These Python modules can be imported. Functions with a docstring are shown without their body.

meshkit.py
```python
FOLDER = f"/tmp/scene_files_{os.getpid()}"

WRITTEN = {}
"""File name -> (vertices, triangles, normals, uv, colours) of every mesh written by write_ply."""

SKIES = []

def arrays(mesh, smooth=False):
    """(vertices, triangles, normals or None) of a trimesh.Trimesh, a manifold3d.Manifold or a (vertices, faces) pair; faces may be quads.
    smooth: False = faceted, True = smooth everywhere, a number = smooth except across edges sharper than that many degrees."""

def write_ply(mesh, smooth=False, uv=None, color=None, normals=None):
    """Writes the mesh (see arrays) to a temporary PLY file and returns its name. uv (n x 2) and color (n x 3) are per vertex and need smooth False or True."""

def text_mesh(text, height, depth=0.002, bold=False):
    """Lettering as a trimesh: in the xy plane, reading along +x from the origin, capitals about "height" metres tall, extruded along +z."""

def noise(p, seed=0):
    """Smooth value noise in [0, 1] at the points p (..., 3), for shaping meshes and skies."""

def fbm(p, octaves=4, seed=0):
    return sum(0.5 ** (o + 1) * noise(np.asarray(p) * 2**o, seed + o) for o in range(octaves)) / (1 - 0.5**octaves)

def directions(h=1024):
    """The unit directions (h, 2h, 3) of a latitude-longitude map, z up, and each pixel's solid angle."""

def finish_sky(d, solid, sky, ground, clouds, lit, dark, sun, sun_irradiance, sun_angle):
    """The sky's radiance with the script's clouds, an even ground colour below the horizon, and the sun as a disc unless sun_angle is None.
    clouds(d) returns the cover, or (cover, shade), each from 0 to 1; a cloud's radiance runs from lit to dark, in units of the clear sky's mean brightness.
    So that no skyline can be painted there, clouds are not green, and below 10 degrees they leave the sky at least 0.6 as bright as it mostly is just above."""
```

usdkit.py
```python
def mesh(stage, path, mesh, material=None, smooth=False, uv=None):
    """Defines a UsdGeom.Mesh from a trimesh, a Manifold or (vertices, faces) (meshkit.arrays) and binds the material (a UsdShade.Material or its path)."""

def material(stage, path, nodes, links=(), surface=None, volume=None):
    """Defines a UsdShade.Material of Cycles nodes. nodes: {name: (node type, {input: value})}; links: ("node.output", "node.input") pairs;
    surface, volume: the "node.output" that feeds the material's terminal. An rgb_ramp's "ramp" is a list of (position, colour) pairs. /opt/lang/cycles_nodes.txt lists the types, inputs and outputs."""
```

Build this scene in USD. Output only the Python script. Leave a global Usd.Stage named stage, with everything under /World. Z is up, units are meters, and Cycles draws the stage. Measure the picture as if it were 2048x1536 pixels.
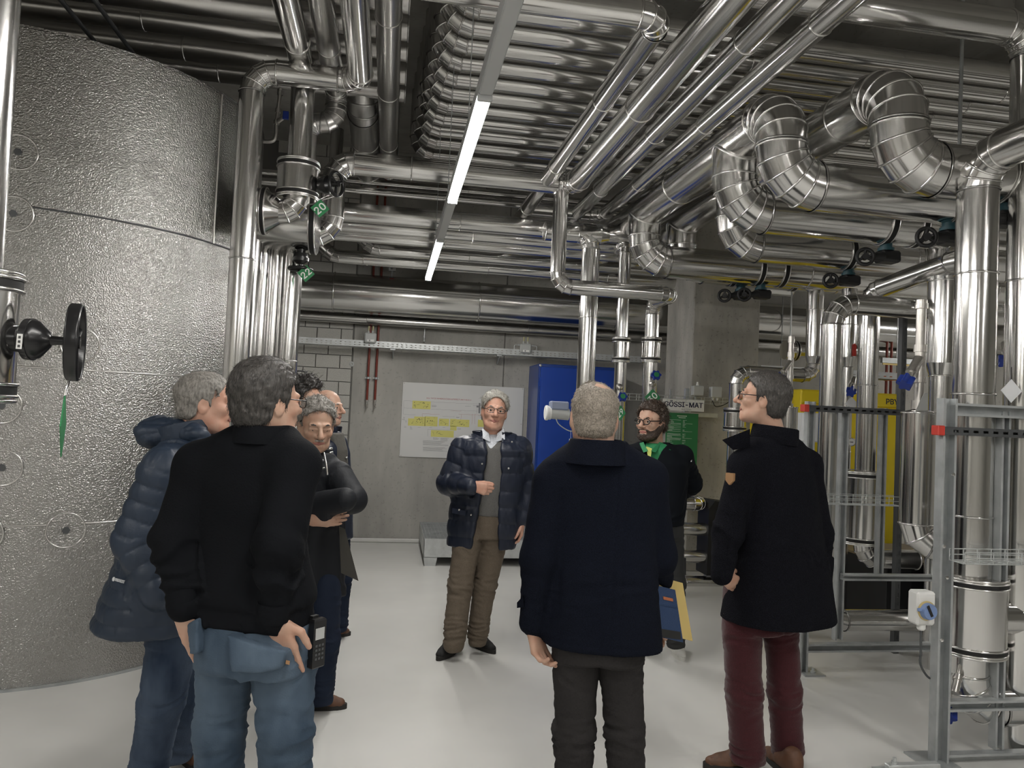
import math, random
import numpy as np
import trimesh
import meshkit, usdkit
from shapely.geometry import Polygon, box as sbox
from shapely.ops import unary_union
from pxr import Gf, Sdf, Usd, UsdGeom, UsdLux, UsdShade

stage = Usd.Stage.CreateInMemory()
UsdGeom.SetStageUpAxis(stage, UsdGeom.Tokens.z)
UsdGeom.SetStageMetersPerUnit(stage, 1.0)
world = UsdGeom.Xform.Define(stage, '/World')
stage.SetDefaultPrim(world.GetPrim())
UsdGeom.Scope.Define(stage, '/World/Looks')

# ------------------------------------------------------------------ camera, light levels, exposure
YAW, PITCH, ROLL, FPX, EYE = 0.161, 0.034, 0.0448, 1500.0, 1.62
EXPOSURE = 3.3
LAMP = 10.5            # radiance of the lit diffusers
_f = np.array([math.sin(YAW) * math.cos(PITCH), math.cos(YAW) * math.cos(PITCH), math.sin(PITCH)])
_r = np.array([math.cos(YAW), -math.sin(YAW), 0.0])
_u = np.cross(_r, _f)
_r, _u = math.cos(ROLL) * _r + math.sin(ROLL) * _u, -math.sin(ROLL) * _r + math.cos(ROLL) * _u
CAM = np.array([0.0, 0.0, EYE])
cam = UsdGeom.Camera.Define(stage, '/World/camera')
cam.CreateFocalLengthAttr(26.0)
cam.CreateHorizontalApertureAttr(26.0 * 2048 / FPX)
cam.CreateVerticalApertureAttr(26.0 * 1536 / FPX)
cam.CreateClippingRangeAttr(Gf.Vec2f(0.05, 100))
cam.CreateExposureAttr(EXPOSURE)
_m = np.eye(4)
_m[0, :3], _m[1, :3], _m[2, :3], _m[3, :3] = _r, _u, -_f, CAM
cam.AddTransformOp().Set(Gf.Matrix4d(*[float(x) for x in _m.ravel()]))


def at(px, py, x=None, y=None, z=None):
    """The point of the room that the photograph shows at a pixel, on the plane x, y or z = value (measuring only)."""
    d = _f + _r * (px - 1024) / FPX + _u * (768 - py) / FPX
    t = (z - EYE) / d[2] if z is not None else y / d[1] if y is not None else x / d[0]
    return CAM + d * t


def run(p, axis, px=None, py=None):
    """From p along a room axis to where the photograph shows column px or row py."""
    e = np.eye(3)['xyz'.index(axis)]
    q = np.asarray(p, float) - CAM
    k, b = ((px - 1024) / FPX, _r) if px is not None else ((768 - py) / FPX, _u)
    t = (k * (q @ _f) - q @ b) / (e @ b - k * (e @ _f))
    return np.asarray(p, float) + e * t


# ------------------------------------------------------------------ materials
def mat(name, nodes, links=(), surface='p.BSDF', **kw):
    return usdkit.material(stage, '/World/Looks/' + name, nodes, links, surface=surface, **kw)


def plain(name, col, rough=0.5, metal=0.0, spec=0.5, bump=0.0, scale=60.0, var=0.0, detail=3.0, aniso=None, sheen=0.0, stretch=None):
    n = {'p': ('principled_bsdf', {'base_color': col, 'roughness': rough, 'metallic': metal, 'specular_ior_level': spec})}
    if sheen:
        n['p'][1]['sheen_weight'] = sheen
        n['p'][1]['sheen_roughness'] = 0.5
    l = []
    if bump or var:
        n['t'] = ('texture_coordinate', {})
        src = 't.object'
        if stretch:
            n['mp'] = ('mapping', {'scale': stretch})
            l.append((src, 'mp.vector'))
            src = 'mp.vector'
        n['n'] = ('noise_texture', {'scale': scale, 'detail': detail, 'roughness': 0.6})
        l.append((src, 'n.vector'))
    if bump:
        n['b'] = ('bump', {'strength': bump, 'distance': 0.01})
        l += [('n.fac', 'b.height'), ('b.normal', 'p.normal')]
    if var:
        c = np.array(col)
        n['r'] = ('rgb_ramp', {'ramp': [(0.25, tuple(np.clip(c * (1 - var), 0, 1))), (0.75, tuple(np.clip(c * (1 + var), 0, 1)))]})
        l += [('n.fac', 'r.fac'), ('r.color', 'p.base_color')]
    return mat(name, n, l)


def alu(name, col, rough):
    return mat(name, {'p': ('glossy_bsdf', {'color': col, 'roughness': rough})})


M = {}
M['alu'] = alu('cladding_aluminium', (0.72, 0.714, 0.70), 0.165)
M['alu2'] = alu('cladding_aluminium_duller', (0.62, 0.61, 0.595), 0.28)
M['bead'] = plain('bead_aluminium', (0.86, 0.85, 0.83), 0.22, 1.0)
M['steel'] = plain('bare_steel', (0.62, 0.60, 0.57), 0.35, 1.0, bump=0.05, scale=80)
M['galv'] = mat('galvanised_steel', {'t': ('texture_coordinate', {}), 'v': ('voronoi_texture', {'scale': 55.0}), 'n': ('noise_texture', {'scale': 12.0, 'detail': 4.0}),
    "m": ('rgb_ramp', {'ramp': [(0.2, (0.36, 0.38, 0.385)), (0.8, (0.56, 0.58, 0.585))]}),
    'p': ('principled_bsdf', {'metallic': 0.5, 'roughness': 0.45})},
    [('t.object', 'v.vector'), ('t.object', 'n.vector'), ('n.fac', 'm.fac'), ('m.color', 'p.base_color')])
M['galv_light'] = plain('galvanised_light', (0.60, 0.62, 0.62), 0.45, 0.55, var=0.12, scale=14)
M['strut'] = plain('dark_strut', (0.12, 0.125, 0.13), 0.45, 0.6)
M['black'] = plain('black_plastic', (0.012, 0.012, 0.013), 0.28, spec=0.5)
M['rubber'] = plain('black_rubber', (0.010, 0.010, 0.010), 0.6)
M['blackbox'] = plain('black_panel', (0.014, 0.014, 0.015), 0.5)
M['red'] = plain('red_plastic', (0.55, 0.05, 0.035), 0.4)
M['pipe_red'] = plain('red_brown_paint', (0.20, 0.035, 0.022), 0.35)
M['green'] = plain('green_plate', (0.035, 0.22, 0.085), 0.4)
M['white'] = plain('white_plastic', (0.80, 0.80, 0.78), 0.45)
M['board'] = plain('white_board', (0.70, 0.70, 0.69), 0.35)
M['grey_box'] = plain('grey_plastic', (0.47, 0.48, 0.47), 0.5)
M['blue_plastic'] = plain('blue_plastic', (0.012, 0.035, 0.24), 0.35)
M['blue_cab'] = plain('blue_powder_coat', (0.006, 0.050, 0.34), 0.40)
M['blue_light'] = plain('light_blue_plastic', (0.20, 0.29, 0.52), 0.4)
M['teal'] = plain('teal_plastic', (0.02, 0.075, 0.095), 0.4)
M['yellow'] = plain('yellow_powder_coat', (0.88, 0.68, 0.02), 0.4)
M['brown_board'] = plain('brown_board', (0.18, 0.14, 0.085), 0.6)
M['pale_label'] = plain('pale_label', (0.75, 0.76, 0.78), 0.5)
M['navy_ink'] = plain('navy_ink', (0.012, 0.012, 0.05), 0.5)
M['red_ink'] = plain('red_ink', (0.45, 0.10, 0.11), 0.5)
M['grey_ink'] = plain('grey_ink', (0.25, 0.25, 0.26), 0.5)
M['dark_ink'] = plain('dark_ink', (0.05, 0.05, 0.05), 0.5)
M['pale_ink'] = plain('pale_ink', (0.62, 0.74, 0.66), 0.5)
M['yellow_ink'] = plain('yellow_print', (0.72, 0.68, 0.20), 0.5)
M['manila'] = plain('manila_card', (0.60, 0.45, 0.16), 0.6)
M['glass_lamp'] = mat('lamp_diffuser', {'e': ('emission', {'color': (1.0, 0.975, 0.93), 'strength': LAMP})}, surface='e.emission')
M['lamp_body'] = plain('lamp_body_grey', (0.42, 0.43, 0.43), 0.4)
M['lamp_off'] = plain('lamp_blank_cover', (0.52, 0.53, 0.53), 0.35)


def concrete(name, c, var, stains, scale=1.0):
    c = np.array(c)
    n = {'g': ('geometry', {}), 'mp': ('mapping', {'scale': (1.0, 1.0, 0.35)}),
         'n': ('noise_texture', {'scale': 2.2 * scale, 'detail': 4.0, 'roughness': 0.65}), 'n2': ('noise_texture', {'scale': 34.0 * scale, 'detail': 2.0, 'roughness': 0.7}),
         'r': ('rgb_ramp', {'ramp': [(0.28, tuple(c * (1 - var))), (0.5, tuple(c)), (0.72, tuple(c * (1 + var)))]}),
         'r2': ('rgb_ramp', {'ramp': [(0.27, (1 - stains,) * 3), (0.40, (1, 1, 1))]}),
         'mx': ('mix_color', {'blend_type': 'multiply', 'fac': 1.0}), 'p': ('diffuse_bsdf', {'roughness': 0.3})}
    l = [('g.position', 'mp.vector'), ('mp.vector', 'n.vector'), ('g.position', 'n2.vector'), ('n.fac', 'r.fac'), ('n2.fac', 'r2.fac'),
         ('r.color', 'mx.a'), ('r2.color', 'mx.b'), ('mx.result', 'p.color')]
    return mat(name, n, l)


M['concrete'] = concrete('wall_concrete', (0.44, 0.43, 0.40), 0.22, 0.22)
M['concrete_col'] = concrete('column_concrete', (0.45, 0.435, 0.40), 0.30, 0.30)
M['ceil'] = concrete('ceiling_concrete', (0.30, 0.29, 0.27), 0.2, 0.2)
M['block'] = plain('light_block', (0.50, 0.49, 0.455), 0.8, bump=0.15, scale=90, var=0.10)
M['mortar'] = plain('mortar_grey', (0.17, 0.165, 0.155), 0.9)
M['floor'] = mat('floor_epoxy', {'g': ('geometry', {}), 'n': ('noise_texture', {'scale': 1.3, 'detail': 3.0, 'roughness': 0.6}),
    'r': ('rgb_ramp', {'ramp': [(0.3, (0.63, 0.625, 0.60)), (0.7, (0.70, 0.695, 0.67))]}), 'p': ('principled_bsdf', {'specular_ior_level': 0.45, 'roughness': 0.30})},
    [('g.position', 'n.vector'), ('n.fac', 'r.fac'), ('r.color', 'p.base_color')])
M['tank'] = mat('embossed_aluminium', {'g': ('geometry', {}), 'n': ('noise_texture', {'scale': 120.0, 'detail': 1.0, 'roughness': 0.6}),
    'b': ('bump', {'strength': 0.85, 'distance': 0.007}), 'p': ('glossy_bsdf', {'color': (0.43, 0.425, 0.41), 'roughness': 0.25})},
    [('g.position', 'n.vector'), ('n.fac', 'b.height'), ('b.normal', 'p.normal')])

# ------------------------------------------------------------------ prims: things, parts, structure
_used = {}


def numbered(path):
    n = _used.get(path, 0)
    _used[path] = n + 1
    return path if n == 0 else f'{path}_{n:03d}'


def cat_meshes(parts):
    vs, fs, k = [], [], 0
    for p in parts:
        v, f, _ = meshkit.arrays(p)
        vs.append(v); fs.append(f + k); k += len(v)
    return np.vstack(vs), np.vstack(fs)


def obj(parent, name, mesh, material, smooth=False, label=None, loc=(0, 0, 0), normals=None):
    """One Mesh prim; mesh in room coordinates, one mesh or a list joined into one piece."""
    if isinstance(mesh, list):
        mesh = cat_meshes(mesh)
    v, f, _ = meshkit.arrays(mesh)
    path = numbered(f'{parent}/{name}')
    g = usdkit.mesh(stage, path, (v - np.asarray(loc, float), f), M[material] if isinstance(material, str) else material, smooth=smooth)
    if normals is not None:
        g.CreateNormalsAttr(normals.astype(np.float32)); g.SetNormalsInterpolation('vertex')
    if label:
        g.GetPrim().SetCustomDataByKey('label', label)
    return path


class Thing:
    def __init__(self, name, label, category, loc=(0, 0, 0), group=None, rotz=0.0, kind=None):
        self.path = numbered('/World/' + name)
        self.loc = np.asarray(loc, float)
        x = UsdGeom.Xform.Define(stage, self.path)
        x.AddTranslateOp().Set(Gf.Vec3d(*map(float, loc)))
        if rotz:
            x.AddRotateZOp().Set(float(rotz))
        p = x.GetPrim()
        p.SetCustomDataByKey('label', label)
        p.SetCustomDataByKey('category', category)
        if group:
            p.SetCustomDataByKey('group', group)
        if kind:
            p.SetCustomDataByKey('kind', kind)

    def add(self, name, mesh, material, smooth=False, label=None, under=None, normals=None, local=False):
        return obj(under or self.path, name, mesh, material, smooth, label, (0, 0, 0) if local else self.loc, normals)


def struct(name, mesh, material, label, smooth=False):
    p = obj('/World', name, mesh, material, smooth)
    q = stage.GetPrimAtPath(p)
    q.SetCustomDataByKey('kind', 'structure')
    q.SetCustomDataByKey('label', label)
    return p


# ------------------------------------------------------------------ mesh makers
def bx(a, b, bevel=0.0):
    a, b = np.minimum(a, b).astype(float), np.maximum(a, b).astype(float)
    if not bevel:
        m = trimesh.creation.box(extents=b - a)
        return m.vertices + (a + b) / 2, m.faces
    e = (b - a) / 2
    k = min(bevel, e.min() * 0.9)
    pts = []
    for s in np.ndindex(2, 2, 2):
        s = np.array(s) * 2 - 1
        for i in range(3):
            o = e.copy(); o[[j for j in range(3) if j != i]] -= k
            pts.append(s * o)
    h = trimesh.convex.convex_hull(np.array(pts))
    return h.vertices + (a + b) / 2, h.faces


def frame_of(t):
    t = np.asarray(t, float); t = t / np.linalg.norm(t)
    a = np.array([0, 0, 1.0]) if abs(t[2]) < 0.9 else np.array([0, 1.0, 0])
    u = np.cross(a, t); u /= np.linalg.norm(u)
    return t, u, np.cross(t, u)


def tube(a, b, r, r2=None, n=32, caps=False):
    a, b = np.asarray(a, float), np.asarray(b, float)
    t, u, w = frame_of(b - a)
    r2 = r if r2 is None else r2
    th = np.linspace(0, 2 * np.pi, n, endpoint=False)
    c = np.cos(th)[:, None] * u + np.sin(th)[:, None] * w
    v = np.vstack([a + r * c, b + r2 * c])
    i = np.arange(n); j = (i + 1) % n
    f = np.vstack([np.c_[i, j, j + n], np.c_[i, j + n, i + n]])
    if not caps:
        return v, f
    k = len(v)
    v2 = np.vstack([v, a + r * c, [a], b + r2 * c, [b]])
    f2 = np.vstack([f, np.c_[k + j, k + i, np.full(n, k + n)], np.c_[k + n + 1 + i, k + n + 1 + j, np.full(n, k + 2 * n + 1)]])
    return v2, f2


def lathe(a, axis, prof, n=32):
    """prof: (distance along the axis, radius); a sharp corner is written twice."""
    t, u, w = frame_of(axis)
    th = np.linspace(0, 2 * np.pi, n, endpoint=False)
    c = np.cos(th)[:, None] * u + np.sin(th)[:, None] * w
    v = np.vstack([np.asarray(a) + t * s + max(r, 1e-5) * c for s, r in prof])
    i = np.arange(n); j = (i + 1) % n
    f = [np.vstack([np.c_[i, j, j + n], np.c_[i, j + n, i + n]]) + k * n for k in range(len(prof) - 1) if prof[k] != prof[k + 1]]
    return v, np.vstack(f)


def torus(c, axis, R, r, n=36, m=8, a0=0.0, a1=2 * np.pi):
    t, u, w = frame_of(axis)
    full = abs(a1 - a0 - 2 * np.pi) < 1e-6
    th = np.linspace(a0, a1, n, endpoint=not full)
    ph = np.linspace(0, 2 * np.pi, m, endpoint=False)
    d = np.cos(th)[:, None] * u + np.sin(th)[:, None] * w
    v = (np.asarray(c) + d[:, None, :] * (R + r * np.cos(ph))[None, :, None] + (r * np.sin(ph))[None, :, None] * t).reshape(-1, 3)
    N = len(th)
    i, j = np.meshgrid(np.arange(N if full else N - 1), np.arange(m), indexing='ij')
    i2, j2 = (i + 1) % N, (j + 1) % m
    f = np.vstack([np.c_[(i * m + j).ravel(), (i2 * m + j).ravel(), (i2 * m + j2).ravel()], np.c_[(i * m + j).ravel(), (i2 * m + j2).ravel(), (i * m + j2).ravel()]])
    return v, f


def wire(pts, r, n=8):
    pts = np.asarray(pts, float)
    tang = np.gradient(pts, axis=0)
    t, u, w = frame_of(tang[0])
    rings = []
    th = np.linspace(0, 2 * np.pi, n, endpoint=False)
    for p, tg in zip(pts, tang):
        tg = tg / np.linalg.norm(tg)
        u = u - tg * (u @ tg); u /= np.linalg.norm(u); w = np.cross(tg, u)
        rings.append(p + r * (np.cos(th)[:, None] * u + np.sin(th)[:, None] * w))
    v = np.vstack(rings)
    i = np.arange(n); j = (i + 1) % n
    return v, np.vstack([np.vstack([np.c_[i, j, j + n], np.c_[i, j + n, i + n]]) + k * n for k in range(len(pts) - 1)])


def curve(pts, k=8):
    """Catmull-Rom through the points."""
    p = np.asarray(pts, float)
    p = np.vstack([2 * p[0] - p[1], p, 2 * p[-1] - p[-2]])
    out = []
    for i in range(1, len(p) - 2):
        for s in np.linspace(0, 1, k, endpoint=False):
            out.append(0.5 * (2 * p[i] + (p[i + 1] - p[i - 1]) * s + (2 * p[i - 1] - 5 * p[i] + 4 * p[i + 1] - p[i + 2]) * s * s + (3 * p[i] - p[i - 1] - 3 * p[i + 1] + p[i + 2]) * s ** 3))
    return np.array(out + [p[-2]])


def slab(poly, origin, ux, uy, depth):
    """A shapely polygon extruded: x along ux, y along uy, thickness along ux x uy from origin."""
    g = list(getattr(poly, 'geoms', [poly]))
    m = [trimesh.creation.extrude_polygon(q, depth, engine='earcut') for q in g]
    v, f = cat_meshes(m)
    ux, uy = np.asarray(ux, float), np.asarray(uy, float)
    return np.asarray(origin) + v[:, :1] * ux + v[:, 1:2] * uy + v[:, 2:] * np.cross(ux, uy), f


def text(s, height, origin, ux, uy, depth=0.0015, bold=False, center=False):
    m = meshkit.text_mesh(s, height, depth, bold)
    v = np.array(m.vertices)
    if center:
        v[:, 0] -= (v[:, 0].min() + v[:, 0].max()) / 2
        v[:, 1] -= (v[:, 1].min() + v[:, 1].max()) / 2
    ux, uy = np.asarray(ux, float), np.asarray(uy, float)
    return np.asarray(origin) + v[:, :1] * ux + v[:, 1:2] * uy + v[:, 2:] * np.cross(ux, uy), np.array(m.faces)


# ------------------------------------------------------------------ sheet-metal clad pipes
def bead_r(r):
    return 0.0038 + 0.027 * r


def clad(th, pts, r, R=None, n=4, start=0, end=0, seam=1.15, mat_='alu', nseg=36, first=0.35, elbows=None):
    """Straight sections between seams and mitred elbows of n segments along the polyline pts, each sheet a part of th."""
    pts = [np.asarray(p, float) for p in pts]
    R = 2.0 * r if R is None else R
    trims, corners = [0.0] * len(pts), {}
    for i in range(1, len(pts) - 1):
        a = pts[i] - pts[i - 1]; b = pts[i + 1] - pts[i]
        a, b = a / np.linalg.norm(a), b / np.linalg.norm(b)
        ang = math.acos(np.clip(a @ b, -1, 1))
        trims[i] = R * math.tan(ang / 2)
        corners[i] = (a, b, ang)
    ring = bead_r(r)
    for i in range(len(pts) - 1):
        d = pts[i + 1] - pts[i]; L = np.linalg.norm(d); d = d / L
        s0, s1 = trims[i], L - trims[i + 1]
        if s1 - s0 > 0.01:
            cuts = [s0]
            nx = s0 + (first if i == 0 else seam * 0.7)
            while nx < s1 - 0.25:
                cuts.append(nx); nx += seam
            cuts.append(s1)
            for k, (p, q) in enumerate(zip(cuts[:-1], cuts[1:])):
                ms = [tube(pts[i] + d * p, pts[i] + d * q, r, n=nseg, caps=False)]
                if k or i or start:
                    ms.append(torus(pts[i] + d * p, d, r, ring, nseg, 6))
                if i == 0 and k == 0 and start:
                    ms.append(tube(pts[i] + d * (p - 0.004), pts[i] + d * p, r, n=nseg, caps=True))
                if i == len(pts) - 2 and k == len(cuts) - 2 and end:
                    ms += [tube(pts[i] + d * q, pts[i] + d * (q + 0.004), r, n=nseg, caps=True), torus(pts[i] + d * q, d, r, ring, nseg, 6)]
                th.add('cladding_section', ms, mat_, True)
        if i + 1 in corners:
            a, b, ang = corners[i + 1]
            nn = max(2, round(n * ang / (math.pi / 2)))
            ax = np.cross(a, b); ax /= np.linalg.norm(ax)
            P0 = pts[i + 1] - a * trims[i + 1]
            nrm = np.cross(ax, a)
            ctr = P0 + nrm * R
            t_, u0, w0 = frame_of(a)
            ph = np.linspace(0, 2 * np.pi, nseg, endpoint=False)

            def rot(vv, t):
                return vv * math.cos(t) + np.cross(ax, vv) * math.sin(t) + ax * (ax @ vv) * (1 - math.cos(t)) if vv.ndim == 1 else vv * math.cos(t) + np.cross(ax, vv) * math.sin(t) + ax * (vv @ ax)[:, None] * (1 - math.cos(t))
            c0 = r * (np.cos(ph)[:, None] * u0 + np.sin(ph)[:, None] * w0)
            rings = [ctr + rot(P0 - ctr, ang * k / nn) + rot(c0, ang * k / nn) for k in range(nn + 1)]
            # mitred gores: bulge each chord out to the true outline by scaling about the axis of the bend
            ii = np.arange(nseg); jj = (ii + 1) % nseg
            ff = np.vstack([np.c_[ii, jj, jj + nseg], np.c_[ii, jj + nseg, ii + nseg]])
            for k in range(nn):
                ms = [(np.vstack([rings[k], rings[k + 1]]), ff), torus(ctr + rot(P0 - ctr, ang * k / nn), rot(a, ang * k / nn), r, ring, nseg, 6)]
                th.add('elbow_segment', ms, mat_, True)
            if True:
                e1 = ctr + rot(P0 - ctr, ang)
                th.add('seam_band', torus(e1, b, r, ring, nseg, 6), 'bead', True)
    return th


def pipe(label, pts, r, group=None, **kw):
    th = Thing('clad_pipe', label, 'pipe', np.asarray(pts[-1], float), group)
    return clad(th, pts, r, **kw)


def band(th, c, axis, r, w=0.035, t=0.012, name='flange_ring', mat_='rubber'):
    """A short raised ring around a pipe: the dark joint of an insulated flange box, with bright lips."""
    c, d = np.asarray(c, float), np.asarray(axis, float); d = d / np.linalg.norm(d)
    R = r + t
    th.add(name, lathe(c - d * w / 2, d, [(0, r * 0.9), (0, R), (0, R), (w, R), (w, R), (w, r * 0.9)]), mat_, True)
    th.add('seam_band', [torus(c - d * w / 2, d, R, 0.005, 36, 6), torus(c + d * w / 2, d, R, 0.005, 36, 6)], 'bead', True)


def flange_box(th, a, b, r, ring=0.03, name='flange_box', caps=True):
    """An insulated valve box: a wide cylinder with a black ring at each end."""
    a, b = np.asarray(a, float), np.asarray(b, float)
    d = (b - a) / np.linalg.norm(b - a); L = np.linalg.norm(b - a)
    th.add(name, lathe(a, d, [(0, 0.0), (0, r), (0, r), (L, r), (L, r), (L, 0.0)], 40), 'alu', True)
    for c, s in ((a, 1), (b, -1)):
        band(th, c + d * s * (ring * 0.5 + 0.012), d, r, ring, 0.004)
        th.add('seam_band', torus(c, d, r, 0.006, 40, 6), 'bead', True)


def handwheel(th, c, axis, R, r=0.012, spokes=3, hub=0.02, mat_='black', dish=0.0):
    c = np.asarray(c, float)
    t, u, w = frame_of(axis)
    th.add('wheel_rim', torus(c, t, R, r, 36, 10), mat_, True)
    ms = [tube(c - t * hub, c + t * hub, hub, n=16, caps=True)]
    th.add('wheel_hub', ms, mat_, True)
    for k in range(spokes):
        a = 2 * np.pi * k / spokes + 0.5
        d = np.cos(a) * u + np.sin(a) * w
        th.add('spoke', tube(c + d * hub * 0.8 - t * dish, c + d * R, r * 0.85, n=10), mat_, True)


def diamond(label, c, ux, uy, half, txt, th_h, hang=None):
    """Green number plate standing on a corner."""
    th = Thing('number_tag', label, 'tag', c, 'green number tags')
    ux, uy = np.asarray(ux, float), np.asarray(uy, float)
    nrm = np.cross(ux, uy)
    k = half * 0.96
    th.add('plate', slab(Polygon([(-half, 0), (0, -half), (half, 0), (0, half)]), np.asarray(c) - nrm * 0.0015, ux, uy, 0.003), 'green')
    a, b = (ux + uy) / math.sqrt(2), (uy - ux) / math.sqrt(2)
    th.add('number', text(txt, th_h, np.asarray(c) + nrm * 0.002, a, b, 0.001, True, True) if len(txt) > 1 else text(txt, th_h, np.asarray(c) + nrm * 0.002, ux, uy, 0.001, True, True), 'white')
    if hang is not None:
        top = np.asarray(c) + uy * half * 0.92
        th.add('chain', [wire(curve([top + ux * s * 0.01, (top + hang) / 2 + ux * s * 0.02, np.asarray(hang) + ux * s * 0.02], 5), 0.0018, 6) for s in (-1, 1)], 'bead', True)
    return th

# ------------------------------------------------------------------ the room shell
WY = 8.954
CEIL = 4.62
XL, XR, YB = -4.2, 9.5, -4.5
struct('floor', bx((XL, YB, -0.2), (XR, WY + 0.3, 0.0)), 'floor', 'pale grey glossy epoxy floor of the plant room')
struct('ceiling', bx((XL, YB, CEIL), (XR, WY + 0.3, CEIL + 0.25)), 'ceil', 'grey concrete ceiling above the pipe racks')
struct('wall_left', bx((XL - 0.25, YB, 0), (XL, WY + 0.3, CEIL)), 'concrete', 'concrete wall behind the storage tank')
struct('wall_right', bx((XR, YB, 0), (XR + 0.25, WY + 0.3, CEIL)), 'concrete', 'concrete wall on the far right of the room')
struct('wall_front', bx((XL, YB - 0.25, 0), (XR, YB, CEIL)), 'concrete', 'concrete wall behind the camera')
XJ = -0.455
# the far wall: poured concrete panels right of the joint, light blocks left of it
wb = Thing('wall_back', 'far wall of poured concrete panels with light block masonry on its left', 'wall', (0, WY, 0))
stage.GetPrimAtPath(wb.path).SetCustomDataByKey('kind', 'structure')
xs = [XJ + 0.012, 1.352, 3.95, 6.6, XR]
for a, b in zip(xs[:-1], xs[1:]):
    wb.add('concrete_panel', bx((a, WY, 0), (b - 0.012, WY + 0.3, CEIL), 0.006), 'concrete')
wb.add('joint_backing', bx((XL, WY + 0.012, 0), (XR, WY + 0.25, CEIL)), 'mortar')
rng = random.Random(4)
bw, bh = 0.275, 0.1545
row = 0
z = 0.0
while z < CEIL - 0.02:
    x1 = XJ - (0.0 if row % 2 == 0 else bw / 2)
    if row % 2:
        wb.add('brick', bx((XJ - bw / 2 + 0.006, WY - 0.002 + rng.uniform(0, 0.003), z + 0.005), (XJ - 0.006, WY + 0.1, min(z + bh - 0.004, CEIL))), 'block')
    for k in range(3):
        a = x1 - bw * (k + 1)
        wb.add('brick', bx((a + 0.006, WY - 0.002 + rng.uniform(0, 0.003), z + 0.005), (a + bw - 0.006, WY + 0.1, min(z + bh - 0.004, CEIL))), 'block')
    z += bh
    row += 1
struct('baseboard_back', lathe((0, 0, 0), (1, 0, 0), [(0, 0.001), (0.001, 0.001)], 3) if False else slab(Polygon([(0, 0), (0.06, 0), (0.045, 0.012), (0.015, 0.035), (0, 0.06)]), (XR, WY, 0), (0, -1, 0), (0, 0, 1), XR - XJ) if False else bx((XJ, WY - 0.03, 0), (XR, WY, 0.05), 0.02), 'floor', 'pale cove strip where floor meets the far wall')
c0, c1 = at(1389, 577, y=7.55), at(1522, 577, y=7.55)
CX0, CX1, CY0, CY1 = c0[0], c1[0], 7.55, 8.32
struct('column', bx((CX0, CY0, 0), (CX1, CY1, CEIL), 0.012), 'concrete_col', 'square concrete column behind the green instruction plate')
for i, (px, py) in enumerate(((891, 697), (703, 728))):
    p = at(px, py, y=WY)
    wb.add('tie_hole', lathe(p + np.array([0, 0.004, 0]), (0, -1, 0), [(0, 0.03), (0.006, 0.03), (0.006, 0.03), (0.008, 0.016), (0.008, 0.016), (0.002, 0.010), (0.002, 0.0)], 20), 'grey_box', True)
for px, py in ((930, 553), (950, 553)):
    p = at(px, py, y=WY)
    wb.add('tie_hole', lathe(p + np.array([0, 0.004, 0]), (0, -1, 0), [(0, 0.03), (0.006, 0.03), (0.006, 0.03), (0.002, 0.018), (0.002, 0.0)], 20), 'grey_box', True)
# concrete upstand of the ceiling at the right, above the pipe racks
q = at(1830, 78, z=CEIL - 0.3)
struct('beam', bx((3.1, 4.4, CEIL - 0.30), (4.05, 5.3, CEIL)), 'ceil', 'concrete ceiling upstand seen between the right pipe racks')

# ------------------------------------------------------------------ light strips
LX, LZ = 0.325, 2.9


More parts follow.
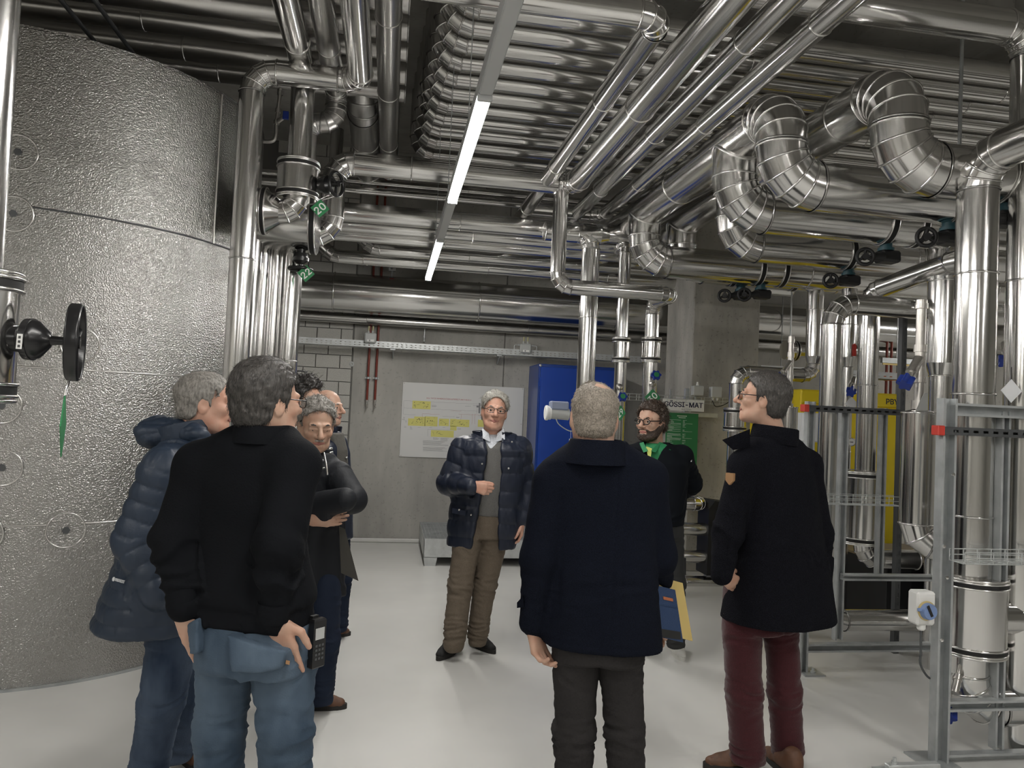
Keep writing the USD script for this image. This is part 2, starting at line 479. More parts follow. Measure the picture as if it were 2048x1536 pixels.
def light_line(x, ys, label, y0, y1, off=()):
    t = Thing('light_strip', label, 'lamp', (x, ys[0][0], LZ), 'linear light strips')
    prof = Polygon([(-0.030, 0.004), (0.030, 0.004), (0.030, 0.062), (0.022, 0.070), (-0.022, 0.070), (-0.030, 0.062)])
    t.add('rail', slab(prof, (x, y1, LZ), (1, 0, 0), (0, 0, 1), y1 - y0), 'lamp_body')
    for a, b in ys:
        pr = Polygon([(-0.029, 0.004), (-0.026, -0.012), (-0.016, -0.022), (0.016, -0.022), (0.026, -0.012), (0.029, 0.004)])
        t.add('diffuser', slab(pr, (x, b, LZ), (1, 0, 0), (0, 0, 1), b - a), 'glass_lamp', label='lit white diffuser')
        for yy in (a, b):
            t.add('end_cap', bx((x - 0.031, yy - 0.012, LZ - 0.024), (x + 0.031, yy + 0.012, LZ + 0.006), 0.004), 'lamp_off')
    for a, b in off:
        t.add('blank_cover', slab(Polygon([(-0.027, 0.004), (-0.024, -0.004), (0.024, -0.004), (0.027, 0.004)]), (x, b, LZ), (1, 0, 0), (0, 0, 1), b - a), 'lamp_off')
    yy = y0 + 0.5
    while yy < y1:
        t.add('hanger_wire', tube((x, yy, LZ + 0.06), (x, yy, CEIL), 0.0025, n=6), 'galv')
        yy += 1.35
    return t


light_line(LX, [(3.02, 4.62), (5.74, 7.55)], 'long linear lamp rail with lit diffusers hanging over the speaker', -0.8, 7.58, [(1.95, 3.0), (4.64, 5.72)])
light_line(LX + 0.0, [(-3.2, -1.6), (0.25, 1.85)], 'linear lamp rail hanging overhead behind the viewer', -4.2, -0.82)
light_line(3.3, [(-2.6, -1.0), (0.3, 1.9)], 'linear lamp rail hanging over the right aisle behind the viewer', -3.5, 2.2)
light_line(-2.7, [(-2.6, -1.0), (0.2, 1.8)], 'linear lamp rail hanging over the left aisle behind the viewer', -3.5, 2.2)
light_line(7.2, [(3.4, 5.0), (6.2, 7.8)], 'linear lamp rail in the right-hand bay beyond the manifolds', 2.0, 8.4)

# ------------------------------------------------------------------ storage tank on the left
TX, TY, TR, TZ = -2.29, 5.635, 1.273, 3.569
tank = Thing('storage_tank', 'huge round storage tank clad in embossed aluminium sheets', 'tank', (TX, TY, 0))


def arc_sheet(a0, a1, z0, z1, r, n=None):
    n = n or max(6, int((a1 - a0) / 2.5))
    th = np.radians(np.linspace(a0, a1, n + 1))
    c = np.c_[np.cos(th), np.sin(th)]
    o = np.c_[TX + r * c[:, 0], TY + r * c[:, 1]]
    k = np.c_[TX + (r - 0.004) * c[:, 0], TY + (r - 0.004) * c[:, 1]]
    zz = lambda p, z: np.c_[p, np.full(len(p), z)]
    v = np.vstack([zz(o, z0), zz(o, z1), zz(o, z0), zz(k, z0), zz(o, z1), zz(k, z1)])
    m = n + 1
    f = []
    for i in range(n):
        for s in (0, 2, 4):
            a, b = s * m + i, (s + 1) * m + i
            q = [a, a + 1, b + 1, b] if s != 2 else [b, b + 1, a + 1, a]
            f += [[q[0], q[1], q[2]], [q[0], q[2], q[3]]]
    return v, np.array(f)


lv = [0.012, 0.88, 1.733, 2.598, TZ]
for k in range(4):
    cuts = [-200, -110, -28, 62, 160] if k == 3 else [-200, -112 + 8 * k, 15 + 5 * k, 160]
    for a, b in zip(cuts[:-1], cuts[1:]):
        tank.add('cladding_sheet', arc_sheet(a + 0.05, b - 0.05, lv[k] + 0.001, lv[k + 1] - 0.001, TR + (0.0035 if k % 2 else 0.0)), 'tank', 20)
    if k:
        tank.add('lap_seam', torus((TX, TY, lv[k]), (0, 0, 1), TR + 0.001, 0.0055, 160, 6), 'bead' if k != 3 else 'strut', True)
for a in (-28.0,):
    p = np.array([TX + (TR + 0.004) * math.cos(math.radians(a)), TY + (TR + 0.004) * math.sin(math.radians(a)), 0])
    tank.add('upright_seam', tube(p + [0, 0, lv[3]], p + [0, 0, TZ], 0.006, n=8), 'steel', True)
tank.add('top_sheet', lathe((TX, TY, TZ), (0, 0, 1), [(0, TR + 0.006), (0.012, TR + 0.006), (0.012, TR + 0.006), (0.06, 0.0)], 120), 'tank', 30)
tank.add('foot_trim', lathe((TX, TY, 0), (0, 0, 1), [(0, TR + 0.012), (0.014, TR + 0.012), (0.014, TR + 0.012), (0.014, TR - 0.05)], 120), 'galv', 30)
for a, z in ((-78.6, 2.885), (-78.7, 2.55), (-63.0, 1.871), (-63.5, 0.847), (-77.5, 1.19), (-78.5, 1.52), (-80.5, 0.84)):
    d = np.array([math.cos(math.radians(a)), math.sin(math.radians(a)), 0])
    p = np.array([TX, TY, z]) + d * (TR + 0.003)
    disc = tank.add('inspection_disc', lathe(p, d, [(0, 0.094), (0.006, 0.094), (0.006, 0.094), (0.004, 0.088), (0.004, 0.0)], 40), 'tank', 30)
    tank.add('disc_rim', torus(p + d * 0.004, d, 0.094, 0.0045, 40, 6), 'bead', True, under=disc)
    tank.add('bolt', lathe(p, d, [(0.003, 0.02), (0.010, 0.021), (0.010, 0.021), (0.010, 0.0)], 6), 'strut', 30, under=disc)

# ------------------------------------------------------------------ pipes: the rack under the ceiling (runs across the room)
ORD = ['first', 'second', 'third', 'fourth', 'fifth', 'sixth', 'seventh', 'eighth', 'ninth', 'tenth', 'eleventh', 'twelfth']
ZR = EYE + 2.4
rackx = at(868, 253, z=ZR)[0]
ys = [EYE * 0 + 2.4 * k for k in (1.83, 1.93, 2.03, 2.14, 2.25, 2.355, 2.47, 2.58, 2.69, 2.82, 2.97)]
for i, y in enumerate(ys):
    x0 = rackx - 0.012 * i
    r = 0.072
    pipe(f'ceiling rack pipe bent up at its left end, {ORD[i]} counted from the viewer', [(XR - 0.3, y, ZR), (x0, y, ZR), (x0, y, CEIL)], r, 'ceiling rack pipes', R=0.15, n=4, seam=1.9, first=3.05 + 0.09 * i, nseg=28)
# the left rack, above the tank
ys2 = [2.42 * k for k in (1.72, 1.86, 2.0, 2.13, 2.28, 2.42)]
for i, y in enumerate(ys2):
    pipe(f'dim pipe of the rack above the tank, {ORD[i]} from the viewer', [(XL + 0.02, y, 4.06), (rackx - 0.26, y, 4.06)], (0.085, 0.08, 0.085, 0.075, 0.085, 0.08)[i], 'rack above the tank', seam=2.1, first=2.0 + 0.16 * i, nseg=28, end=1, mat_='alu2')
for i, (px, py) in enumerate(((155, 41), (227, 53))):
    p = at(px, py, z=3.9)
    t = Thing('cable_conduit', f'thin dark conduit crossing above the tank, {"outer left" if i == 0 else "inner right"} of the two', 'conduit', p)
    t.add('rod', tube((p[0], 0.5, 3.9), (p[0], 7.0, 3.9), 0.014, n=10), 'strut', True)

# ------------------------------------------------------------------ pipes: left group by the tank
A = np.array
pA = at(497, 300, y=5.0)
zA = at(600, 150, y=5.0)[2]
xT = at(714, 60, z=zA)[0]
pipe('pipe coming overhead then dropping upright beside the storage tank', [(xT, -1.5, zA), (xT, 5.0, zA), (pA[0], 5.0, zA), (pA[0], 5.0, 0.0)], 0.078, R=0.15, n=4, seam=1.55, first=4.9)
p1 = at(572, 0, z=3.86); x1 = p1[0]
y1 = run((x1, 5, 3.3), 'y', px=599)[1]
zv1, zv2 = run((x1, y1, 3), 'z', py=325)[2], run((x1, y1, 3), 'z', py=398)[2]
zc = run((x1, y1, 3), 'z', py=428)[2]
pv = pipe('overhead pipe nearest the tank turning down into a valve with a black handwheel', [(x1, -1.5, 3.86), (x1, y1, 3.86), (x1, y1, zc), (x1 - 0.16, y1, zc)], 0.078, R=0.115, n=4, seam=1.3, first=5.0)
flange_box(pv, (x1, y1, zv2), (x1, y1, zv1), 0.135)
# its handwheel, pointing right
hv = A([x1 + 0.13, y1, (zv1 + zv2) / 2 - 0.02])


def unit_(v):
    return np.asarray(v, float) / np.linalg.norm(v)


def black_valve(label, base, axis, s=1.0, tagtxt=None, wheelR=0.075):
    base = np.asarray(base, float); ax = unit_(axis)
    t = Thing('hand_valve', label, 'valve', base)
    t.add('bonnet', lathe(base, ax, [(0, .032 * s), (.03 * s, .032 * s), (.03 * s, .05 * s), (.05 * s, .056 * s), (.065 * s, .056 * s), (.065 * s, .062 * s), (.09 * s, .06 * s), (.11 * s, .03 * s), (.115 * s, .016 * s), (.155 * s, .014 * s)], 28), 'black', 35)
    handwheel(t, base + ax * .15 * s, ax, wheelR * s, .012 * s, 3, .02 * s)
    return t


black_valve('black handwheel valve on the flange box above tag 20', hv, (0.86, -0.5, 0.0), 1.0, wheelR=0.078)
pt = at(640, 417, y=y1 - 0.1)
diamond('green number plate 20 hanging from a handwheel', pt, (1, 0, 0), (0, 0, 1), 0.062, '20', 0.048, hang=hv + A([0.13, -0.075, -0.07]))
# big cylinder behind with black rings, elbows into it
yC = y1 + 0.42
cC = at(585, 447, y=yC)
xa, xb = at(500, 445, y=yC)[0], at(636, 455, y=yC)[0]
big = Thing('header_cylinder', 'wide clad header with black end ring between the upright pipes and tag 22', 'pipe', (xa, yC, cC[2]))
rC = 0.205
big.add('cladding_section', [lathe((xa, yC, cC[2]), (1, 0, 0), [(0, 0), (0, rC), (0, rC), (xb - xa, rC), (xb - xa, rC), (xb - xa, 0)], 44)], 'alu', 30)
band(big, (xb - 0.03, yC, cC[2]), (1, 0, 0), rC, 0.04, 0.006)
pv.add('flange_cap', lathe((x1 - 0.105, y1, zc), (-1, 0, 0), [(0, 0.079), (0.085, 0.15), (0.085, 0.15), (0.20, 0.15), (0.20, 0.15), (0.20, 0.0)], 40), 'alu', 30)
band(pv, (x1 - 0.205, y1, zc), (-1, 0, 0), 0.15, 0.03, 0.006)
b22 = at(603, 492, y=yC - 0.05)
b22[2] = cC[2] - rC + 0.01
black_valve('black handwheel valve hanging under the wide header', b22, (0, 0, -1), 0.95, wheelR=0.085)
pt = at(612, 547, y=yC - 0.12)
diamond('green number plate 22 hanging under the wide header', pt, (1, 0, 0), (0, 0, 1), 0.062, '22', 0.046, hang=b22 + A([0, -0.05, -0.14]))
# header B1 joined to the diagonal pipe D2
Z3 = 3.5
xD2 = at(1455, 8, z=Z3)[0]
yB = run((xD2, 6, Z3), 'y', px=1150)[1]
xs1 = at(664, 430, y=yB)[0]
zB = Z3
sb = pipe('diagonal overhead pipe bending left into a long level run to the header', [(xD2, -1.5, Z3), (xD2, yB, Z3), (xD2, yB, Z3 - 0.0001 - 0.2), (xs1, yB, Z3 - 0.2), (xs1, yB, cC[2]), (xb - 0.02, yB, cC[2])] if False else
          [(xD2, -1.5, Z3), (xD2, yB, Z3), (xs1, yB, Z3), (xs1, yB, cC[2] + 0.0), (xb - 0.15, yB, cC[2] + 0.0)], 0.092, R=0.15, n=4, seam=1.7, first=4.15)
# F: from B1 down, right, back and down
zF = run((1.4, yB, 2.8), 'z', py=574)[2]
xF = run((1.3, yB, Z3), 'x', px=1123)[0]
xF2 = run((xF, yB, zF), 'x', px=1346)[0]
pF = A([xF2, yB, zF])
yF = run(pF, 'y', px=1306)[1]
fp = pipe('pipe stepping down, across and back, ending in an upright with a blue handle', [(xF, yB, Z3), (xF, yB, zF), (xF2, yB, zF), (xF2, yF, zF), (xF2, yF, 0.0)], 0.063, R=0.11, n=4, seam=2.2, first=1.0)


def collar_box(th, x, y, py0, py1, r):
    z0, z1 = run((x, y, 2), 'z', py=py1)[2], run((x, y, 2), 'z', py=py0)[2]
    flange_box(th, (x, y, z0), (x, y, z1), r, 0.026)


collar_box(fp, xF2, yF, 676, 724, 0.085)
# D1, D3, D4
d1 = at(1325, 34, z=Z3)
pipe('slim diagonal overhead pipe with an elbow at its near end beside the lamp rail', [(-3.8, d1[1], Z3), (d1[0], d1[1], Z3), (d1[0], 7.75, Z3)], 0.064, R=0.115, n=4, seam=1.25, first=2.2)
x3 = at(1567, 8, z=Z3)[0]
pipe('slim diagonal overhead pipe, third from the lamp rail', [(x3, -1.5, Z3), (x3, 7.6, Z3)], 0.064, seam=1.3, first=4.95, end=1)
x4 = at(1655, 34, z=Z3)[0]
yV = 6.75
yV1 = run((x4, 6, Z3), 'y', px=1212)[1]
xV1 = run((1.7, yV1, 2.5), 'x', px=1178)[0]
pipe('slim diagonal overhead pipe, fourth from the lamp rail, bending left over the uprights', [(x4, -1.5, Z3), (x4, yV1 + .12, Z3), (x4 - 0.75, yV1 + .12, Z3)], 0.061, R=0.13, seam=1.3, first=4.7, end=1)
yq = 6.6
cT = at(1180, 470, y=yq)
vx = at(1181, 520, y=yq)[0]
vt = pipe('thick upright pipe behind the man in the navy coat, topped by a level stub', [(cT[0] - 0.42, yq, cT[2]), (vx, yq, cT[2]), (vx, yq, 0.0)], 0.083, R=0.13, seam=0.9, first=0.2, start=1)
vt.add('cap_elbow', lathe(A([vx, yq, cT[2]]), (1, 0, 0), [(-0.1, 0.083), (0.08, 0.083), (0.08, 0.083), (0.16, 0.05), (0.17, 0)], 36), 'alu', 30)
yq2 = 6.75
v2 = at(1248, 560, y=yq2)
z2 = run(v2, 'z', py=487)[2]
vb = pipe('slim upright pipe between the thick upright and the stepped pipe', [(v2[0] - 0.3, yq2 + 0.45, z2 - 0.1), (v2[0], yq2 + 0.1, z2), (v2[0], yq2, z2), (v2[0], yq2, 0.3)] if False else [(v2[0] - 0.4, yq2, z2 - 0.12), (v2[0] - 0.12, yq2, z2), (v2[0], yq2, z2), (v2[0], yq2, 0.3)] if False else [(v2[0], yq2 + 0.7, z2), (v2[0], yq2, z2), (v2[0], yq2, 0.0)], 0.058, R=0.09, seam=1.4, first=0.3)
collar_box(vb, v2[0], yq2, 676, 724, 0.08)
# overhead pipes of the left group
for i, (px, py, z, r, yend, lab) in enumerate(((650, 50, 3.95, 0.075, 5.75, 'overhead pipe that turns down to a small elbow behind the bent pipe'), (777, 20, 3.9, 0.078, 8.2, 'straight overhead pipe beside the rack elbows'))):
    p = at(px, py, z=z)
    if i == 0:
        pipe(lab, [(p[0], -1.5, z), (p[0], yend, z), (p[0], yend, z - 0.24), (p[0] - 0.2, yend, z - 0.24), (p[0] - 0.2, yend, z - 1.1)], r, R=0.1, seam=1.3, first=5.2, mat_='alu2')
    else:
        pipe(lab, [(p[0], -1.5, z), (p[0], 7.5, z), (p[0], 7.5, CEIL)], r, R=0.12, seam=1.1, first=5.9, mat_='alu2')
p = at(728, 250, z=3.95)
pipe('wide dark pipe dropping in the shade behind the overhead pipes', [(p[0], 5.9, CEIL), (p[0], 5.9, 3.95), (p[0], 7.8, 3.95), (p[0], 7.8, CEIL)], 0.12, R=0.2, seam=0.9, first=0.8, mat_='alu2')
for i, px in enumerate((955, 1010, 1075)):
    p = at(px, 345, y=8.3)
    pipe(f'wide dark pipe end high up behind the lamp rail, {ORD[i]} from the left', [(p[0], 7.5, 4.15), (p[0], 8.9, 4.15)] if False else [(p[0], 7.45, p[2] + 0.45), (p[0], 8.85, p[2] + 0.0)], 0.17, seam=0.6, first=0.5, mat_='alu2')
# uprights behind the tank edge
for i, (px, r, y, py0, lab) in enumerate(((503, 0.055, 5.55, 470, 'thin upright pipe closest to the tank pipe'), (522, 0.06, 5.75, 480, 'thin upright pipe second from the tank pipe'), (546, 0.064, 5.8, 480, 'thin upright pipe third from the tank pipe'), (578, 0.082, 5.75, 480, 'stout upright pipe under the wide header'))):
    p = at(px, 620, y=y)
    zt = cC[2] - 0.05
    th = pipe(lab, [(p[0], y, zt), (p[0], y, 0)], r, 'uprights under the wide header', seam=1.3, first=0.95)
p = at(597, 746, y=6.0)
t = Thing('vent_pipe', 'small black-topped pipe end behind the uprights', 'pipe', p)
t.add('cap', lathe((p[0], 6.0, 0), (0, 0, 1), [(0, 0.06), (p[2], 0.06), (p[2], 0.06), (p[2], 0.065), (p[2] + 0.012, 0.065), (p[2] + 0.012, 0.0)], 28), 'alu', 30)
t.add('rim', torus((p[0], 6.0, p[2] + 0.012), (0, 0, 1), 0.06, 0.008, 28, 6), 'rubber', True)
# level pipes behind (E) and thin ones (B0)
zc_ = lambda px, py, y: at(px, py, y=y)[2]
xcol = CX0 - 0.05
for i, (py, y, r, x0p, x1v, lab) in enumerate(((348, 7.7, 0.035, 470, xcol + 0.9, 'thin level pipe high behind the long run, upper one'), (366, 7.7, 0.04, 470, xcol + 0.9, 'thin level pipe high behind the long run, lower one'),
        (427, 6.75, 0.085, 640, 2.35, 'level pipe just behind the long run'), (452, 7.0, 0.07, 600, 2.75, 'level pipe two rows below the long run'), (473, 7.1, 0.055, 600, 2.75, 'slim level pipe three rows below the long run'))):
    x0 = at(x0p, py, y=y)[0]
    z = zc_(727 if i > 1 else 560, py, y)
    pipe(lab, [(x1v, y, z), (x0, y, z)], r, 'level pipes behind the long run', seam=2.0, first=1.3 + 0.25 * i, end=1, start=1)
for i, (px, py, y, r, lab) in enumerate(((746, 498, 7.8, 0.066, 'level pipe with an angled left end, upper of two over the wall pipe'), (665, 512, 8.15, 0.075, 'level pipe with an angled left end, lower of two over the wall pipe'))):
    p = at(px, py, y=y)
    pipe(lab, [(xcol - 0.1 if i == 0 else 4.6, y, p[2]), (p[0], y, p[2]), (p[0] - 0.42, y, p[2] + 0.36), (p[0] - 0.42, y, p[2] + 1.2)], r, 'angled level pipes', R=0.18, seam=1.35, first=0.9, n=4, start=1)
# the large wall pipe
pw = at(674, 585, y=8.63)
wp = pipe('large level pipe along the far wall, reflecting the lamp', [(XR - 1.0, 8.63, pw[2]), (-2.4, 8.63, pw[2])], 0.222, seam=1.63, first=1.02, end=1, nseg=56)
pw2 = at(674, 632, y=8.8)
pipe('slim level pipe tucked under the large wall pipe', [(XR - 1.0, 8.84, pw2[2] - 0.02), (-2.4, 8.84, pw2[2] - 0.02)], 0.055, seam=1.9, first=1.2, end=1, mat_='alu2')
# hanger with red clip above the wall pipe
p = at(785, 525, y=8.62)
t = Thing('pipe_hanger', 'threaded hanger with a red clip above the large wall pipe', 'hanger', p)
t.add('rod', tube((p[0], 8.62, pw[2] + 0.2), (p[0], 8.62, CEIL), 0.007, n=8), 'galv')
t.add('clip', bx((p[0] - 0.03, 8.59, p[2] - 0.02), (p[0] + 0.03, 8.65, p[2] + 0.05), 0.006), 'red')
t.add('bracket', [bx((p[0] - 0.04, 8.59, p[2] - 0.09), (p[0] - 0.02, 8.65, p[2] - 0.02), 0.003), bx((p[0] + 0.02, 8.59, p[2] - 0.09), (p[0] + 0.04, 8.65, p[2] - 0.02), 0.003), bx((p[0] - 0.04, 8.59, p[2] - 0.1), (p[0] + 0.04, 8.65, p[2] - 0.085), 0.003)], 'galv')

# ------------------------------------------------------------------ pipes: manifolds on the right
ZD, ZM = 3.42, 2.985
rM = 0.142
x5, x6 = at(1488, 275, z=ZD)[0], at(1722, 218, z=ZD)[0]
yR1 = run((x5, 4.5, 3.2), 'y', px=1563)[1]
yR2 = run((x6, 4.0, 3.2), 'y', px=1797)[1]
yM2 = run((x5, 5, 3.15), 'y', px=1469)[1]
yM1 = run((x5, 6.5, 3.15), 'y', px=1289)[1]
yM1b = run((x6, 7, 3.1), 'y', px=1363)[1]
yM2b = 5.45
m5 = pipe('wide diagonal overhead pipe ending in the left one of two big loops', [(x5, 7.9, ZD), (x5, yR1, ZD), (x5, yR1, ZM), (XR - 0.5, yR1, ZM)], rM, 'manifold pipes', R=0.21, n=5, seam=1.5, first=0.9, nseg=48)
m6 = pipe('wide diagonal overhead pipe ending in the tall right one of two big loops', [(x6, 7.9, ZD), (x6, yR2, ZD), (x6, yR2, ZM), (XR - 0.5, yR2, ZM)], rM, 'manifold pipes', R=0.21, n=5, seam=1.5, first=0.9, nseg=48)
m2 = pipe('manifold branch with a saddle collar left of the first loop', [(x5, yM2, ZD - 0.05), (x5, yM2, ZM), (XR - 0.5, yM2, ZM)], rM, 'manifold pipes', R=0.21, n=5, seam=1.9, first=0.2, nseg=48)
m1 = pipe('lowest manifold branch with black rings, level in front of the concrete column', [(x5, yM1, ZD - 0.05), (x5, yM1, ZM), (x5 + 2.85, yM1, ZM), (x5 + 2.85, yM1, 2.3)] if False else [(x5, yM1, ZD - 0.05), (x5, yM1, ZM), (XR - 0.5, yM1, ZM)], rM, 'manifold pipes', R=0.21, n=5, seam=1.9, first=0.2, nseg=44)
m1b = pipe('manifold branch half hidden behind the lowest one', [(x6, yM1b, ZD - 0.05), (x6, yM1b, ZM), (XR - 0.5, yM1b, ZM)], rM * 0.93, 'manifold pipes', R=0.2, n=4, seam=1.9, first=0.2, nseg=44)
m2b = pipe('manifold branch half hidden between the loops', [(x6, yM2b, ZD - 0.05), (x6, yM2b, ZM), (XR - 0.5, yM2b, ZM)], rM * 0.93, 'manifold pipes', R=0.2, n=4, seam=1.9, first=0.2, nseg=44)
# saddle rims where branches leave the diagonals
for th, x, y in ((m2, x5, yM2), (m1, x5, yM1), (m1b, x6, yM1b)):
    a = np.linspace(0, 2 * np.pi, 49)
    rr = rM * 1.02
    pts = np.c_[x + rr * np.cos(a), y + rr * np.sin(a), ZD - np.sqrt(np.maximum((rM + 0.004) ** 2 - (rM * np.cos(a)) ** 2, 0))]
    th.add('saddle_rim', wire(pts, 0.007, 8), 'bead', True)


def gear_valve(label, x, y, zpipe, r):
    """Gear-box valve hanging under a pipe: teal neck, black box, shaft and spoked wheel to the left."""
    base = A([x, y, zpipe - r])
    t = Thing('gear_valve', label, 'valve', base)
    t.add('neck', lathe(base + [0, 0, 0.01], (0, 0, -1), [(0, 0.04), (0.035, 0.04), (0.035, 0.052), (0.055, 0.052)], 24), 'teal', 35)
    t.add('gear_box', bx(base + A([-0.06, -0.055, -0.125]), base + A([0.085, 0.055, -0.045]), 0.015), 'blackbox')
    t.add('shaft_housing', tube(base + A([-0.04, -0.03, -0.09]), base + A([-0.13, -0.03, -0.10]), 0.034, 0.022, 18, True), 'blackbox', 35)
    t.add('shaft', tube(base + A([-0.12, -0.03, -0.1]), base + A([-0.17, -0.035, -0.102]), 0.008, n=10), 'steel', True)
    c = base + A([-0.175, -0.036, -0.103])
    ax = A([-0.35, -0.93, 0]) / 1.0
    ax = ax / np.linalg.norm(ax)
    tt, u, w = frame_of(ax)
    t.add('wheel_rim', torus(c, ax, 0.052, 0.0125, 32, 8), 'blackbox', True)
    t.add('wheel_hub', tube(c - ax * 0.02, c + ax * 0.02, 0.022, n=16, caps=True), 'blackbox', 35)
    for k in range(3):
        a = 2 * np.pi * k / 3 + 1.57
        d = np.cos(a) * u + np.sin(a) * w
        t.add('spoke', tube(c + d * 0.015, c + d * 0.052, 0.010, n=8), 'blackbox', True)
    return t


for th, y, rr, rings, vpx, lab in ((m1, yM1, rM, (1514, 1560), 1522, 'gear valve with spoked wheel under the lowest manifold branch'), (m1b, yM1b, rM * .93, (1463, 1585), 1482, 'gear valve with spoked wheel, farthest left of the right-hand row'),
        (m2, yM2, rM, (1767, 1826), 1772, 'gear valve with spoked wheel under the middle manifold branch'), (m2b, yM2b, rM * .93, (1692, 1835), 1697, 'gear valve with spoked wheel right of the lamp-lit bend'),
        (m5, yR1, rM, (1903, 1960), 1898, 'gear valve with spoked wheel left of the tall near pipe'), (m6, yR2, rM, (2003, 2060), 2008, 'gear valve box at the right edge behind the tall near pipe')):
    for px in rings:
        x = run((4, y, ZM), 'x', px=px)[0]
        band(th, (x, y, ZM), (1, 0, 0), rr, 0.045, 0.006)
    gear_valve(lab, run((4, y, ZM - rr), 'x', px=vpx)[0], y, ZM, rr)
# pipe along the top right that turns down at the right edge
yT = run((4.5, 4, 3.7), 'y', px=1900)[1]
pT = at(1850, 30, z=3.75)
xW8 = run((4, pT[1], 3), 'x', px=2054)[0]
pipe('stout pipe along the top right corner turning down at the right edge', [(at(1560, 20, z=3.75)[0] - 2.0, pT[1], 3.75), (xW8, pT[1], 3.75), (xW8, pT[1], 0.0)], 0.085, R=0.15, n=4, seam=1.7, first=1.3)
# threaded hanger and dark strut channel between the loops
ph = at(1874, 235, y=4.25)
hg = Thing('strut_hanger', 'dark strut channel hung on a rod right of the tall loop', 'bracket', ph)
s0 = at(1850, 300, y=4.2); s1 = at(1905, 262, y=3.75)
hg.add('rod', tube((ph[0], 4.05, 3.05), (ph[0], 4.05, CEIL), 0.011, n=10), 'galv', True)
cx = ph[0]
prof = Polygon([(-0.03, 0), (0.03, 0), (0.03, 0.06), (0.012, 0.06), (0.012, 0.05), (0.024, 0.05), (0.024, 0.006), (-0.024, 0.006), (-0.024, 0.05), (-0.012, 0.05), (-0.012, 0.06), (-0.03, 0.06)])
hg.add('channel', slab(prof, (cx, 5.2, 3.19), (1, 0, 0), (0, 0, 1), 1.5), 'strut')

# ------------------------------------------------------------------ pipes: the upright group on the right
def upright(label, px, py, y, r, top, bottom=0.0, **kw):
    p = at(px, py, y=y)
    return p[0]


# W7 big near upright
y7 = 3.42
p7 = at(1955, 420, y=y7)
z7 = run(p7, 'z', py=318)[2]
w7 = pipe('thick near upright pipe on the right with an elbow towards the viewer at the top', [(p7[0], 1.6, z7), (p7[0], y7, z7), (p7[0], y7, 0.22), (p7[0] + 2.2, y7, 0.22)], 0.098, R=0.17, n=4, seam=0.62, first=0.5, nseg=44)
zb0, zb1 = run(p7, 'z', py=1302)[2], run(p7, 'z', py=1152)[2]
flange_box(w7, (p7[0] + 0.02, y7, zb0), (p7[0] + 0.02, y7, zb1), 0.157, 0.028)
w7.add('pump_stub', tube((p7[0] + 0.1, y7, (zb0 + zb1) / 2 - 0.02), (p7[0] + 0.5, y7, (zb0 + zb1) / 2 - 0.02), 0.085, n=32, caps=True), 'alu', 30)
# W5 body and the angled cross to W7
y5 = 3.75
p5 = at(1835, 950, y=y5)
z5a, z5b = run(p5, 'z', py=1060)[2], run(p5, 'z', py=826)[2]
w5 = Thing('filter_body', 'wide clad filter body under the bare strainer valve, angled into the near upright', 'pipe', (p5[0], y5, z5a))
clad(w5, [(p5[0], y5, z5b), (p5[0], y5, z5a - 0.04), (p5[0] + 0.55, y5 - 0.28, z5a - 0.22)], 0.088, R=0.1, n=2, start=1, seam=0.9, first=0.55)
w5.add('lid', lathe((p5[0], y5, z5b), (0, 0, 1), [(0, 0.09), (0.006, 0.09), (0.006, 0.09), (0.012, 0.06), (0.02, 0.03)], 36), 'alu', 30)
ps = at(1840, 720, y=y5)
zt5 = run(ps, 'z', py=600)[2]
w5.add('label_plate', slab(Polygon([(0, 0), (0.075, 0), (0.075, 0.10), (0.05, 0.10)]), (p5[0] - 0.055, y5 - 0.04, z5b + 0.01), (1, 0, 0), (0, 0, 1), 0.002), 'grey_box')


def strainer(label, x, y, z0, ztop, zy, r, side=-1):
    """Bare steel line with press fittings and a slanted blue-handled valve."""
    t = Thing('slanted_valve', label, 'valve', (x, y, z0))
    L = ztop - z0
    prof = [(0, r * 1.5), (0.05, r * 1.5), (0.05, r), (zy - z0 - 0.07, r), (zy - z0 - 0.07, r * 1.35), (zy - z0 - 0.04, r * 1.35), (zy - z0 - 0.04, r * 1.15), (zy - z0 + 0.10, r * 1.15), (zy - z0 + 0.10, r * 1.35), (zy - z0 + 0.14, r * 1.35), (zy - z0 + 0.14, r), (L - 0.05, r), (L - 0.05, r * 1.3), (L - 0.02, r * 1.3), (L - 0.02, r * 1.15), (L, r * 1.15), (L, 0)]
    t.add('valve_line', lathe((x, y, z0), (0, 0, 1), prof, 28), 'steel', 30)
    a = A([x, y, zy + 0.07]); d = A([side * 0.62, -0.25, -0.74]); d = d / np.linalg.norm(d)
    t.add('slanted_arm', lathe(a, d, [(0, r * 1.1), (0.11, r * 1.0), (0.11, r * 1.15), (0.125, r * 1.15), (0.125, r * 0.7), (0.17, r * 0.6)], 24), 'steel', 30)
    h = a + d * 0.165
    n = 5
    th = np.linspace(0, 2 * np.pi, 60, endpoint=False)
    rad = 0.036 + 0.008 * np.cos(n * th)
    pr = Polygon(np.c_[rad * np.cos(th), rad * np.sin(th)])
    tt, u, w = frame_of(d)
    t.add('blue_handle', slab(pr, h, u, w, 0.055), 'blue_plastic', 30)
    return t


strainer('bare steel line with a slanted blue-handled valve above the filter body', ps[0], y5, z5b + 0.02, zt5, run(ps, 'z', py=740)[2], 0.026)
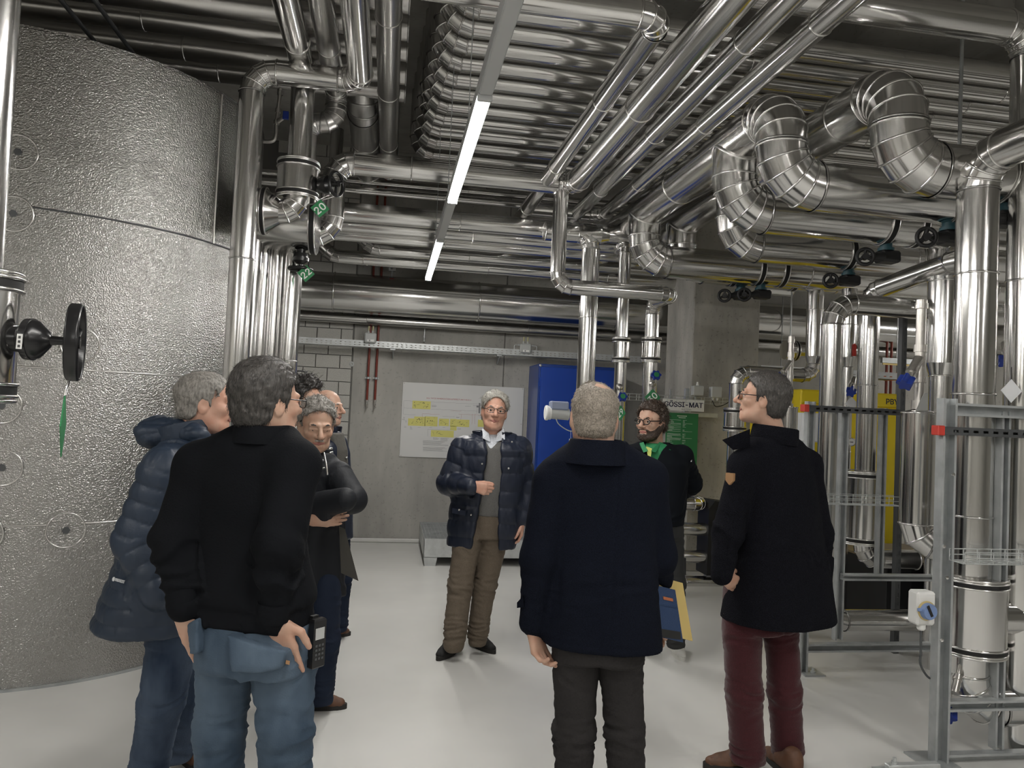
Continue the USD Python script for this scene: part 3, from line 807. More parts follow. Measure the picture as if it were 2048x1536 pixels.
# W6 behind W7 with reducer
y6 = 4.6
p6 = at(1885, 640, y=y6)
zr0, zr1 = run(p6, 'z', py=752)[2], run(p6, 'z', py=727)[2]
w6 = pipe('upright pipe with a tapered reducer half hidden by the thick near upright', [(p6[0], y6, ZM), (p6[0], y6, zr1)], 0.097, seam=2.0, first=0.35)
w6.add('reducer', lathe((p6[0], y6, zr0), (0, 0, 1), [(0, 0.074), (zr1 - zr0, 0.099)], 36), 'alu', True)
clad(w6, [(p6[0], y6, zr0), (p6[0], y6, 0.0)], 0.074, seam=1.2, first=0.75, start=1)
# W2 front upright with elbow at its top into a level pipe to the right
y2 = 4.75
p2 = at(1660, 800, y=y2)
zt2 = run(p2, 'z', py=606)[2]
w2 = pipe('upright pipe bending right at the top and resting on the middle frame', [(XR - 3.0, y2, zt2), (p2[0], y2, zt2), (p2[0], y2, 0.28), (p2[0] + 0.72, y2, 0.28)], 0.072, R=0.15, n=4, seam=0.85, first=2.6, end=1)
# W4 with its valve box, angled run at the top
y4 = 5.15
p4 = at(1735, 760, y=y4)
zt4 = run(p4, 'z', py=585)[2]
w4 = pipe('upright pipe bending up towards the viewer and right, with a wide valve box below', [(XR - 2.5, y4 - 0.75, zt4 + 0.13), (p4[0] + 0.16, y4 - 0.75, zt4 + 0.13), (p4[0], y4, zt4), (p4[0], y4, 0.62), (p4[0] + 0.44, y4, 0.62)], 0.073, R=0.13, n=4, seam=0.85, first=2.4, end=1)
zb0, zb1 = run(p4, 'z', py=1085)[2], run(p4, 'z', py=943)[2]
flange_box(w4, (p4[0] - 0.02, y4, zb0), (p4[0] - 0.02, y4, zb1), 0.155, 0.03)
# W1, W3 behind
y1_ = 6.5
p = at(1629, 660, y=y1_)
za, zb = run(p, 'z', py=733)[2], run(p, 'z', py=713)[2]
w1 = pipe('upright pipe with a tapered reducer behind the white-topped strainer line', [(p[0], y1_, ZM), (p[0], y1_, zb)], 0.076, seam=2, first=0.3)
w1.add('reducer', lathe((p[0], y1_, za), (0, 0, 1), [(0, 0.05), (zb - za, 0.078)], 32), 'alu', True)
zl = run(p, 'z', py=752)[2]
xl = run((3.5, y1_, zl), 'x', px=1473)[0]
clad(w1, [(p[0], y1_, za), (p[0], y1_, zl), (xl, y1_, zl), (xl, y1_, 0.3)], 0.062, R=0.11, n=4, seam=1.6, first=0.2)
collar_box(w1, xl, y1_, 817, 862, 0.10)
y3 = 5.7
p = at(1697, 660, y=y3)
za, zb = run(p, 'z', py=735)[2], run(p, 'z', py=715)[2]
w3 = pipe('upright pipe with a tapered reducer and a red tag, behind the front pair', [(p[0], y3, 2.75), (p[0], y3, zb)], 0.062, seam=2, first=0.3)
w3.add('reducer', lathe((p[0], y3, za), (0, 0, 1), [(0, 0.045), (zb - za, 0.064)], 32), 'alu', True)
clad(w3, [(p[0], y3, za), (p[0], y3, 0.0)], 0.046, seam=1.2, first=0.7, start=1)
rt = at(1709, 700, y=y3 - 0.07)
w3.add('red_tag', slab(Polygon([(-0.016, -0.05), (0.016, -0.05), (0.016, 0.04), (0, 0.055), (-0.016, 0.04)]), rt, (1, 0, 0), (0, 0, 1), 0.002), 'red', label='red arrow tag')
ps = at(1580, 760, y=5.4)
strainer('bare steel line rising behind the man in the dark wool coat', ps[0], 5.4, run(ps, 'z', py=820)[2], run(ps, 'z', py=673)[2], run(ps, 'z', py=740)[2], 0.020)
z0 = run(ps, 'z', py=815)[2]
pipe('clad pipe under the bare steel line beside the frame post', [(ps[0], 5.4, z0), (ps[0], 5.4, 0.0)], 0.065, start=1, seam=1.0, first=0.8)
# pressure gauge on W3
pg = at(1701, 884, y=y3 - 0.12)
g = Thing('pressure_gauge', 'round dial gauge between the two front uprights', 'gauge', pg)
ax = A([-0.1, -0.99, 0]); ax /= np.linalg.norm(ax)
g.add('case', lathe(pg, ax, [(0, 0), (0, 0.034), (0, 0.034), (0.02, 0.034), (0.02, 0.034), (0.022, 0.03), (0.022, 0.03), (0.016, 0.029)], 32), 'steel', 30)
g.add('dial', lathe(pg, ax, [(0.016, 0.029), (0.017, 0.0)], 32), 'white', 30)
tt, u, w = frame_of(ax)
g.add('needle', slab(Polygon([(-0.018, -0.002), (0.012, -0.0035), (0.012, 0.0035), (-0.018, 0.002)]), pg + ax * 0.018, u, w, 0.001), 'dark_ink')
g.add('stem', tube(pg - ax * 0.0, pg - ax * 0.14, 0.008, n=10), 'steel', True)

# ------------------------------------------------------------------ near left: valve with handwheel and tag 5
yN = 2.05
pn = at(2, 670, y=yN)
xn = at(32, 670, y=yN)[0] - 0.075
nv = Thing('flange_valve', 'clad valve body with black rings cut by the left picture edge', 'valve', (xn, yN, pn[2]))
za, zb = run((xn, yN, 1.7), 'z', py=800)[2], run((xn, yN, 1.7), 'z', py=545)[2]
flange_box(nv, (xn, yN, za), (xn, yN, zb), 0.075, 0.03)
xp = at(-9, 150, y=yN)[0]
clad(nv, [(xn - 0.016, yN, 4.3), (xn - 0.016, yN, zb)], 0.047, seam=1.3, first=1.1)
clad(nv, [(xn - 0.016, yN, za), (xn - 0.016, yN, 0.0)], 0.047, seam=1.3, first=1.1)
hb = run((xn + 0.07, yN, 1.7), 'z', py=677)
bv = Thing('hand_valve', 'black bonnet and handwheel of the near valve above tag 5', 'valve', hb)
sc = 1.0
bv.add('bonnet', lathe(hb, (1, 0, 0), [(-0.02, .033), (.015, .033), (.018, .036), (.022, .040), (.03, .043), (.03, .052), (.046, .053), (.046, .05), (.058, .047), (.082, .022), (.088, .012), (.125, .010)], 32), 'black', 35)
for a in (0.6, 2.2, 3.8, 5.4):
    bv.add('bolt', tube(hb + A([-0.012, 0.03 * math.cos(a), 0.03 * math.sin(a)]), hb + A([0.0, 0.03 * math.cos(a), 0.03 * math.sin(a)]), 0.005, n=6, caps=True), 'bead')
bv.add('sticker', slab(sbox(0, 0, 0.013, 0.037), hb + A([0.031, -0.0535, -0.028]), (1, 0, 0), (0, 0.06, 1), 0.0012), 'white', label='white type sticker')
bv.add('sticker_print', [slab(sbox(0.004, 0.004 + 0.011 * k, 0.009, 0.010 + 0.011 * k), hb + A([0.031, -0.0548, -0.028]), (1, 0, 0), (0, 0.06, 1), 0.0012) for k in range(3)], 'dark_ink')
hc = hb + A([0.135, 0.02, 0.0])
wax = A([1, 0.27, 0]); wax /= np.linalg.norm(wax)
prof = [(-0.012, 0.088), (-0.016, 0.094), (-0.012, 0.099), (0.010, 0.100), (0.016, 0.096), (0.012, 0.09), (-0.012, 0.088)]
bv.add('wheel_rim', lathe(hc, wax, prof, 48), 'black', True)
bv.add('wheel_hub', tube(hc - wax * 0.02, hc + wax * 0.012, 0.016, n=18, caps=True), 'black', 35)
tt, u, w = frame_of(wax)
for k in range(4):
    d = math.cos(k * math.pi / 2 + 0.4) * u + math.sin(k * math.pi / 2 + 0.4) * w
    bv.add('spoke', tube(hc + d * 0.012, hc + d * 0.09, 0.008, n=10), 'black', True)
pt = at(126, 850, y=yN - 0.03)
q = 0.30
diamond('green number plate 5 hanging from the near handwheel', pt, (q, -math.sqrt(1 - q * q), 0), (0, 0, 1), 0.079, '5', 0.052, hang=hc + A([0, -0.02, -0.095]))

# small bare steel drain line with a blue lever between the uprights by the tank
UP_ = A([0, 0, 1.0])
yk = 5.75
k_ = [at(px, py, y=yk) for px, py in ((524, 283), (545, 282), (552, 268), (553, 245), (556, 222), (560, 185))]
dl = Thing('drain_line', 'small bare steel drain line with a slanted valve beside the tank top', 'pipe', k_[0])
dl.add('line', wire(curve(A(k_), 5), 0.014, 10), 'steel', True)
dl.add('slanted_arm', tube(k_[3], at(570, 232, y=yk - .05), 0.016, n=14, caps=True), 'steel', 30)
dl.add('lever', bx(at(568, 236, y=yk - .06) - A([.01, .01, .01]), at(575, 226, y=yk - .06) + A([.01, .01, .012]), 0.004), 'blue_plastic')
dl.add('fitting', [tube(k_[j] - UP_ * .015, k_[j] + UP_ * .015, 0.021, n=14, caps=True) for j in (3, 4)], 'steel', 30)
dl.add('tee_cap', lathe(k_[5] - UP_ * .02, (0, 0, 1), [(0, .02), (.045, .02), (.045, .014), (.06, 0)], 14), 'steel', 30)

# ------------------------------------------------------------------ things on the far wall
RI, UP = A([1.0, 0, 0]), A([0, 0, 1.0])
# cable tray with slotted side
yT0 = 8.70
tz = at(674, 684, y=yT0)[2]
x0, x1 = -1.9, CX0 - 0.02
tr = Thing('cable_tray', 'perforated galvanised cable tray on the far wall above the diagram board', 'tray', ((x0 + x1) / 2, yT0, tz))
holes = []
x = x0 + 0.04
while x < x1 - 0.05:
    for h in (-0.016, 0.010):
        holes.append(sbox(x, h - 0.0045, x + 0.021, h + 0.0045))
    x += 0.053
seg = 2.0
tr.add('side_plate', slab(sbox(x0, -0.036, x1, 0.036).difference(unary_union(holes)), (0, yT0 + 0.0015, tz), RI, UP, 0.0025), 'galv_light')
holes = []
x = x0 + 0.06
k = 0
while x < x1 - 0.06:
    for h in (0.03, 0.075, 0.12):
        holes.append(sbox(x + (0.025 if h == 0.075 else 0), h, x + 0.01 + (0.025 if h == 0.075 else 0), h + 0.03))
    x += 0.075
tr.add('floor_plate', slab(sbox(x0, 0, x1, 0.2).difference(unary_union(holes)), (0, yT0, tz - 0.036), RI, A([0, 1.0, 0]), 0.0015), 'galv_light')
for px in (786, 1000, 1180):
    xx = at(px, 695, y=yT0)[0]
    tr.add('bracket', [slab(Polygon([(0, 0), (0.24, 0), (0.24, -0.10), (0.215, -0.10)]), (xx, yT0 + 0.0, tz - 0.038), A([0, 1.0, 0]), UP, 0.012), bx((xx - 0.03, yT0 + 0.01, tz - 0.055), (xx + 0.03, yT0 + 0.05, tz - 0.038))], 'galv')
for px, lab in ((741, 'grey junction box clipped on the tray above the red pipes'), (1051, 'grey junction box with side glands on the tray left of the blue cabinet')):
    p = at(px, 675 if px < 900 else 696, y=yT0 - 0.02)
    j = Thing('junction_box', lab, 'box', p, 'junction boxes')
    j.add('box_body', bx(p + A([-0.066, -0.035, -0.062]), p + A([0.066, 0.018, 0.05]), 0.012), 'grey_box')
    j.add('label_sticker', bx(p + A([-0.035, -0.0365, -0.05]), p + A([0.04, -0.034, -0.025])), 'white')
    j.add('sticker_print', bx(p + A([-0.015, -0.0375, -0.046]), p + A([0.0, -0.0365, -0.030])), 'grey_ink')
    for s in (-0.025, 0.022):
        g = j.add('cable_gland', lathe(p + A([s, 0, 0.05]), UP, [(0, .014), (.018, .014), (.018, .010), (.03, .010)], 14), 'grey_box', 30)
        j.add('cable', tube(p + A([s, 0, 0.075]), p + A([s + 0.004, 0.0, 0.13]), 0.010, n=10, caps=True), plain('cable_yellowish', (0.45, 0.43, 0.25), 0.5) if 'cable' not in M else M['cable'], True)
    if px > 900:
        for s in (-1, 1):
            j.add('side_gland', [tube(p + A([s * 0.06, 0, 0.03]), p + A([s * 0.09, 0, 0.03]), 0.01, n=10), wire(curve([p + A([s * 0.085, 0, 0.03]), p + A([s * 0.13, 0, 0.025]), p + A([s * 0.135, 0, -0.02])], 5), 0.005, 6)], 'galv_light', True)
# red-brown pipes
for i, (px, top) in enumerate(((742, 4.4), (758, 4.4))):
    p = at(px, 640, y=8.9)
    e = at(737 if i == 0 else 754, 806, y=8.9)
    t = Thing('red_pipe', ('left' if i == 0 else 'right') + ' of the two thin red-brown pipes ending on the far wall', 'pipe', (p[0], 8.9, e[2]), 'red-brown wall pipes')
    t.add('line', tube((p[0], 8.905, e[2] + 0.03), (p[0], 8.905, 4.4), 0.0135, n=16, caps=True), 'pipe_red', 30)
    t.add('end_valve', lathe((p[0], 8.905, e[2] + 0.035), (0, 0, -1), [(0, .017), (.02, .017), (.02, .012), (.05, .012), (.05, .016), (.065, .013), (.07, .0)], 16), 'steel', 30)
    t.add('drain_spout', tube((p[0], 8.90, e[2] - 0.03), (p[0] + 0.01, 8.86, e[2] - 0.055), 0.009, n=10, caps=True), 'steel', 30)
    cz = at(740, 756, y=8.9)[2]
    t.add('clamp', [tube((p[0], 8.905, cz - 0.012), (p[0], 8.905, cz + 0.012), 0.018, n=16, caps=True), bx((p[0] - 0.034, 8.90, cz - 0.009), (p[0] + 0.034, 8.915, cz + 0.009), 0.002)], 'galv', 30)
    t.add('clamp_lining', tube((p[0], 8.905, cz - 0.016), (p[0], 8.905, cz + 0.016), 0.0155, n=16, caps=True), 'rubber', 30)

# the diagram board
bl, br_ = at(806, 764, y=WY), at(1048, 776, y=WY)
BX, BZ, BW = bl[0], bl[2], br_[0] - bl[0]
BH = BZ - at(797, 913, y=WY)[2]
bd = Thing('diagram_board', 'white wall board with a yellow plant diagram behind the speaker', 'board', (BX, WY, BZ - BH))
yb = WY - 0.014
bd.add('panel', bx((BX, yb, BZ - BH), (BX + BW, WY - 0.004, BZ), 0.002), 'board')
for u, v in ((0.012, 0.015), (0.988, 0.015), (0.012, 0.985), (0.988, 0.985), (0.012, 0.5), (0.988, 0.5)):
    bd.add('screw', tube((BX + u * BW, yb + 0.001, BZ - v * BH), (BX + u * BW, yb - 0.004, BZ - v * BH), 0.007, n=12, caps=True), 'steel', 30)


def BP(cx, cy):
    """A point of the board from a place on the enlarged photograph of it."""
    u = (cx - 120 + (cy - 105) * 0.057) / 1835
    v = (cy - 105 - (cx - 120) * 0.052) / 1140
    return BX + u * BW, BZ - v * BH


def flat(rects, z=0.0006):
    ms = []
    for a, b, c, d in rects:
        xa, za = BP(a, b); xb, _ = BP(c, b); _, zb = BP(a, d)
        ms.append(bx((xa, yb - z, zb), (xb, yb, za)))
    return ms


for r in ((258, 390, 530, 513), (192, 660, 445, 770), (282, 632, 445, 664), (440, 632, 630, 780), (650, 668, 800, 780), (815, 672, 912, 790), (912, 682, 1106, 795), (528, 842, 870, 945), (815, 785, 912, 850), (1235, 690, 1330, 800)):
    bd.add('yellow_field', flat([r]), 'yellow_ink')
rr = random.Random(3)
ln, lr = [], []
for a, b, c, d in ((258, 400, 530, 505), (196, 665, 445, 765), (290, 640, 440, 700), (445, 640, 625, 770), (655, 675, 795, 775), (820, 680, 905, 785), (918, 690, 1100, 790), (535, 850, 720, 940)):
    for k in range(max(6, int((c - a) * (d - b) / 1500))):
        u, v = rr.uniform(a + 8, c - 40), rr.uniform(b + 12, d - 22)
        if rr.random() < 0.5:
            ln.append((u, v, u + rr.uniform(12, 38), v + 2.4))
        else:
            ln.append((u, v, u + 2.4, v + rr.uniform(10, 26)))
        if rr.random() < 0.35:
            ln.append((u, v, u + 9, v + 9))
bd.add('diagram_marks', flat(ln, 0.0010), 'dark_ink')
for seg_ in ((130, 390, 258, 393), (130, 500, 258, 503), (130, 390, 133, 600), (130, 600, 300, 603), (530, 410, 1230, 413), (530, 520, 1230, 523), (650, 600, 900, 603), (700, 630, 880, 632), (480, 830, 815, 832), (480, 830, 482, 940), (235, 510, 238, 640), (1225, 440, 1227, 600)):
    ln.append(seg_)
bd.add('diagram_lines', flat([(130, 390, 258, 392), (130, 500, 258, 502), (130, 390, 132, 600), (130, 598, 300, 600), (530, 410, 1230, 412), (530, 520, 1230, 522), (480, 830, 815, 832), (480, 830, 482, 940), (1225, 440, 1227, 600), (700, 632, 880, 634)], 0.0008), 'grey_ink')
for seg_ in ((400, 590, 660, 592), (400, 590, 402, 640), (940, 600, 1290, 602), (1150, 600, 1152, 760), (1190, 600, 1192, 760), (980, 610, 982, 690), (820, 548, 985, 550)):
    lr.append(seg_)
bd.add('red_lines', flat(lr, 0.0008), 'red_ink')
tl = []
for x_, y_, n_, w_ in ((405, 1000, 7, 420), (405, 1100, 6, 400), (555, 960, 3, 110), (668, 965, 4, 140), (540, 462, 3, 85), (1040, 478, 1, 95), (130, 782, 2, 45), (215, 790, 4, 40), (330, 795, 1, 70), (500, 800, 1, 60), (700, 800, 1, 50), (920, 820, 2, 60), (905, 645, 2, 55), (120, 640, 5, 25), (150, 690, 4, 20), (1160, 468, 1, 60)):
    for k in range(n_):
        tl.append((x_, y_ + k * 11, x_ + w_ * rr.uniform(0.6, 1.0), y_ + k * 11 + 3))
bd.add('small_print', flat(tl, 0.0008), 'grey_ink')
bd.add('bar_mark', flat([(1250, 432, 1275, 590), (1215, 470, 1250, 500)], 0.0008), 'grey_ink')
tx, tzz = BP(462, 362)
bd.add('title_text', text('HU1 TS700 WARMWASSERAUFBEREITUNG HAUS H', 0.0155, (tx, yb, tzz), RI, UP, 0.0012), 'red_ink')
v_, f_ = text('HU1 TS700 WARMWASSERAUFBEREITUNG HAUS H', 0.0155, (0, 0, 0), RI, UP, 0.0012)

# blue steel cabinet
c0 = at(1079, 727, y=8.3)
ca = Thing('steel_cabinet', 'tall blue steel cabinet against the far wall behind the uprights', 'cabinet', (c0[0] + 0.49, 8.6, 0))
cw = at(1240, 735, y=8.3)[0] - c0[0] + 0.0
ca.add('body', bx((c0[0], 8.325, 0.05), (c0[0] + cw, 8.92, c0[2]), 0.006), plain('blue_side', (0.010, 0.045, 0.24), 0.25))
dw = cw / 2
for k in range(2):
    d_ = ca.add('door', bx((c0[0] + 0.022 + dw * k * 0.98, 8.302, 0.10), (c0[0] + dw * (k + 1) * 0.98 - 0.002, 8.326, c0[2] - 0.035), 0.004), 'blue_cab')
    ca.add('hinge', tube((c0[0] + (0.018 if k == 0 else cw - 0.018), 8.31, 1.9), (c0[0] + (0.018 if k == 0 else cw - 0.018), 8.31, 2.0), 0.007, n=10, caps=True), 'blue_cab', 30)
ca.add('plinth', bx((c0[0] + 0.02, 8.36, 0), (c0[0] + cw - 0.02, 8.9, 0.06)), 'blackbox')
ca.add('lock', lathe((c0[0] + 0.012, 8.303, c0[2] - 0.02), (0, -1, 0), [(0, .014), (.006, .014), (.006, .014), (.008, .0)], 16), 'bead', 30)
ca.add('handle', bx((c0[0] + dw - 0.06, 8.28, 1.05), (c0[0] + dw - 0.035, 8.304, 1.2), 0.006), 'black')

# galvanised spill pallet
q0 = at(846, 1132, z=0)
sx0, sx1, sy0, sy1 = q0[0], q0[0] + 1.45, q0[1], 8.78
sp = Thing('spill_pallet', 'galvanised steel spill pallet with grating behind the speaker', 'pallet', ((sx0 + sx1) / 2, (sy0 + sy1) / 2, 0))
HT = 0.275
for a, b in (((sx0, sy0, .085), (sx1, sy0 + .004, HT)), ((sx0, sy1 - .004, .085), (sx1, sy1, HT)), ((sx0, sy0, .085), (sx0 + .004, sy1, HT)), ((sx1 - .004, sy0, .085), (sx1, sy1, HT))):
    sp.add('side_plate', bx(a, b), 'galv_light')
sp.add('base_plate', bx((sx0, sy0, .085), (sx1, sy1, .089)), 'galv')
for xx in (sx0, sx1 - 0.14):
    sp.add('foot', slab(Polygon([(0, 0.085), (0.14, 0.085), (0.125, 0), (0.015, 0)]), (xx, sy0 + 0.03, 0), RI, UP, 0.03), 'galv_light')
    sp.add('foot', slab(Polygon([(0, 0.085), (0.14, 0.085), (0.125, 0), (0.015, 0)]), (xx, sy1, 0), RI, UP, 0.03), 'galv_light')
gy = np.arange(sy0 + 0.03, sy1 - 0.01, 0.036)
gx = np.arange(sx0 + 0.03, sx1 - 0.01, 0.036)
sp.add('grating', [bx((sx0 + 0.005, y_, HT - 0.03), (sx1 - 0.005, y_ + 0.004, HT)) for y_ in gy] + [bx((x_, sy0 + 0.005, HT - 0.02), (x_ + 0.004, sy1 - 0.005, HT - 0.001)) for x_ in gx], 'galv')
sp.add('tray_inside', bx((sx0 + .004, sy0 + .004, .20), (sx1 - .004, sy1 - .004, .21)), 'strut')

# ------------------------------------------------------------------ by the column: signs, plate, tray, boxes
yS = 7.32
p0, p1 = at(1326, 797, y=yS), at(1408, 822, y=yS)
sg = Thing('name_sign', 'white sign reading GÖSSI-MAT above the green plate', 'sign', ((p0[0] + p1[0]) / 2, yS, p1[2]))
q1 = at(1327, 820, y=yS)
sw, sh = p1[0] - p0[0], p0[2] - q1[2]
sg.add('sign_board', bx((p0[0], yS, q1[2]), (p1[0], yS + 0.006, p0[2]), 0.001), 'white')
v_, f_ = text('GÖSSI-MAT', 0.062, (0, 0, 0), RI, UP, 0.002, True)
k = sw * 0.93 / (v_[:, 0].max() - v_[:, 0].min())
v_ = v_ * A([k, 1, min(k, 1.05)])
sg.add('lettering', (v_ - A([v_[:, 0].min(), 0, 0]) + A([p0[0] + sw * 0.035, yS - 0.0, q1[2] + sh * 0.34]), f_), 'navy_ink')
sg.add('small_lettering', text('HU1.TS704', 0.014, (p0[0] + sw * 0.45, yS, q1[2] + sh * 0.08), RI, UP, 0.001), 'grey_ink')
sg.add('hanger', [bx((p0[0] + sw * f - 0.01, yS + 0.006, p0[2] - 0.05), (p0[0] + sw * f + 0.01, yS + 0.03, p0[2] + 0.10)) for f in (0.2, 0.8)], 'galv')
g0, g1 = at(1333, 825, y=yS + 0.05), at(1397, 830, y=yS + 0.05)
gz = at(1330, 930, y=yS + 0.05)[2]
gp = Thing('instruction_plate', 'green plate with white text below the white name sign', 'sign', ((g0[0] + g1[0]) / 2, yS + 0.05, gz))
gp.add('plate', bx((g0[0], yS + 0.05, gz), (g1[0], yS + 0.056, g0[2]), 0.001), 'green')
gw, gh = g1[0] - g0[0], g0[2] - gz
rr = random.Random(9)
gp.add('heading', [text('Dampfzentrale', 0.014, (g0[0] + gw * 0.5, yS + 0.05, g0[2] - gh * 0.055), RI, UP, 0.0012, center=True), text('HU1.TS704', 0.012, (g0[0] + gw * 0.46, yS + 0.05, g0[2] - gh * 0.09), RI, UP, 0.0012, center=True)] if False else
       [bx((g0[0] + gw * 0.33, yS + 0.049, g0[2] - gh * 0.062), (g0[0] + gw * 0.64, yS + 0.05, g0[2] - gh * 0.045)), bx((g0[0] + gw * 0.38, yS + 0.049, g0[2] - gh * 0.095), (g0[0] + gw * 0.6, yS + 0.05, g0[2] - gh * 0.08))], 'pale_ink')
tl = []
for k in range(34):
    v = 0.13 + k * 0.0165
    if k in (14, 15, 30):
        continue
    z_ = g0[2] - gh * v
    tl.append(bx((g0[0] + gw * 0.04, yS + 0.0492, z_ - gh * 0.006), (g0[0] + gw * (0.04 + rr.choice((0.1, 0.16, 0.2, 0.42, 0.44))), yS + 0.05, z_)))
    if rr.random() < 0.8:
        tl.append(bx((g0[0] + gw * 0.52, yS + 0.0492, z_ - gh * 0.006), (g0[0] + gw * (0.52 + rr.choice((0.06, 0.1, 0.12, 0.3))), yS + 0.05, z_)))
gp.add('text_lines', tl, 'pale_ink')
gp.add('mount_rail', bx((g0[0] - 0.05, yS + 0.056, g0[2] - 0.03), (at(1440, 835, y=yS)[0], yS + 0.08, g0[2] + 0.012)), 'galv_light')
st0 = at(1374, 800, y=yS + 0.09)
st = Thing('sign_support', 'galvanised post carrying the name sign and the wire tray', 'post', (st0[0], yS + 0.1, 0))
st.add('upright', bx((st0[0] - 0.02, yS + 0.085, 0), (st0[0] + 0.02, yS + 0.125, st0[2] + 0.12)), 'galv_light')
st.add('foot_plate', bx((st0[0] - 0.06, yS + 0.045, 0), (st0[0] + 0.06, yS + 0.165, 0.008)), 'galv_light')


def basket(label, p, q, depth, h, pitch, r=0.0025, cat='tray'):
    """Wire cable basket from p to q along the room's x, open at the top."""
    t = Thing('wire_tray', label, cat, (A(p) + A(q)) / 2)
    long = []
    for dy, dz in ((0, h), (0, h * 0.5), (0, 0), (depth * 0.33, 0), (depth * 0.66, 0), (depth, 0), (depth, h * 0.5), (depth, h)):
        long.append(tube(A(p) + A([0, dy, dz]), A([q[0], p[1], p[2]]) + A([0, dy, dz]), r, n=6))
    lw_ = t.add('long_wire', long, 'galv_light', True)
    n = max(2, int(abs(q[0] - p[0]) / pitch))
    x = np.linspace(p[0], q[0], n + 1)
    cw = t.add('cross_wire', [wire(A([[xx, p[1], p[2] + h], [xx, p[1], p[2] + 0.004], [xx, p[1] + 0.004, p[2]], [xx, p[1] + depth, p[2]], [xx, p[1] + depth, p[2] + h]]), r, 6) for xx in x], 'galv_light', True)
    stage.GetPrimAtPath(cw).SetCustomDataByKey('kind', 'stuff')
    stage.GetPrimAtPath(lw_).SetCustomDataByKey('kind', 'stuff')
    return t


b0, b1 = at(1240, 793, y=yS), at(1482, 797, y=yS)
basket('wire cable tray carrying two grey boxes above the name sign', (b0[0], yS + 0.0, b0[2] - 0.03), (b1[0], yS, 0), 0.08, 0.065, 0.1)
for px0, px1, py0, py1, lab in ((1385, 1407, 772, 791, 'grey square box on the wire tray, upright on the left'), (1421, 1443, 774, 795, 'grey square box on the wire tray with two round glands below')):
    a, b = at(px0, py1, y=yS - 0.03), at(px1, py0, y=yS - 0.03)
    j = Thing('sensor_box', lab, 'box', (a + b) / 2, 'boxes on the wire tray')
    j.add('lid', bx((a[0], yS - 0.05, a[2]), (b[0], yS - 0.02, b[2]), 0.008), 'grey_box')
    j.add('box_body', bx((a[0] + 0.003, yS - 0.02, a[2] + 0.003), (b[0] - 0.003, yS + 0.02, b[2] - 0.003)), 'grey_box')
    if px0 > 1400:
        for s in (0.3, 0.7):
            j.add('gland', lathe((a[0] + (b[0] - a[0]) * s, yS - 0.01, a[2]), (0, 0, -1), [(0, .014), (.02, .014), (.02, .01), (.028, .008), (.03, 0)], 16), 'white', 30)
        j.add('cable', wire(curve([(a[0] + 0.03, yS - 0.01, a[2] - 0.03), (a[0] + 0.07, yS - 0.01, a[2] - 0.09), (a[0] + 0.16, yS, a[2] - 0.07), (a[0] + 0.24, yS, a[2] - 0.02)], 8), 0.004, 8), 'rubber', True)
    else:
        j.add('gland', lathe((a[0] + (b[0] - a[0]) * 0.5, yS - 0.01, b[2]), UP, [(0, .014), (.02, .014), (.02, .01), (.04, .008), (.04, 0)], 16), 'white', 30)
# blue and green valve handles with plates 29 and 30
tx0 = at(1305, 795, y=yF - 0.10)
diamond('green number plate 30 hung on the stepped pipe beside the bearded man', tx0, RI, UP, 0.075, '30', 0.055)
tx1 = at(1241, 826, y=yq2 - 0.1)
q = 0.42
diamond('narrow-angled green number plate 29 hung on the slim upright pipe', tx1, (q, -math.sqrt(1 - q * q), 0), UP, 0.072, '29', 0.052)


def knob_valve(label, base, tip):
    base, tip = A(base), A(tip)
    t = Thing('knob_valve', label, 'valve', base)
    d = (tip - base) / np.linalg.norm(tip - base)
    t.add('boss', lathe(base - d * 0.03, d, [(0, .03), (.03, .033), (.045, .028), (.06, .012)], 20), 'steel', 30)
    t.add('stem', tube(base, tip, 0.0095, n=12), 'steel', True)
    tt, u, w = frame_of(A([0, -0.8, 0.35]))
    th = np.linspace(0, 2 * np.pi, 60, endpoint=False)
    rad = 0.040 + 0.006 * np.cos(6 * th)
    t.add('blue_wheel', slab(Polygon(np.c_[rad * np.cos(th), rad * np.sin(th)]), tip, u, w, 0.028), 'blue_plastic', 30)
    t.add('green_disc', tube(tip + tt * 0.026, tip + tt * 0.031, 0.024, n=24, caps=True), 'green', 30)
    return t


knob_valve('blue star knob with a green centre above plate 30', at(1304, 768, y=yF - 0.05), at(1311, 752, y=yF - 0.17))
knob_valve('blue star knob with a green centre on the pipe with plate 29', at(1239, 775, y=yq2 - 0.05), at(1244, 795, y=yq2 - 0.17))
# actuator on the thick upright
pa = at(1100, 826, y=yq - 0.05)
pb = at(1136, 829, y=yq - 0.05)
ac = Thing('valve_actuator', 'grey motor actuator jutting left from the thick upright pipe', 'actuator', pb)
ac.add('motor_housing', lathe(pa, pb - pa, [(0, .052), (.17, .052), (.17, .052), (.18, .03), (.18, 0)], 32), 'grey_box', 30)
ac.add('end_disc', lathe(pa - A([0.045, 0, 0]), (1, 0, 0), [(0, .0), (0, .058), (0, .062), (.006, .068), (.022, .068), (.022, .06), (.05, .06), (.05, 0.05)], 36), 'white', 30)
ac.add('top_box', bx(pa + A([-0.005, -0.05, 0.03]), pb + A([-0.005, 0.05, 0.115]), 0.012), plain('actuator_blue_grey', (0.27, 0.31, 0.42), 0.4))
ac.add('shaft', tube(pb, pb + A([0.22, 0, 0]), 0.022, n=18), 'steel', True)
ac.add('cable', wire(curve([pa + A([0.05, -0.03, -0.05]), pa + A([0.08, -0.04, -0.10]), pa + A([0.17, -0.03, -0.15]), pa + A([0.25, 0, -0.15])], 8), 0.005, 8), 'grey_box', True)
ac.add('hanging_tag', bx(pb + A([0.01, -0.04, -0.30]), pb + A([0.038, -0.037, -0.215])), 'white')
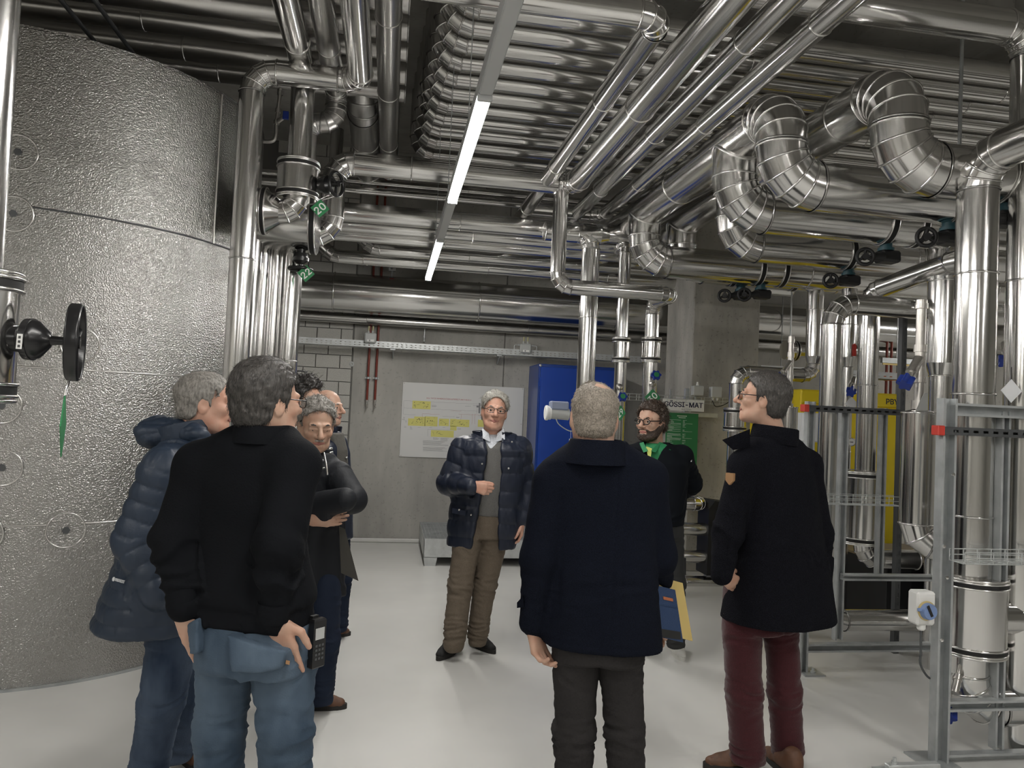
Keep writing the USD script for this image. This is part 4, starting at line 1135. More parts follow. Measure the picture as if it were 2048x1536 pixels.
ac.add('tag_string', tube(pb + A([0.024, -0.038, -0.215]), pb + A([0.024, -0.03, -0.14]), 0.0015, n=6), 'white')
# low pipe stubs and black insulating panel by the bearded man
yL = 6.95
xe = at(1412, 1060, y=yL)[0]
for i, py in enumerate((1008, 1058, 1113)):
    z_ = at(1385, py, y=yL)[2]
    x_a = at(1300, py, y=yL)[0]
    if i == 0:
        pipe('low clad pipe stub curving to the rear, topmost of three by the bearded man', [(x_a, yL, z_), (xe - 0.05, yL, z_), (xe - 0.05, yL + 0.4, z_ + 0.02)], 0.062, 'low pipe stubs', R=0.09, n=3, seam=0.3, first=0.45, start=1)
    else:
        pipe(('middle' if i == 1 else 'lowest') + ' of three low clad pipe stubs by the bearded man', [(x_a, yL, z_), (xe, yL, z_)], 0.062, 'low pipe stubs', seam=0.3, first=0.42, start=1, end=1)
z_ = at(1400, 1166, y=yL)[2]
pipe('low level pipe close to the floor between the bearded man and the frame', [(at(1250, 1166, y=yL)[0], yL, z_), (at(1560, 1166, y=yL)[0], yL, z_)], 0.068, start=1, end=1, seam=1.2, first=0.6)
pk = Thing('insulation_cover', 'black insulating cover at the end of the low stubs', 'panel', (xe + 0.2, yL, 0.2))
c_ = at(1416, 1005, y=yL - 0.05)
zb_ = at(1425, 1150, y=yL - 0.05)[2]
pk.add('cover', slab(Polygon([(0, 0), (0.42, 0), (0.42, c_[2] - zb_ - 0.02), (0.06, c_[2] - zb_ + 0.02), (0, c_[2] - zb_ - 0.06)]), (c_[0], yL + 0.18, zb_), RI, UP, 0.26), 'blackbox')
pk.add('stand', bx((c_[0] + 0.03, yL - 0.02, 0), (c_[0] + 0.08, yL + 0.06, zb_)), 'galv')

# ------------------------------------------------------------------ right-hand frames


def channel(th, name, a, b, w, d, face=(0, -1, 0), m='galv', t=0.006):
    """A U-section bar from a to b, its open side to face."""
    a, b = A(a), A(b)
    L = np.linalg.norm(b - a); e = (b - a) / L
    f = A(face, float) if False else np.asarray(face, float)
    s = np.cross(e, f)
    pr = Polygon([(-w / 2, 0), (w / 2, 0), (w / 2, d), (w / 2 - t * 2, d), (w / 2 - t * 2, d - t), (w / 2 - t, d - t), (w / 2 - t, t), (-w / 2 + t, t), (-w / 2 + t, d - t), (-w / 2 + t * 2, d - t), (-w / 2 + t * 2, d), (-w / 2, d)])
    mm = trimesh.creation.extrude_polygon(pr, L, engine='earcut')
    v = np.array(mm.vertices)
    return th.add(name, (a + v[:, :1] * s + v[:, 1:2] * f + v[:, 2:] * e, mm.faces if np.dot(np.cross(s, f), e) > 0 else mm.faces[:, ::-1]), m)


def strut_rail(th, a, b, cap=True):
    a, b = A(a), A(b)
    L = b[0] - a[0]
    holes = [sbox(x, -0.006, x + 0.028, 0.006) for x in np.arange(0.05, L - 0.04, 0.055)]
    th.add('strut_rail', [slab(sbox(0, -0.02, L, 0.02).difference(unary_union(holes)), a, RI, UP, 0.003), bx(a + A([0, 0, 0.017]), (b[0], a[1] + 0.04, a[2] + 0.020)), bx(a + A([0, 0, -0.020]), (b[0], a[1] + 0.04, a[2] - 0.017)), bx(a + A([0, 0.036, -0.02]), (b[0], a[1] + 0.04, a[2] + 0.02))], 'strut')
    if cap:
        th.add('end_cap', bx(a + A([-0.035, -0.006, -0.024]), a + A([0.004, 0.046, 0.024]), 0.004), 'red', label='red end cap')


f1 = at(1869, 1522, z=0.0)
y1f = f1[1]
fr = Thing('pipe_stand', 'near galvanised floor frame at the right with red-capped rail', 'frame', (f1[0], y1f, 0))
ztop = run(f1, 'z', py=797)[2]
channel(fr, 'post', (f1[0], y1f, 0.01), (f1[0], y1f, ztop), 0.076, 0.05)
fr.add('base_plate', bx((f1[0] - 0.10, y1f - 0.09, 0), (f1[0] + 0.07, y1f + 0.09, 0.01)), 'galv')
x2_ = at(1990, 1400, y=y1f + 0.02)[0]
channel(fr, 'post', (x2_, y1f + 0.03, 0.05), (x2_, y1f + 0.03, ztop - 0.05), 0.05, 0.045)
xr = f1[0] + 2.4
for py, h, nm in ((820, 0.062, 'beam'), (1406, 0.05, 'beam'), (1513, 0.06, 'beam')):
    zz = at(1930, py, y=y1f)[2]
    if py == 820:
        a_ = (f1[0] + 0.038, y1f - 0.0, zz)
    else:
        a_ = (f1[0] + 0.038, y1f + 0.0, zz)
    channel(fr, nm, a_, (xr, a_[1], zz), h, 0.045)
xc = at(1937, 812, y=y1f)[0]
za_ = at(1885, 861, y=y1f - 0.03)
strut_rail(fr, (at(1882, 861, y=y1f - 0.04)[0], y1f - 0.06, za_[2]), (xr, 0, 0))
fr.add('bolt', [lathe((f1[0] + dx, y1f - 0.048, z_), (0, -1, 0), [(0, .009), (.008, .009), (.008, .009), (.009, 0)], 6) for dx, z_ in ((-0.02, 0.6), (-0.02, 1.05), (0.02, 1.4), (0.0, 0.9))], 'bead')
fz = at(1770, 1522, z=0.03)
fr.add('foot_brace', [bx((fz[0] - 0.02, fz[1] - 0.06, 0), (f1[0] - 0.05, fz[1] - 0.02, 0.035), 0.004), bx((fz[0] - 0.07, fz[1] - 0.08, 0), (fz[0] + 0.03, fz[1] + 0.0, 0.007))], 'galv_light')
fr.add('foot_bolt', lathe((fz[0] + 0.02, fz[1] - 0.04, 0.035), UP, [(0, .014), (.012, .014), (.012, .008), (.03, .008), (.03, 0)], 8), 'galv_light', 30)
bz = at(1880, 1118, y=y1f - 0.02)
basket('wire cable tray clipped to the near frame', (f1[0] + 0.02, y1f - 0.14, bz[2]), (xr, 0, 0), 0.10, 0.055, 0.075, 0.0028)
# isolator switch
pi_ = at(1846, 1218, y=y1f - 0.05)
sw_ = Thing('isolator_switch', 'white switch box with a blue rotary knob on the near frame post', 'switch', pi_)
bxm = bx(pi_ + A([-0.045, -0.02, -0.075]), pi_ + A([0.055, 0.055, 0.085]), 0.01)
sw_.add('box_body', bxm, 'white')
kd = A([-0.45, -0.88, 0.05]); kd /= np.linalg.norm(kd)
kc = pi_ + A([0.0, -0.022, -0.002])
sw_.add('knob_collar', lathe(kc, (0, -1, 0), [(0, .046), (.006, .046), (.006, .046), (.008, .04)], 32), plain('yellowed_collar', (0.60, 0.47, 0.20), 0.5), 30)
sw_.add('rotary_knob', lathe(kc + A([0, -0.006, 0]), (0, -1, 0), [(0, .040), (.02, .038), (.026, .034), (.026, .034), (.026, 0)], 32), 'blue_light', 30)
sw_.add('knob_lug', bx(kc + A([-0.058, -0.02, 0.0]), kc + A([-0.03, -0.008, 0.016]), 0.004), 'blue_light')
tt, u, w = frame_of(A([0, -1.0, 0]))
sw_.add('pointer', slab(Polygon([(-0.006, -0.028), (0.006, -0.028), (0.006, 0.028), (-0.006, 0.028)]), kc + A([-0.006, -0.032, 0.006]), A([0.9, 0, 0.436]), A([-0.436, 0, 0.9]), 0.004), 'black')
sw_.add('gland', lathe(pi_ + A([0, 0.01, -0.075]), (0, 0, -1), [(0, .02), (.02, .02), (.028, .014), (.03, .006)], 20), 'white', 30)
sw_.add('cable', wire(curve([pi_ + A([0, 0.01, -0.10]), pi_ + A([0.002, 0.01, -0.2]), pi_ + A([0.02, 0.03, -0.28]), pi_ + A([0.09, 0.05, -0.35]), pi_ + A([0.14, 0.06, -0.30]), pi_ + A([0.13, 0.08, -0.1])], 8), 0.0055, 8), 'strut', True)

# middle frame
f2 = at(1600, 1343, z=0.0)
y2f = f2[1]
fm = Thing('pipe_stand', 'middle galvanised floor frame behind the man in the dark wool coat', 'frame', (f2[0], y2f, 0))
zt2_ = run(f2, 'z', py=803)[2]
channel(fm, 'post', (f2[0], y2f, 0.01), (f2[0], y2f, zt2_), 0.055, 0.045)
fm.add('base_plate', bx((f2[0] - 0.02, y2f - 0.10, 0), (f2[0] + 0.12, y2f + 0.06, 0.01)), 'galv')
fm.add('foot_bolt', lathe((f2[0] + 0.06, y2f - 0.05, 0.01), UP, [(0, .016), (.012, .016), (.012, .009), (.03, .009), (.03, 0)], 8), 'galv_light', 30)
xm_r = at(1880, 1200, y=y2f)[0]
for px, w_ in ((1680, 0.056), (1759, 0.046)):
    xx = at(px, 1150, y=y2f)[0]
    channel(fm, 'post', (xx, y2f + 0.03, at(px, 1280 if px < 1700 else 1150, y=y2f)[2]), (xx, y2f + 0.03, zt2_ - 0.02), w_, 0.04)
zb_ = at(1700, 1292, y=y2f)[2]
channel(fm, 'beam', (f2[0] + 0.028, y2f - 0.0, zb_), (xm_r, y2f, zb_), 0.055, 0.045)
zb_ = at(1760, 1153, y=y2f)[2]
channel(fm, 'beam', (at(1680, 1153, y=y2f)[0], y2f - 0.0, zb_), (xm_r, y2f, zb_), 0.042, 0.04)
zz = at(1610, 816, y=y2f - 0.06)
strut_rail(fm, (zz[0] + 0.02, y2f - 0.07, zz[2]), (at(1805, 825, y=y2f - 0.06)[0], 0, 0))
bb = at(1650, 1008, y=y2f - 0.12)
basket('wire cable tray crossing the middle frame', (bb[0] - 0.15, y2f - 0.14, bb[2]), (at(1797, 1010, y=y2f - 0.1)[0], 0, 0), 0.09, 0.06, 0.09, 0.0022)
for i, (px, py) in enumerate(((1695, 1212), (1995, 1345))):
    q_ = at(px, py, z=0.03)
    t = Thing('floor_foot', 'galvanised foot rail bolted to the floor ' + ('behind the middle frame' if i == 0 else 'behind the near frame'), 'bracket', q_)
    t.add('rail', bx((q_[0] - 0.02, q_[1], 0), (q_[0] + 0.02, q_[1] + 0.55, 0.045), 0.004), 'galv_light')
    t.add('foot_plate', bx((q_[0] - 0.05, q_[1] - 0.09, 0), (q_[0] + 0.05, q_[1], 0.008)), 'galv_light')
    t.add('bolt', lathe((q_[0], q_[1] - 0.0 + 0.02, 0.045), UP, [(0, .014), (.012, .014), (.012, .007), (.03, .007), (.03, 0)], 8), 'galv', 30)

# ------------------------------------------------------------------ far right: yellow unit, black base, boxes
ya = 6.4
a0, a1 = at(1604, 786, y=ya), at(1799, 792, y=ya)
zt_, zb_ = at(1700, 783, y=ya)[2], at(1760, 1108, y=ya)[2]
yu = Thing('yellow_unit', 'yellow sheet-metal machine cabinet behind the front uprights', 'machine', ((a0[0] + a1[0]) / 2, ya + 0.5, zb_))
yu.add('body', bx((a0[0], ya + 0.02, zb_), (a1[0], ya + 1.0, zt_), 0.01), 'yellow')
for k, (u0, u1) in enumerate(((0.02, 0.48), (0.5, 0.985))):
    yu.add('door_panel', bx((a0[0] + (a1[0] - a0[0]) * u0, ya, zb_ + 0.05), (a0[0] + (a1[0] - a0[0]) * u1, ya + 0.022, zt_ - 0.14), 0.005), 'yellow')
yu.add('top_panel', bx((a0[0], ya + 0.005, zt_ - 0.13), (a1[0], ya + 0.022, zt_ - 0.01), 0.004), 'yellow')
yu.add('lettering', text('PBY', 0.05, (at(1772, 792, y=ya)[0], ya + 0.005, zt_ - 0.10), RI, UP, 0.002, True), 'dark_ink')
yu.add('plinth', bx((a0[0] + 0.02, ya + 0.06, 0), (a1[0] - 0.02, ya + 0.95, zb_)), 'blackbox')
k0 = at(1770, 1262, z=0)
kb = Thing('black_base_unit', 'low black machine base beyond the middle frame', 'machine', (k0[0] + 0.8, k0[1] + 0.4, 0))
zk = at(1770, 1128, y=k0[1])[2]
kb.add('body', bx((k0[0], k0[1], 0.02), (k0[0] + 1.6, k0[1] + 0.8, zk), 0.006), 'blackbox')
kb.add('top_board', bx((k0[0] - 0.0, k0[1] - 0.02, zk), (k0[0] + 1.65, k0[1] + 0.85, zk + 0.018)), 'brown_board')
kb.add('side_panel', bx((k0[0] + 0.22, k0[1] - 0.008, 0.06), (k0[0] + 0.9, k0[1] + 0.004, zk - 0.03)), 'black')
kb.add('handle_bar', bx((k0[0] + 0.3, k0[1] - 0.03, zk * 0.52), (k0[0] + 0.5, k0[1] - 0.01, zk * 0.52 + 0.022), 0.005), 'galv_light')
kb.add('foot_block', bx((k0[0] + 0.3, k0[1] + 0.02, 0), (k0[0] + 0.6, k0[1] + 0.1, 0.02)), 'galv')
# black tall unit at the far right edge behind the second near post
q_ = at(2010, 930, y=4.6)
tb = Thing('black_cabinet', 'tall black cabinet at the right picture edge behind the near uprights', 'cabinet', (q_[0] + 0.3, 4.9, 0))
tb.add('body', bx((q_[0] - 0.06, 4.6, 0.05), (q_[0] + 0.7, 5.2, q_[2] + 0.02), 0.006), 'blackbox')
tb.add('plinth', bx((q_[0] - 0.03, 4.65, 0), (q_[0] + 0.65, 5.15, 0.05)), 'strut')
# white control box behind the upright left of the gauge
w0, w1 = at(1606, 825, y=5.95), at(1640, 885, y=5.95)
wc = Thing('control_box', 'white wall-hung control box between the frame posts', 'box', ((w0[0] + w1[0]) / 2, 5.95, w1[2]))
wc.add('box_body', bx((w0[0], 5.96, w1[2]), (w1[0] + 0.08, 6.12, w0[2]), 0.006), 'pale_label')
wc.add('stand', bx((w0[0] + .05, 6.0, 0), (w0[0] + .09, 6.04, w1[2])), 'galv')
wc.add('lid', bx((w0[0] + 0.006, 5.945, w1[2] + 0.006), (w1[0] + 0.074, 5.962, w0[2] - 0.006), 0.004), 'pale_label')
# flange box with black ring behind the bare steel line
p_ = at(1580, 701, y=7.25)
fb = Thing('flange_drum', 'round clad drum with a black ring behind the bare steel line', 'pipe', p_)
fb.add('drum', lathe(p_ + A([-0.07, 0, 0]), (1, 0, 0), [(0, 0), (0, .09), (.004, .098), (.004, .098), (.13, .098), (.13, .098), (.13, 0)], 36), 'alu', 30)
band(fb, p_ + A([0.05, 0, 0]), (1, 0, 0), 0.098, 0.03, 0.006)
fb.add('hanger_rod', tube(p_ + A([0, 0, .09]), (p_[0], p_[1], CEIL), 0.008, n=8), 'galv')
fb.add('stub', tube(p_ + A([0.06, 0, 0]), p_ + A([0.36, 0, 0]), 0.062, n=28), 'alu', True)
# trays and red lines at the far right
for i, (pxa, pxb, py, y_, lab) in enumerate(((1522, 1618, 735, 8.3, 'pale slotted cable tray behind the drum'), (1700, 1797, 747, 6.1, 'pale slotted cable tray with an orange end cap'))):
    a, b = at(pxa, py, y=y_), at(pxb, py + 3, y=y_)
    t = Thing('cable_tray', lab, 'tray', (a + b) / 2)
    L = b[0] - a[0]
    t.add('side_plate', slab(sbox(0, -0.03, L, 0.03).difference(unary_union([sbox(x, -0.012, x + 0.025, -0.004) for x in np.arange(0.03, L - 0.04, 0.06)])), a, RI, UP, 0.002), 'pale_label')
    t.add('floor_plate', bx(a + A([0, 0, -0.032]), (b[0], a[1] + 0.2, a[2] - 0.03)), 'strut')
    t.add('hanger_rod', tube((a[0] + L * .5, a[1] + .1, a[2] - .03), (a[0] + L * .5, a[1] + .1, CEIL), 0.006, n=6), 'galv')
    if i:
        t.add('end_cap', bx((b[0] - 0.004, a[1] - 0.006, a[2] - 0.035), (b[0] + 0.018, a[1] + 0.2, a[2] + 0.034), 0.003), plain('orange_plastic', (0.72, 0.16, 0.05), 0.4), label='orange end cap')
a, b = at(1765, 720, y=8.0), at(1860, 712, y=8.0)
t = Thing('cable_ladder', 'grey cable ladder over the yellow unit', 'tray', a)
t.add('side_rail', bx((a[0], 8.0, a[2] - 0.03), (a[0] + 1.2, 8.04, a[2] + 0.03)), 'galv')
t.add('hanger_rod', [tube((a[0] + q_, 8.02, a[2]), (a[0] + q_, 8.02, CEIL), 0.006, n=6) for q_ in (0.2, 1.0)], 'galv')
t.add('yellow_edge', bx((a[0], 7.99, a[2] - 0.055), (a[0] + 1.2, 8.0, a[2] - 0.035)), 'manila')
for i, px in enumerate((1773, 1782)):
    p_ = at(px, 740, y=8.5)
    t = Thing('red_pipe', ('left' if i == 0 else 'right') + ' of the two thin dark red pipes above the yellow unit', 'pipe', p_, 'red-brown pipes on the right')
    t.add('line', tube((p_[0], 8.5, 0.3), (p_[0], 8.5, 3.2), 0.016, n=14, caps=True), 'pipe_red', 30)
# dark strut post between the yellow unit and the bare line
p_ = at(1808, 700, y=4.9)
t = Thing('strut_upright', 'dark slotted strut post behind the bare steel line', 'post', (p_[0], 4.9, 0))
t.add('upright', slab(sbox(-0.02, 0, 0.02, 2.5).difference(unary_union([sbox(-0.006, z_, 0.006, z_ + 0.03) for z_ in np.arange(0.1, 2.4, 0.06)])), (p_[0], 4.9, 0), RI, UP, 0.003), 'strut')
t.add('rear_leg', bx((p_[0] - 0.02, 4.9, 0), (p_[0] + 0.02, 4.94, 2.5)), 'strut')
# blank white backs of number plates
for i, (px, py, y_, lab) in enumerate(((1703, 808, 5.64, 'blank white back of a hanging plate between the front uprights'), (2022, 782, pT[1] - 0.1, 'blank white back of a hanging plate at the right edge'))):
    p_ = at(px, py, y=y_)
    t = Thing('number_tag', lab, 'tag', p_)
    t.add('plate', slab(Polygon([(-.06, 0), (0, -.06), (.06, 0), (0, .06)]), p_, RI, UP, 0.003), 'pale_label')
    t.add('cord', tube(p_ + A([0, -0.001, 0.055]), p_ + A([0.0, 0.0, 0.12]), 0.002, n=6), 'rubber')
# blue handles on the right
for i, (px, py, y_, lab) in enumerate(((1703, 780, 5.55, 'dark blue valve handle peeping between the front uprights'), (1893, 836, 4.3, 'blue valve handle above the near frame beam'), (2010, 718, 3.9, 'blue valve handle at the right edge beside the thin upright'), (1896, 1420, 3.35, 'dark blue valve handle under the near frame beam'))):
    p_ = at(px, py, y=y_)
    t = Thing('stop_valve', lab, 'valve', p_)
    th = np.linspace(0, 2 * np.pi, 60, endpoint=False)
    rad = 0.034 + 0.007 * np.cos(5 * th)
    tt, u, w = frame_of(A([-0.5, -0.6, -0.5]))
    t.add('grip', slab(Polygon(np.c_[rad * np.cos(th), rad * np.sin(th)]), p_, u, w, 0.05), 'blue_plastic', 30)
    t.add('stem', tube(p_, p_ - tt * 0.13, 0.012, n=10), 'steel', True)
    t.add('neck', tube(p_ - tt * 0.09, p_ - tt * 0.20, 0.017, n=12, caps=True), 'steel', 30)
# slanted test cock on the near upright
p_ = at(1912, 1372, y=y7 - 0.1)
t = Thing('test_cock', 'slanted bare steel cock on the thick near upright', 'valve', p_)
d_ = A([0.55, 0.45, 0.7]); d_ /= np.linalg.norm(d_)
t.add('body', lathe(p_ - d_ * 0.04, d_, [(0, 0), (0, .017), (.07, .017), (.07, .021), (.085, .021), (.085, .018), (.10, .018), (.10, 0)], 20), 'steel', 30)
t.add('stem', tube(p_ + d_ * 0.05, p_ + d_ * 0.13, 0.011, n=12), 'steel', True)

# small red cross painted on the near frame beam and a rod end over the tray
p_ = at(849, 665, y=WY - 0.06)
t = Thing('wall_rod', 'short threaded rod hanging under the large wall pipe', 'hanger', p_)
t.add('rod', tube((p_[0], WY - 0.06, at(849, 640, y=WY)[2]), (p_[0], WY - 0.06, at(849, 684, y=WY)[2]), 0.009, n=10, caps=True), 'galv_light', 30)
t.add('nut', lathe((p_[0], WY - 0.06, at(849, 676, y=WY)[2]), UP, [(0, .014), (.014, .014)], 6), 'galv_light')

# ------------------------------------------------------------------ bodies and clothes: signed distance fields, meshed on a sparse grid
def smin(a, b, k):
    if k <= 0:
        return np.minimum(a, b)
    h = np.clip(0.5 + 0.5 * (b - a) / k, 0, 1)
    return b * (1 - h) + a * h - k * h * (1 - h)


class Field:
    """A list of shapes joined smoothly; each shape only acts inside its own box."""
    def __init__(self):
        self.s = []

    def put(self, f, lo, hi, k=0.0, cut=False):
        self.s.append((f, np.asarray(lo, float), np.asarray(hi, float), k, cut))
        return self

    def cone(self, a, b, ra, rb, k=0.02, cut=False, flat=None):
        """Capsule that tapers; flat = (direction, factor) thins it along a direction."""
        a, b = A(a, float) if False else np.asarray(a, float), np.asarray(b, float)
        ba = b - a; L2 = max(ba @ ba, 1e-9)

        def f(p):
            q = p - a
            h = np.clip(q @ ba / L2, 0, 1)
            w = q - h[:, None] * ba
            if flat is not None:
                n = np.asarray(flat[0], float); n = n / np.linalg.norm(n)
                w = w + (w @ n)[:, None] * n * (flat[1] - 1)
            return np.linalg.norm(w, axis=1) - (ra + (rb - ra) * h)
        m = max(ra, rb)
        return self.put(f, np.minimum(a, b) - m, np.maximum(a, b) + m, k, cut)

    def ell(self, c, r, k=0.02, cut=False, rot=None):
        c, r = np.asarray(c, float), np.asarray(r, float)

        def f(p):
            q = p - c
            if rot is not None:
                q = q @ rot
            k0 = np.linalg.norm(q / r, axis=1); k1 = np.linalg.norm(q / (r * r), axis=1)
            return k0 * (k0 - 1) / np.maximum(k1, 1e-6)
        m = r.max() if rot is not None else r
        return self.put(f, c - m, c + m, k, cut)

    def loft(self, rows, k=0.0, n=2.4, cut=False, cap=0.0):
        """rows: (z, cx, cy, half width, half depth), closed flat at both ends."""
        R = np.asarray(sorted(rows), float)
        z = R[:, 0]

        def f(p):
            zc = p[:, 2]
            cx, cy, a, b = (np.interp(zc, z, R[:, i]) for i in (1, 2, 3, 4))
            x, y = p[:, 0] - cx, p[:, 1] - cy
            q = (np.abs(x / a) ** n + np.abs(y / b) ** n) ** (1 / n)
            r = np.hypot(x, y)
            d = np.where(q > 0.2, (q - 1) * r / np.maximum(q, 0.2), -0.8 * np.minimum(a, b))
            e = np.maximum(zc - z[-1], z[0] - zc)
            return np.maximum(d, e)
        w = np.maximum(R[:, 3], R[:, 4]).max()
        return self.put(f, (R[:, 1].min() - w, R[:, 2].min() - w, z[0]), (R[:, 1].max() + w, R[:, 2].max() + w, z[-1]), k, cut)

    def half(self, point, normal, k=0.0):
        """Cut away everything on the side the normal points to."""
        p0, n = np.asarray(point, float), np.asarray(normal, float)
        n = n / np.linalg.norm(n)
        return self.put(lambda p: -((p - p0) @ n), (-9, -9, -9), (9, 9, 9), k, True)

    def __call__(self, p, margin=0.035):
        d = np.full(len(p), 1e3)
        x, y, z = p[:, 0].copy(), p[:, 1].copy(), p[:, 2].copy()
        for f, lo, hi, k, cut in self.s:
            e = margin + k
            if lo[0] < -5:
                m = slice(None)
            else:
                m = np.flatnonzero((x > lo[0] - e) & (x < hi[0] + e))
                m = m[(z[m] > lo[2] - e) & (z[m] < hi[2] + e)]
                m = m[(y[m] > lo[1] - e) & (y[m] < hi[1] + e)]
                if not len(m):
                    continue
            v = f(p[m])
            d[m] = -smin(-d[m], v, k) if cut else smin(d[m], v, k)
        return d

    def bounds(self):
        a = [s for s in self.s if not s[4]]
        return np.min([s[1] for s in a], axis=0) - 0.02, np.max([s[2] for s in a], axis=0) + 0.02


def nets(F, h):
    """Surface nets of F on a grid of step h, only where the surface passes."""
    lo, hi = F.bounds()
    c = 4 * h
    n = np.ceil((hi - lo) / c).astype(int) + 1
    n4 = (n + 3) // 4
    g = np.stack(np.meshgrid(*[np.arange(k) for k in n4], indexing='ij'), -1).reshape(-1, 3)
    g = g[np.abs(F(lo + (g + 0.5) * c * 4, 5.5 * c)) < 5.2 * c]
    o4 = np.stack(np.meshgrid(*[np.arange(4)] * 3, indexing='ij'), -1).reshape(-1, 3)
    g = (g[:, None, :] * 4 + o4).reshape(-1, 3)
    near = np.abs(F(lo + (g + 0.5) * c, 0.05)) < 1.25 * c
    g = g[near]
    off = np.stack(np.meshgrid(*[np.arange(4)] * 3, indexing='ij'), -1).reshape(-1, 3)
    cell = (g[:, None, :] * 4 + off).reshape(-1, 3)
    dim = n4 * 16 + 3
    key = lambda q: (q[..., 0] * dim[1] + q[..., 1]) * dim[2] + q[..., 2]
    cor = np.stack(np.meshgrid(*[np.arange(2)] * 3, indexing='ij'), -1).reshape(-1, 3)
    ck = key(cell[:, None, :] + cor)
    uk, inv = np.unique(ck, return_inverse=True)
    inv = inv.reshape(ck.shape)
    pts = np.stack([uk // (dim[1] * dim[2]), (uk // dim[2]) % dim[1], uk % dim[2]], -1)
    val = F(lo + pts * h)
    cv = val[inv]
    s = cv < 0
    act = s.any(1) & ~s.all(1)
    cell, cv, s = cell[act], cv[act], s[act]
    acc, cnt = np.zeros((len(cell), 3)), np.zeros(len(cell))
    for i in range(8):
        for j in range(i + 1, 8):
            if np.abs(cor[i] - cor[j]).sum() == 1:
                m = s[:, i] != s[:, j]
                t = cv[m, i] / (cv[m, i] - cv[m, j])
                acc[m] += cor[i] + t[:, None] * (cor[j] - cor[i])
                cnt[m] += 1
    vert = lo + (cell + acc / cnt[:, None]) * h
    kk = key(cell)
    order = np.argsort(kk); sk = kk[order]

    def find(q):
        k = key(q)
        i = np.clip(np.searchsorted(sk, k), 0, len(sk) - 1)
        return np.where(sk[i] == k, order[i], -1)
    faces = []
    for ax in range(3):
        u, w = (ax + 1) % 3, (ax + 2) % 3
        c1 = cor.tolist().index([1 if i == ax else 0 for i in range(3)])
        m = s[:, 0] != s[:, c1]
        q = cell[m]; e = np.eye(3, dtype=int)
        quad = np.stack([find(q), find(q - e[u]), find(q - e[u] - e[w]), find(q - e[w])], -1)
        flip = s[m, 0]
        ok = (quad >= 0).all(1)
        quad, flip = quad[ok], flip[ok]
        quad = np.where(flip[:, None], quad, quad[:, ::-1])
        faces.append(quad)
    q = np.vstack(faces)
    return vert, np.vstack([q[:, [0, 1, 2]], q[:, [0, 2, 3]]])


def vnormals(v, f):
    n = np.zeros_like(v)
    c = np.cross(v[f[:, 1]] - v[f[:, 0]], v[f[:, 2]] - v[f[:, 0]])
    for k in range(3):
        np.add.at(n, f[:, k], c)
    return n / np.maximum(np.linalg.norm(n, axis=1, keepdims=True), 1e-12)


def relax(v, f, it=1, lam=0.5):
    """A little even smoothing."""
    e = np.vstack([f[:, [0, 1]], f[:, [1, 2]], f[:, [2, 0]]])
    for _ in range(it):
        s, c = np.zeros_like(v), np.zeros(len(v))
        np.add.at(s, e[:, 0], v[e[:, 1]]); np.add.at(c, e[:, 0], 1)
        v = v + lam * (s / np.maximum(c, 1)[:, None] - v)
    return v


def sfbm(p, scale, oct=2, seed=0):
    return meshkit.fbm(p * np.asarray(scale, float), oct, seed) - 0.5


def unit(v):
    v = np.asarray(v, float)
    return v / np.linalg.norm(v)


# cloth and skin
def skin(name, c):
    n = {'t': ('texture_coordinate', {}), 'n': ('noise_texture', {'scale': 22.0, 'detail': 2.0}), 'r': ('rgb_ramp', {'ramp': [(0.3, tuple(np.array(c) * (0.92, 0.80, 0.76))), (0.65, c)]}),
         'p': ('principled_bsdf', {'roughness': 0.48, 'specular_ior_level': 0.4})}
    return mat(name, n, [('t.object', 'n.vector'), ('n.fac', 'r.fac'), ('r.color', 'p.base_color')])


M['skin'] = skin('skin_fair', (0.58, 0.375, 0.28))
M['skin_rosy'] = skin('skin_rosy', (0.60, 0.355, 0.265))
M['skin_tan'] = skin('skin_tan', (0.48, 0.31, 0.225))
M['lips'] = plain('lip_skin', (0.42, 0.17, 0.14), 0.45)
M['eye_white'] = plain('eye_white', (0.72, 0.70, 0.67), 0.2)
M['iris'] = plain('iris_dark', (0.035, 0.03, 0.025), 0.15)
M['hair_grey'] = plain('hair_grey', (0.24, 0.225, 0.205), 0.5, var=0.55, scale=130, stretch=(1, 1, 0.25), bump=0.5)
M['hair_silver'] = plain('hair_silver', (0.36, 0.345, 0.31), 0.5, var=0.45, scale=130, stretch=(1, 1, 0.25), bump=0.5)
M['hair_dark'] = plain('hair_dark', (0.022, 0.019, 0.017), 0.42, var=0.7, scale=140, stretch=(1, 1, 0.25), bump=0.5)
M['hair_salt'] = plain('hair_dark_greying', (0.055, 0.05, 0.046), 0.45, var=0.8, scale=140, stretch=(1, 1, 0.25), bump=0.5)
M['hair_brown'] = plain('hair_brown', (0.045, 0.028, 0.019), 0.45, var=0.6, scale=120, bump=0.5)
M['hair_stubble'] = plain('hair_cropped', (0.20, 0.165, 0.135), 0.6, var=0.45, scale=200, bump=0.4)
M['hair_crop_grey'] = plain('hair_cropped_grey', (0.27, 0.235, 0.195), 0.6, var=0.5, scale=170, bump=0.4)
M['puffer_navy'] = plain('puffer_navy', (0.011, 0.016, 0.032), 0.42, spec=0.45, bump=0.12, scale=45)
M['puffer_blue'] = plain('puffer_blue', (0.020, 0.033, 0.058), 0.50, spec=0.5, bump=0.12, scale=45)
M['navy_wool'] = plain('navy_wool', (0.0062, 0.0078, 0.014), 0.9, bump=0.35, scale=260, var=0.5, spec=0.08, sheen=0.0)
M['charcoal_wool'] = plain('charcoal_wool', (0.0065, 0.0068, 0.010), 0.9, bump=0.6, scale=200, var=0.7, spec=0.10)
M['black_knit'] = plain('black_knit', (0.0070, 0.0078, 0.0098), 0.85, bump=0.2, scale=150, spec=0.10)
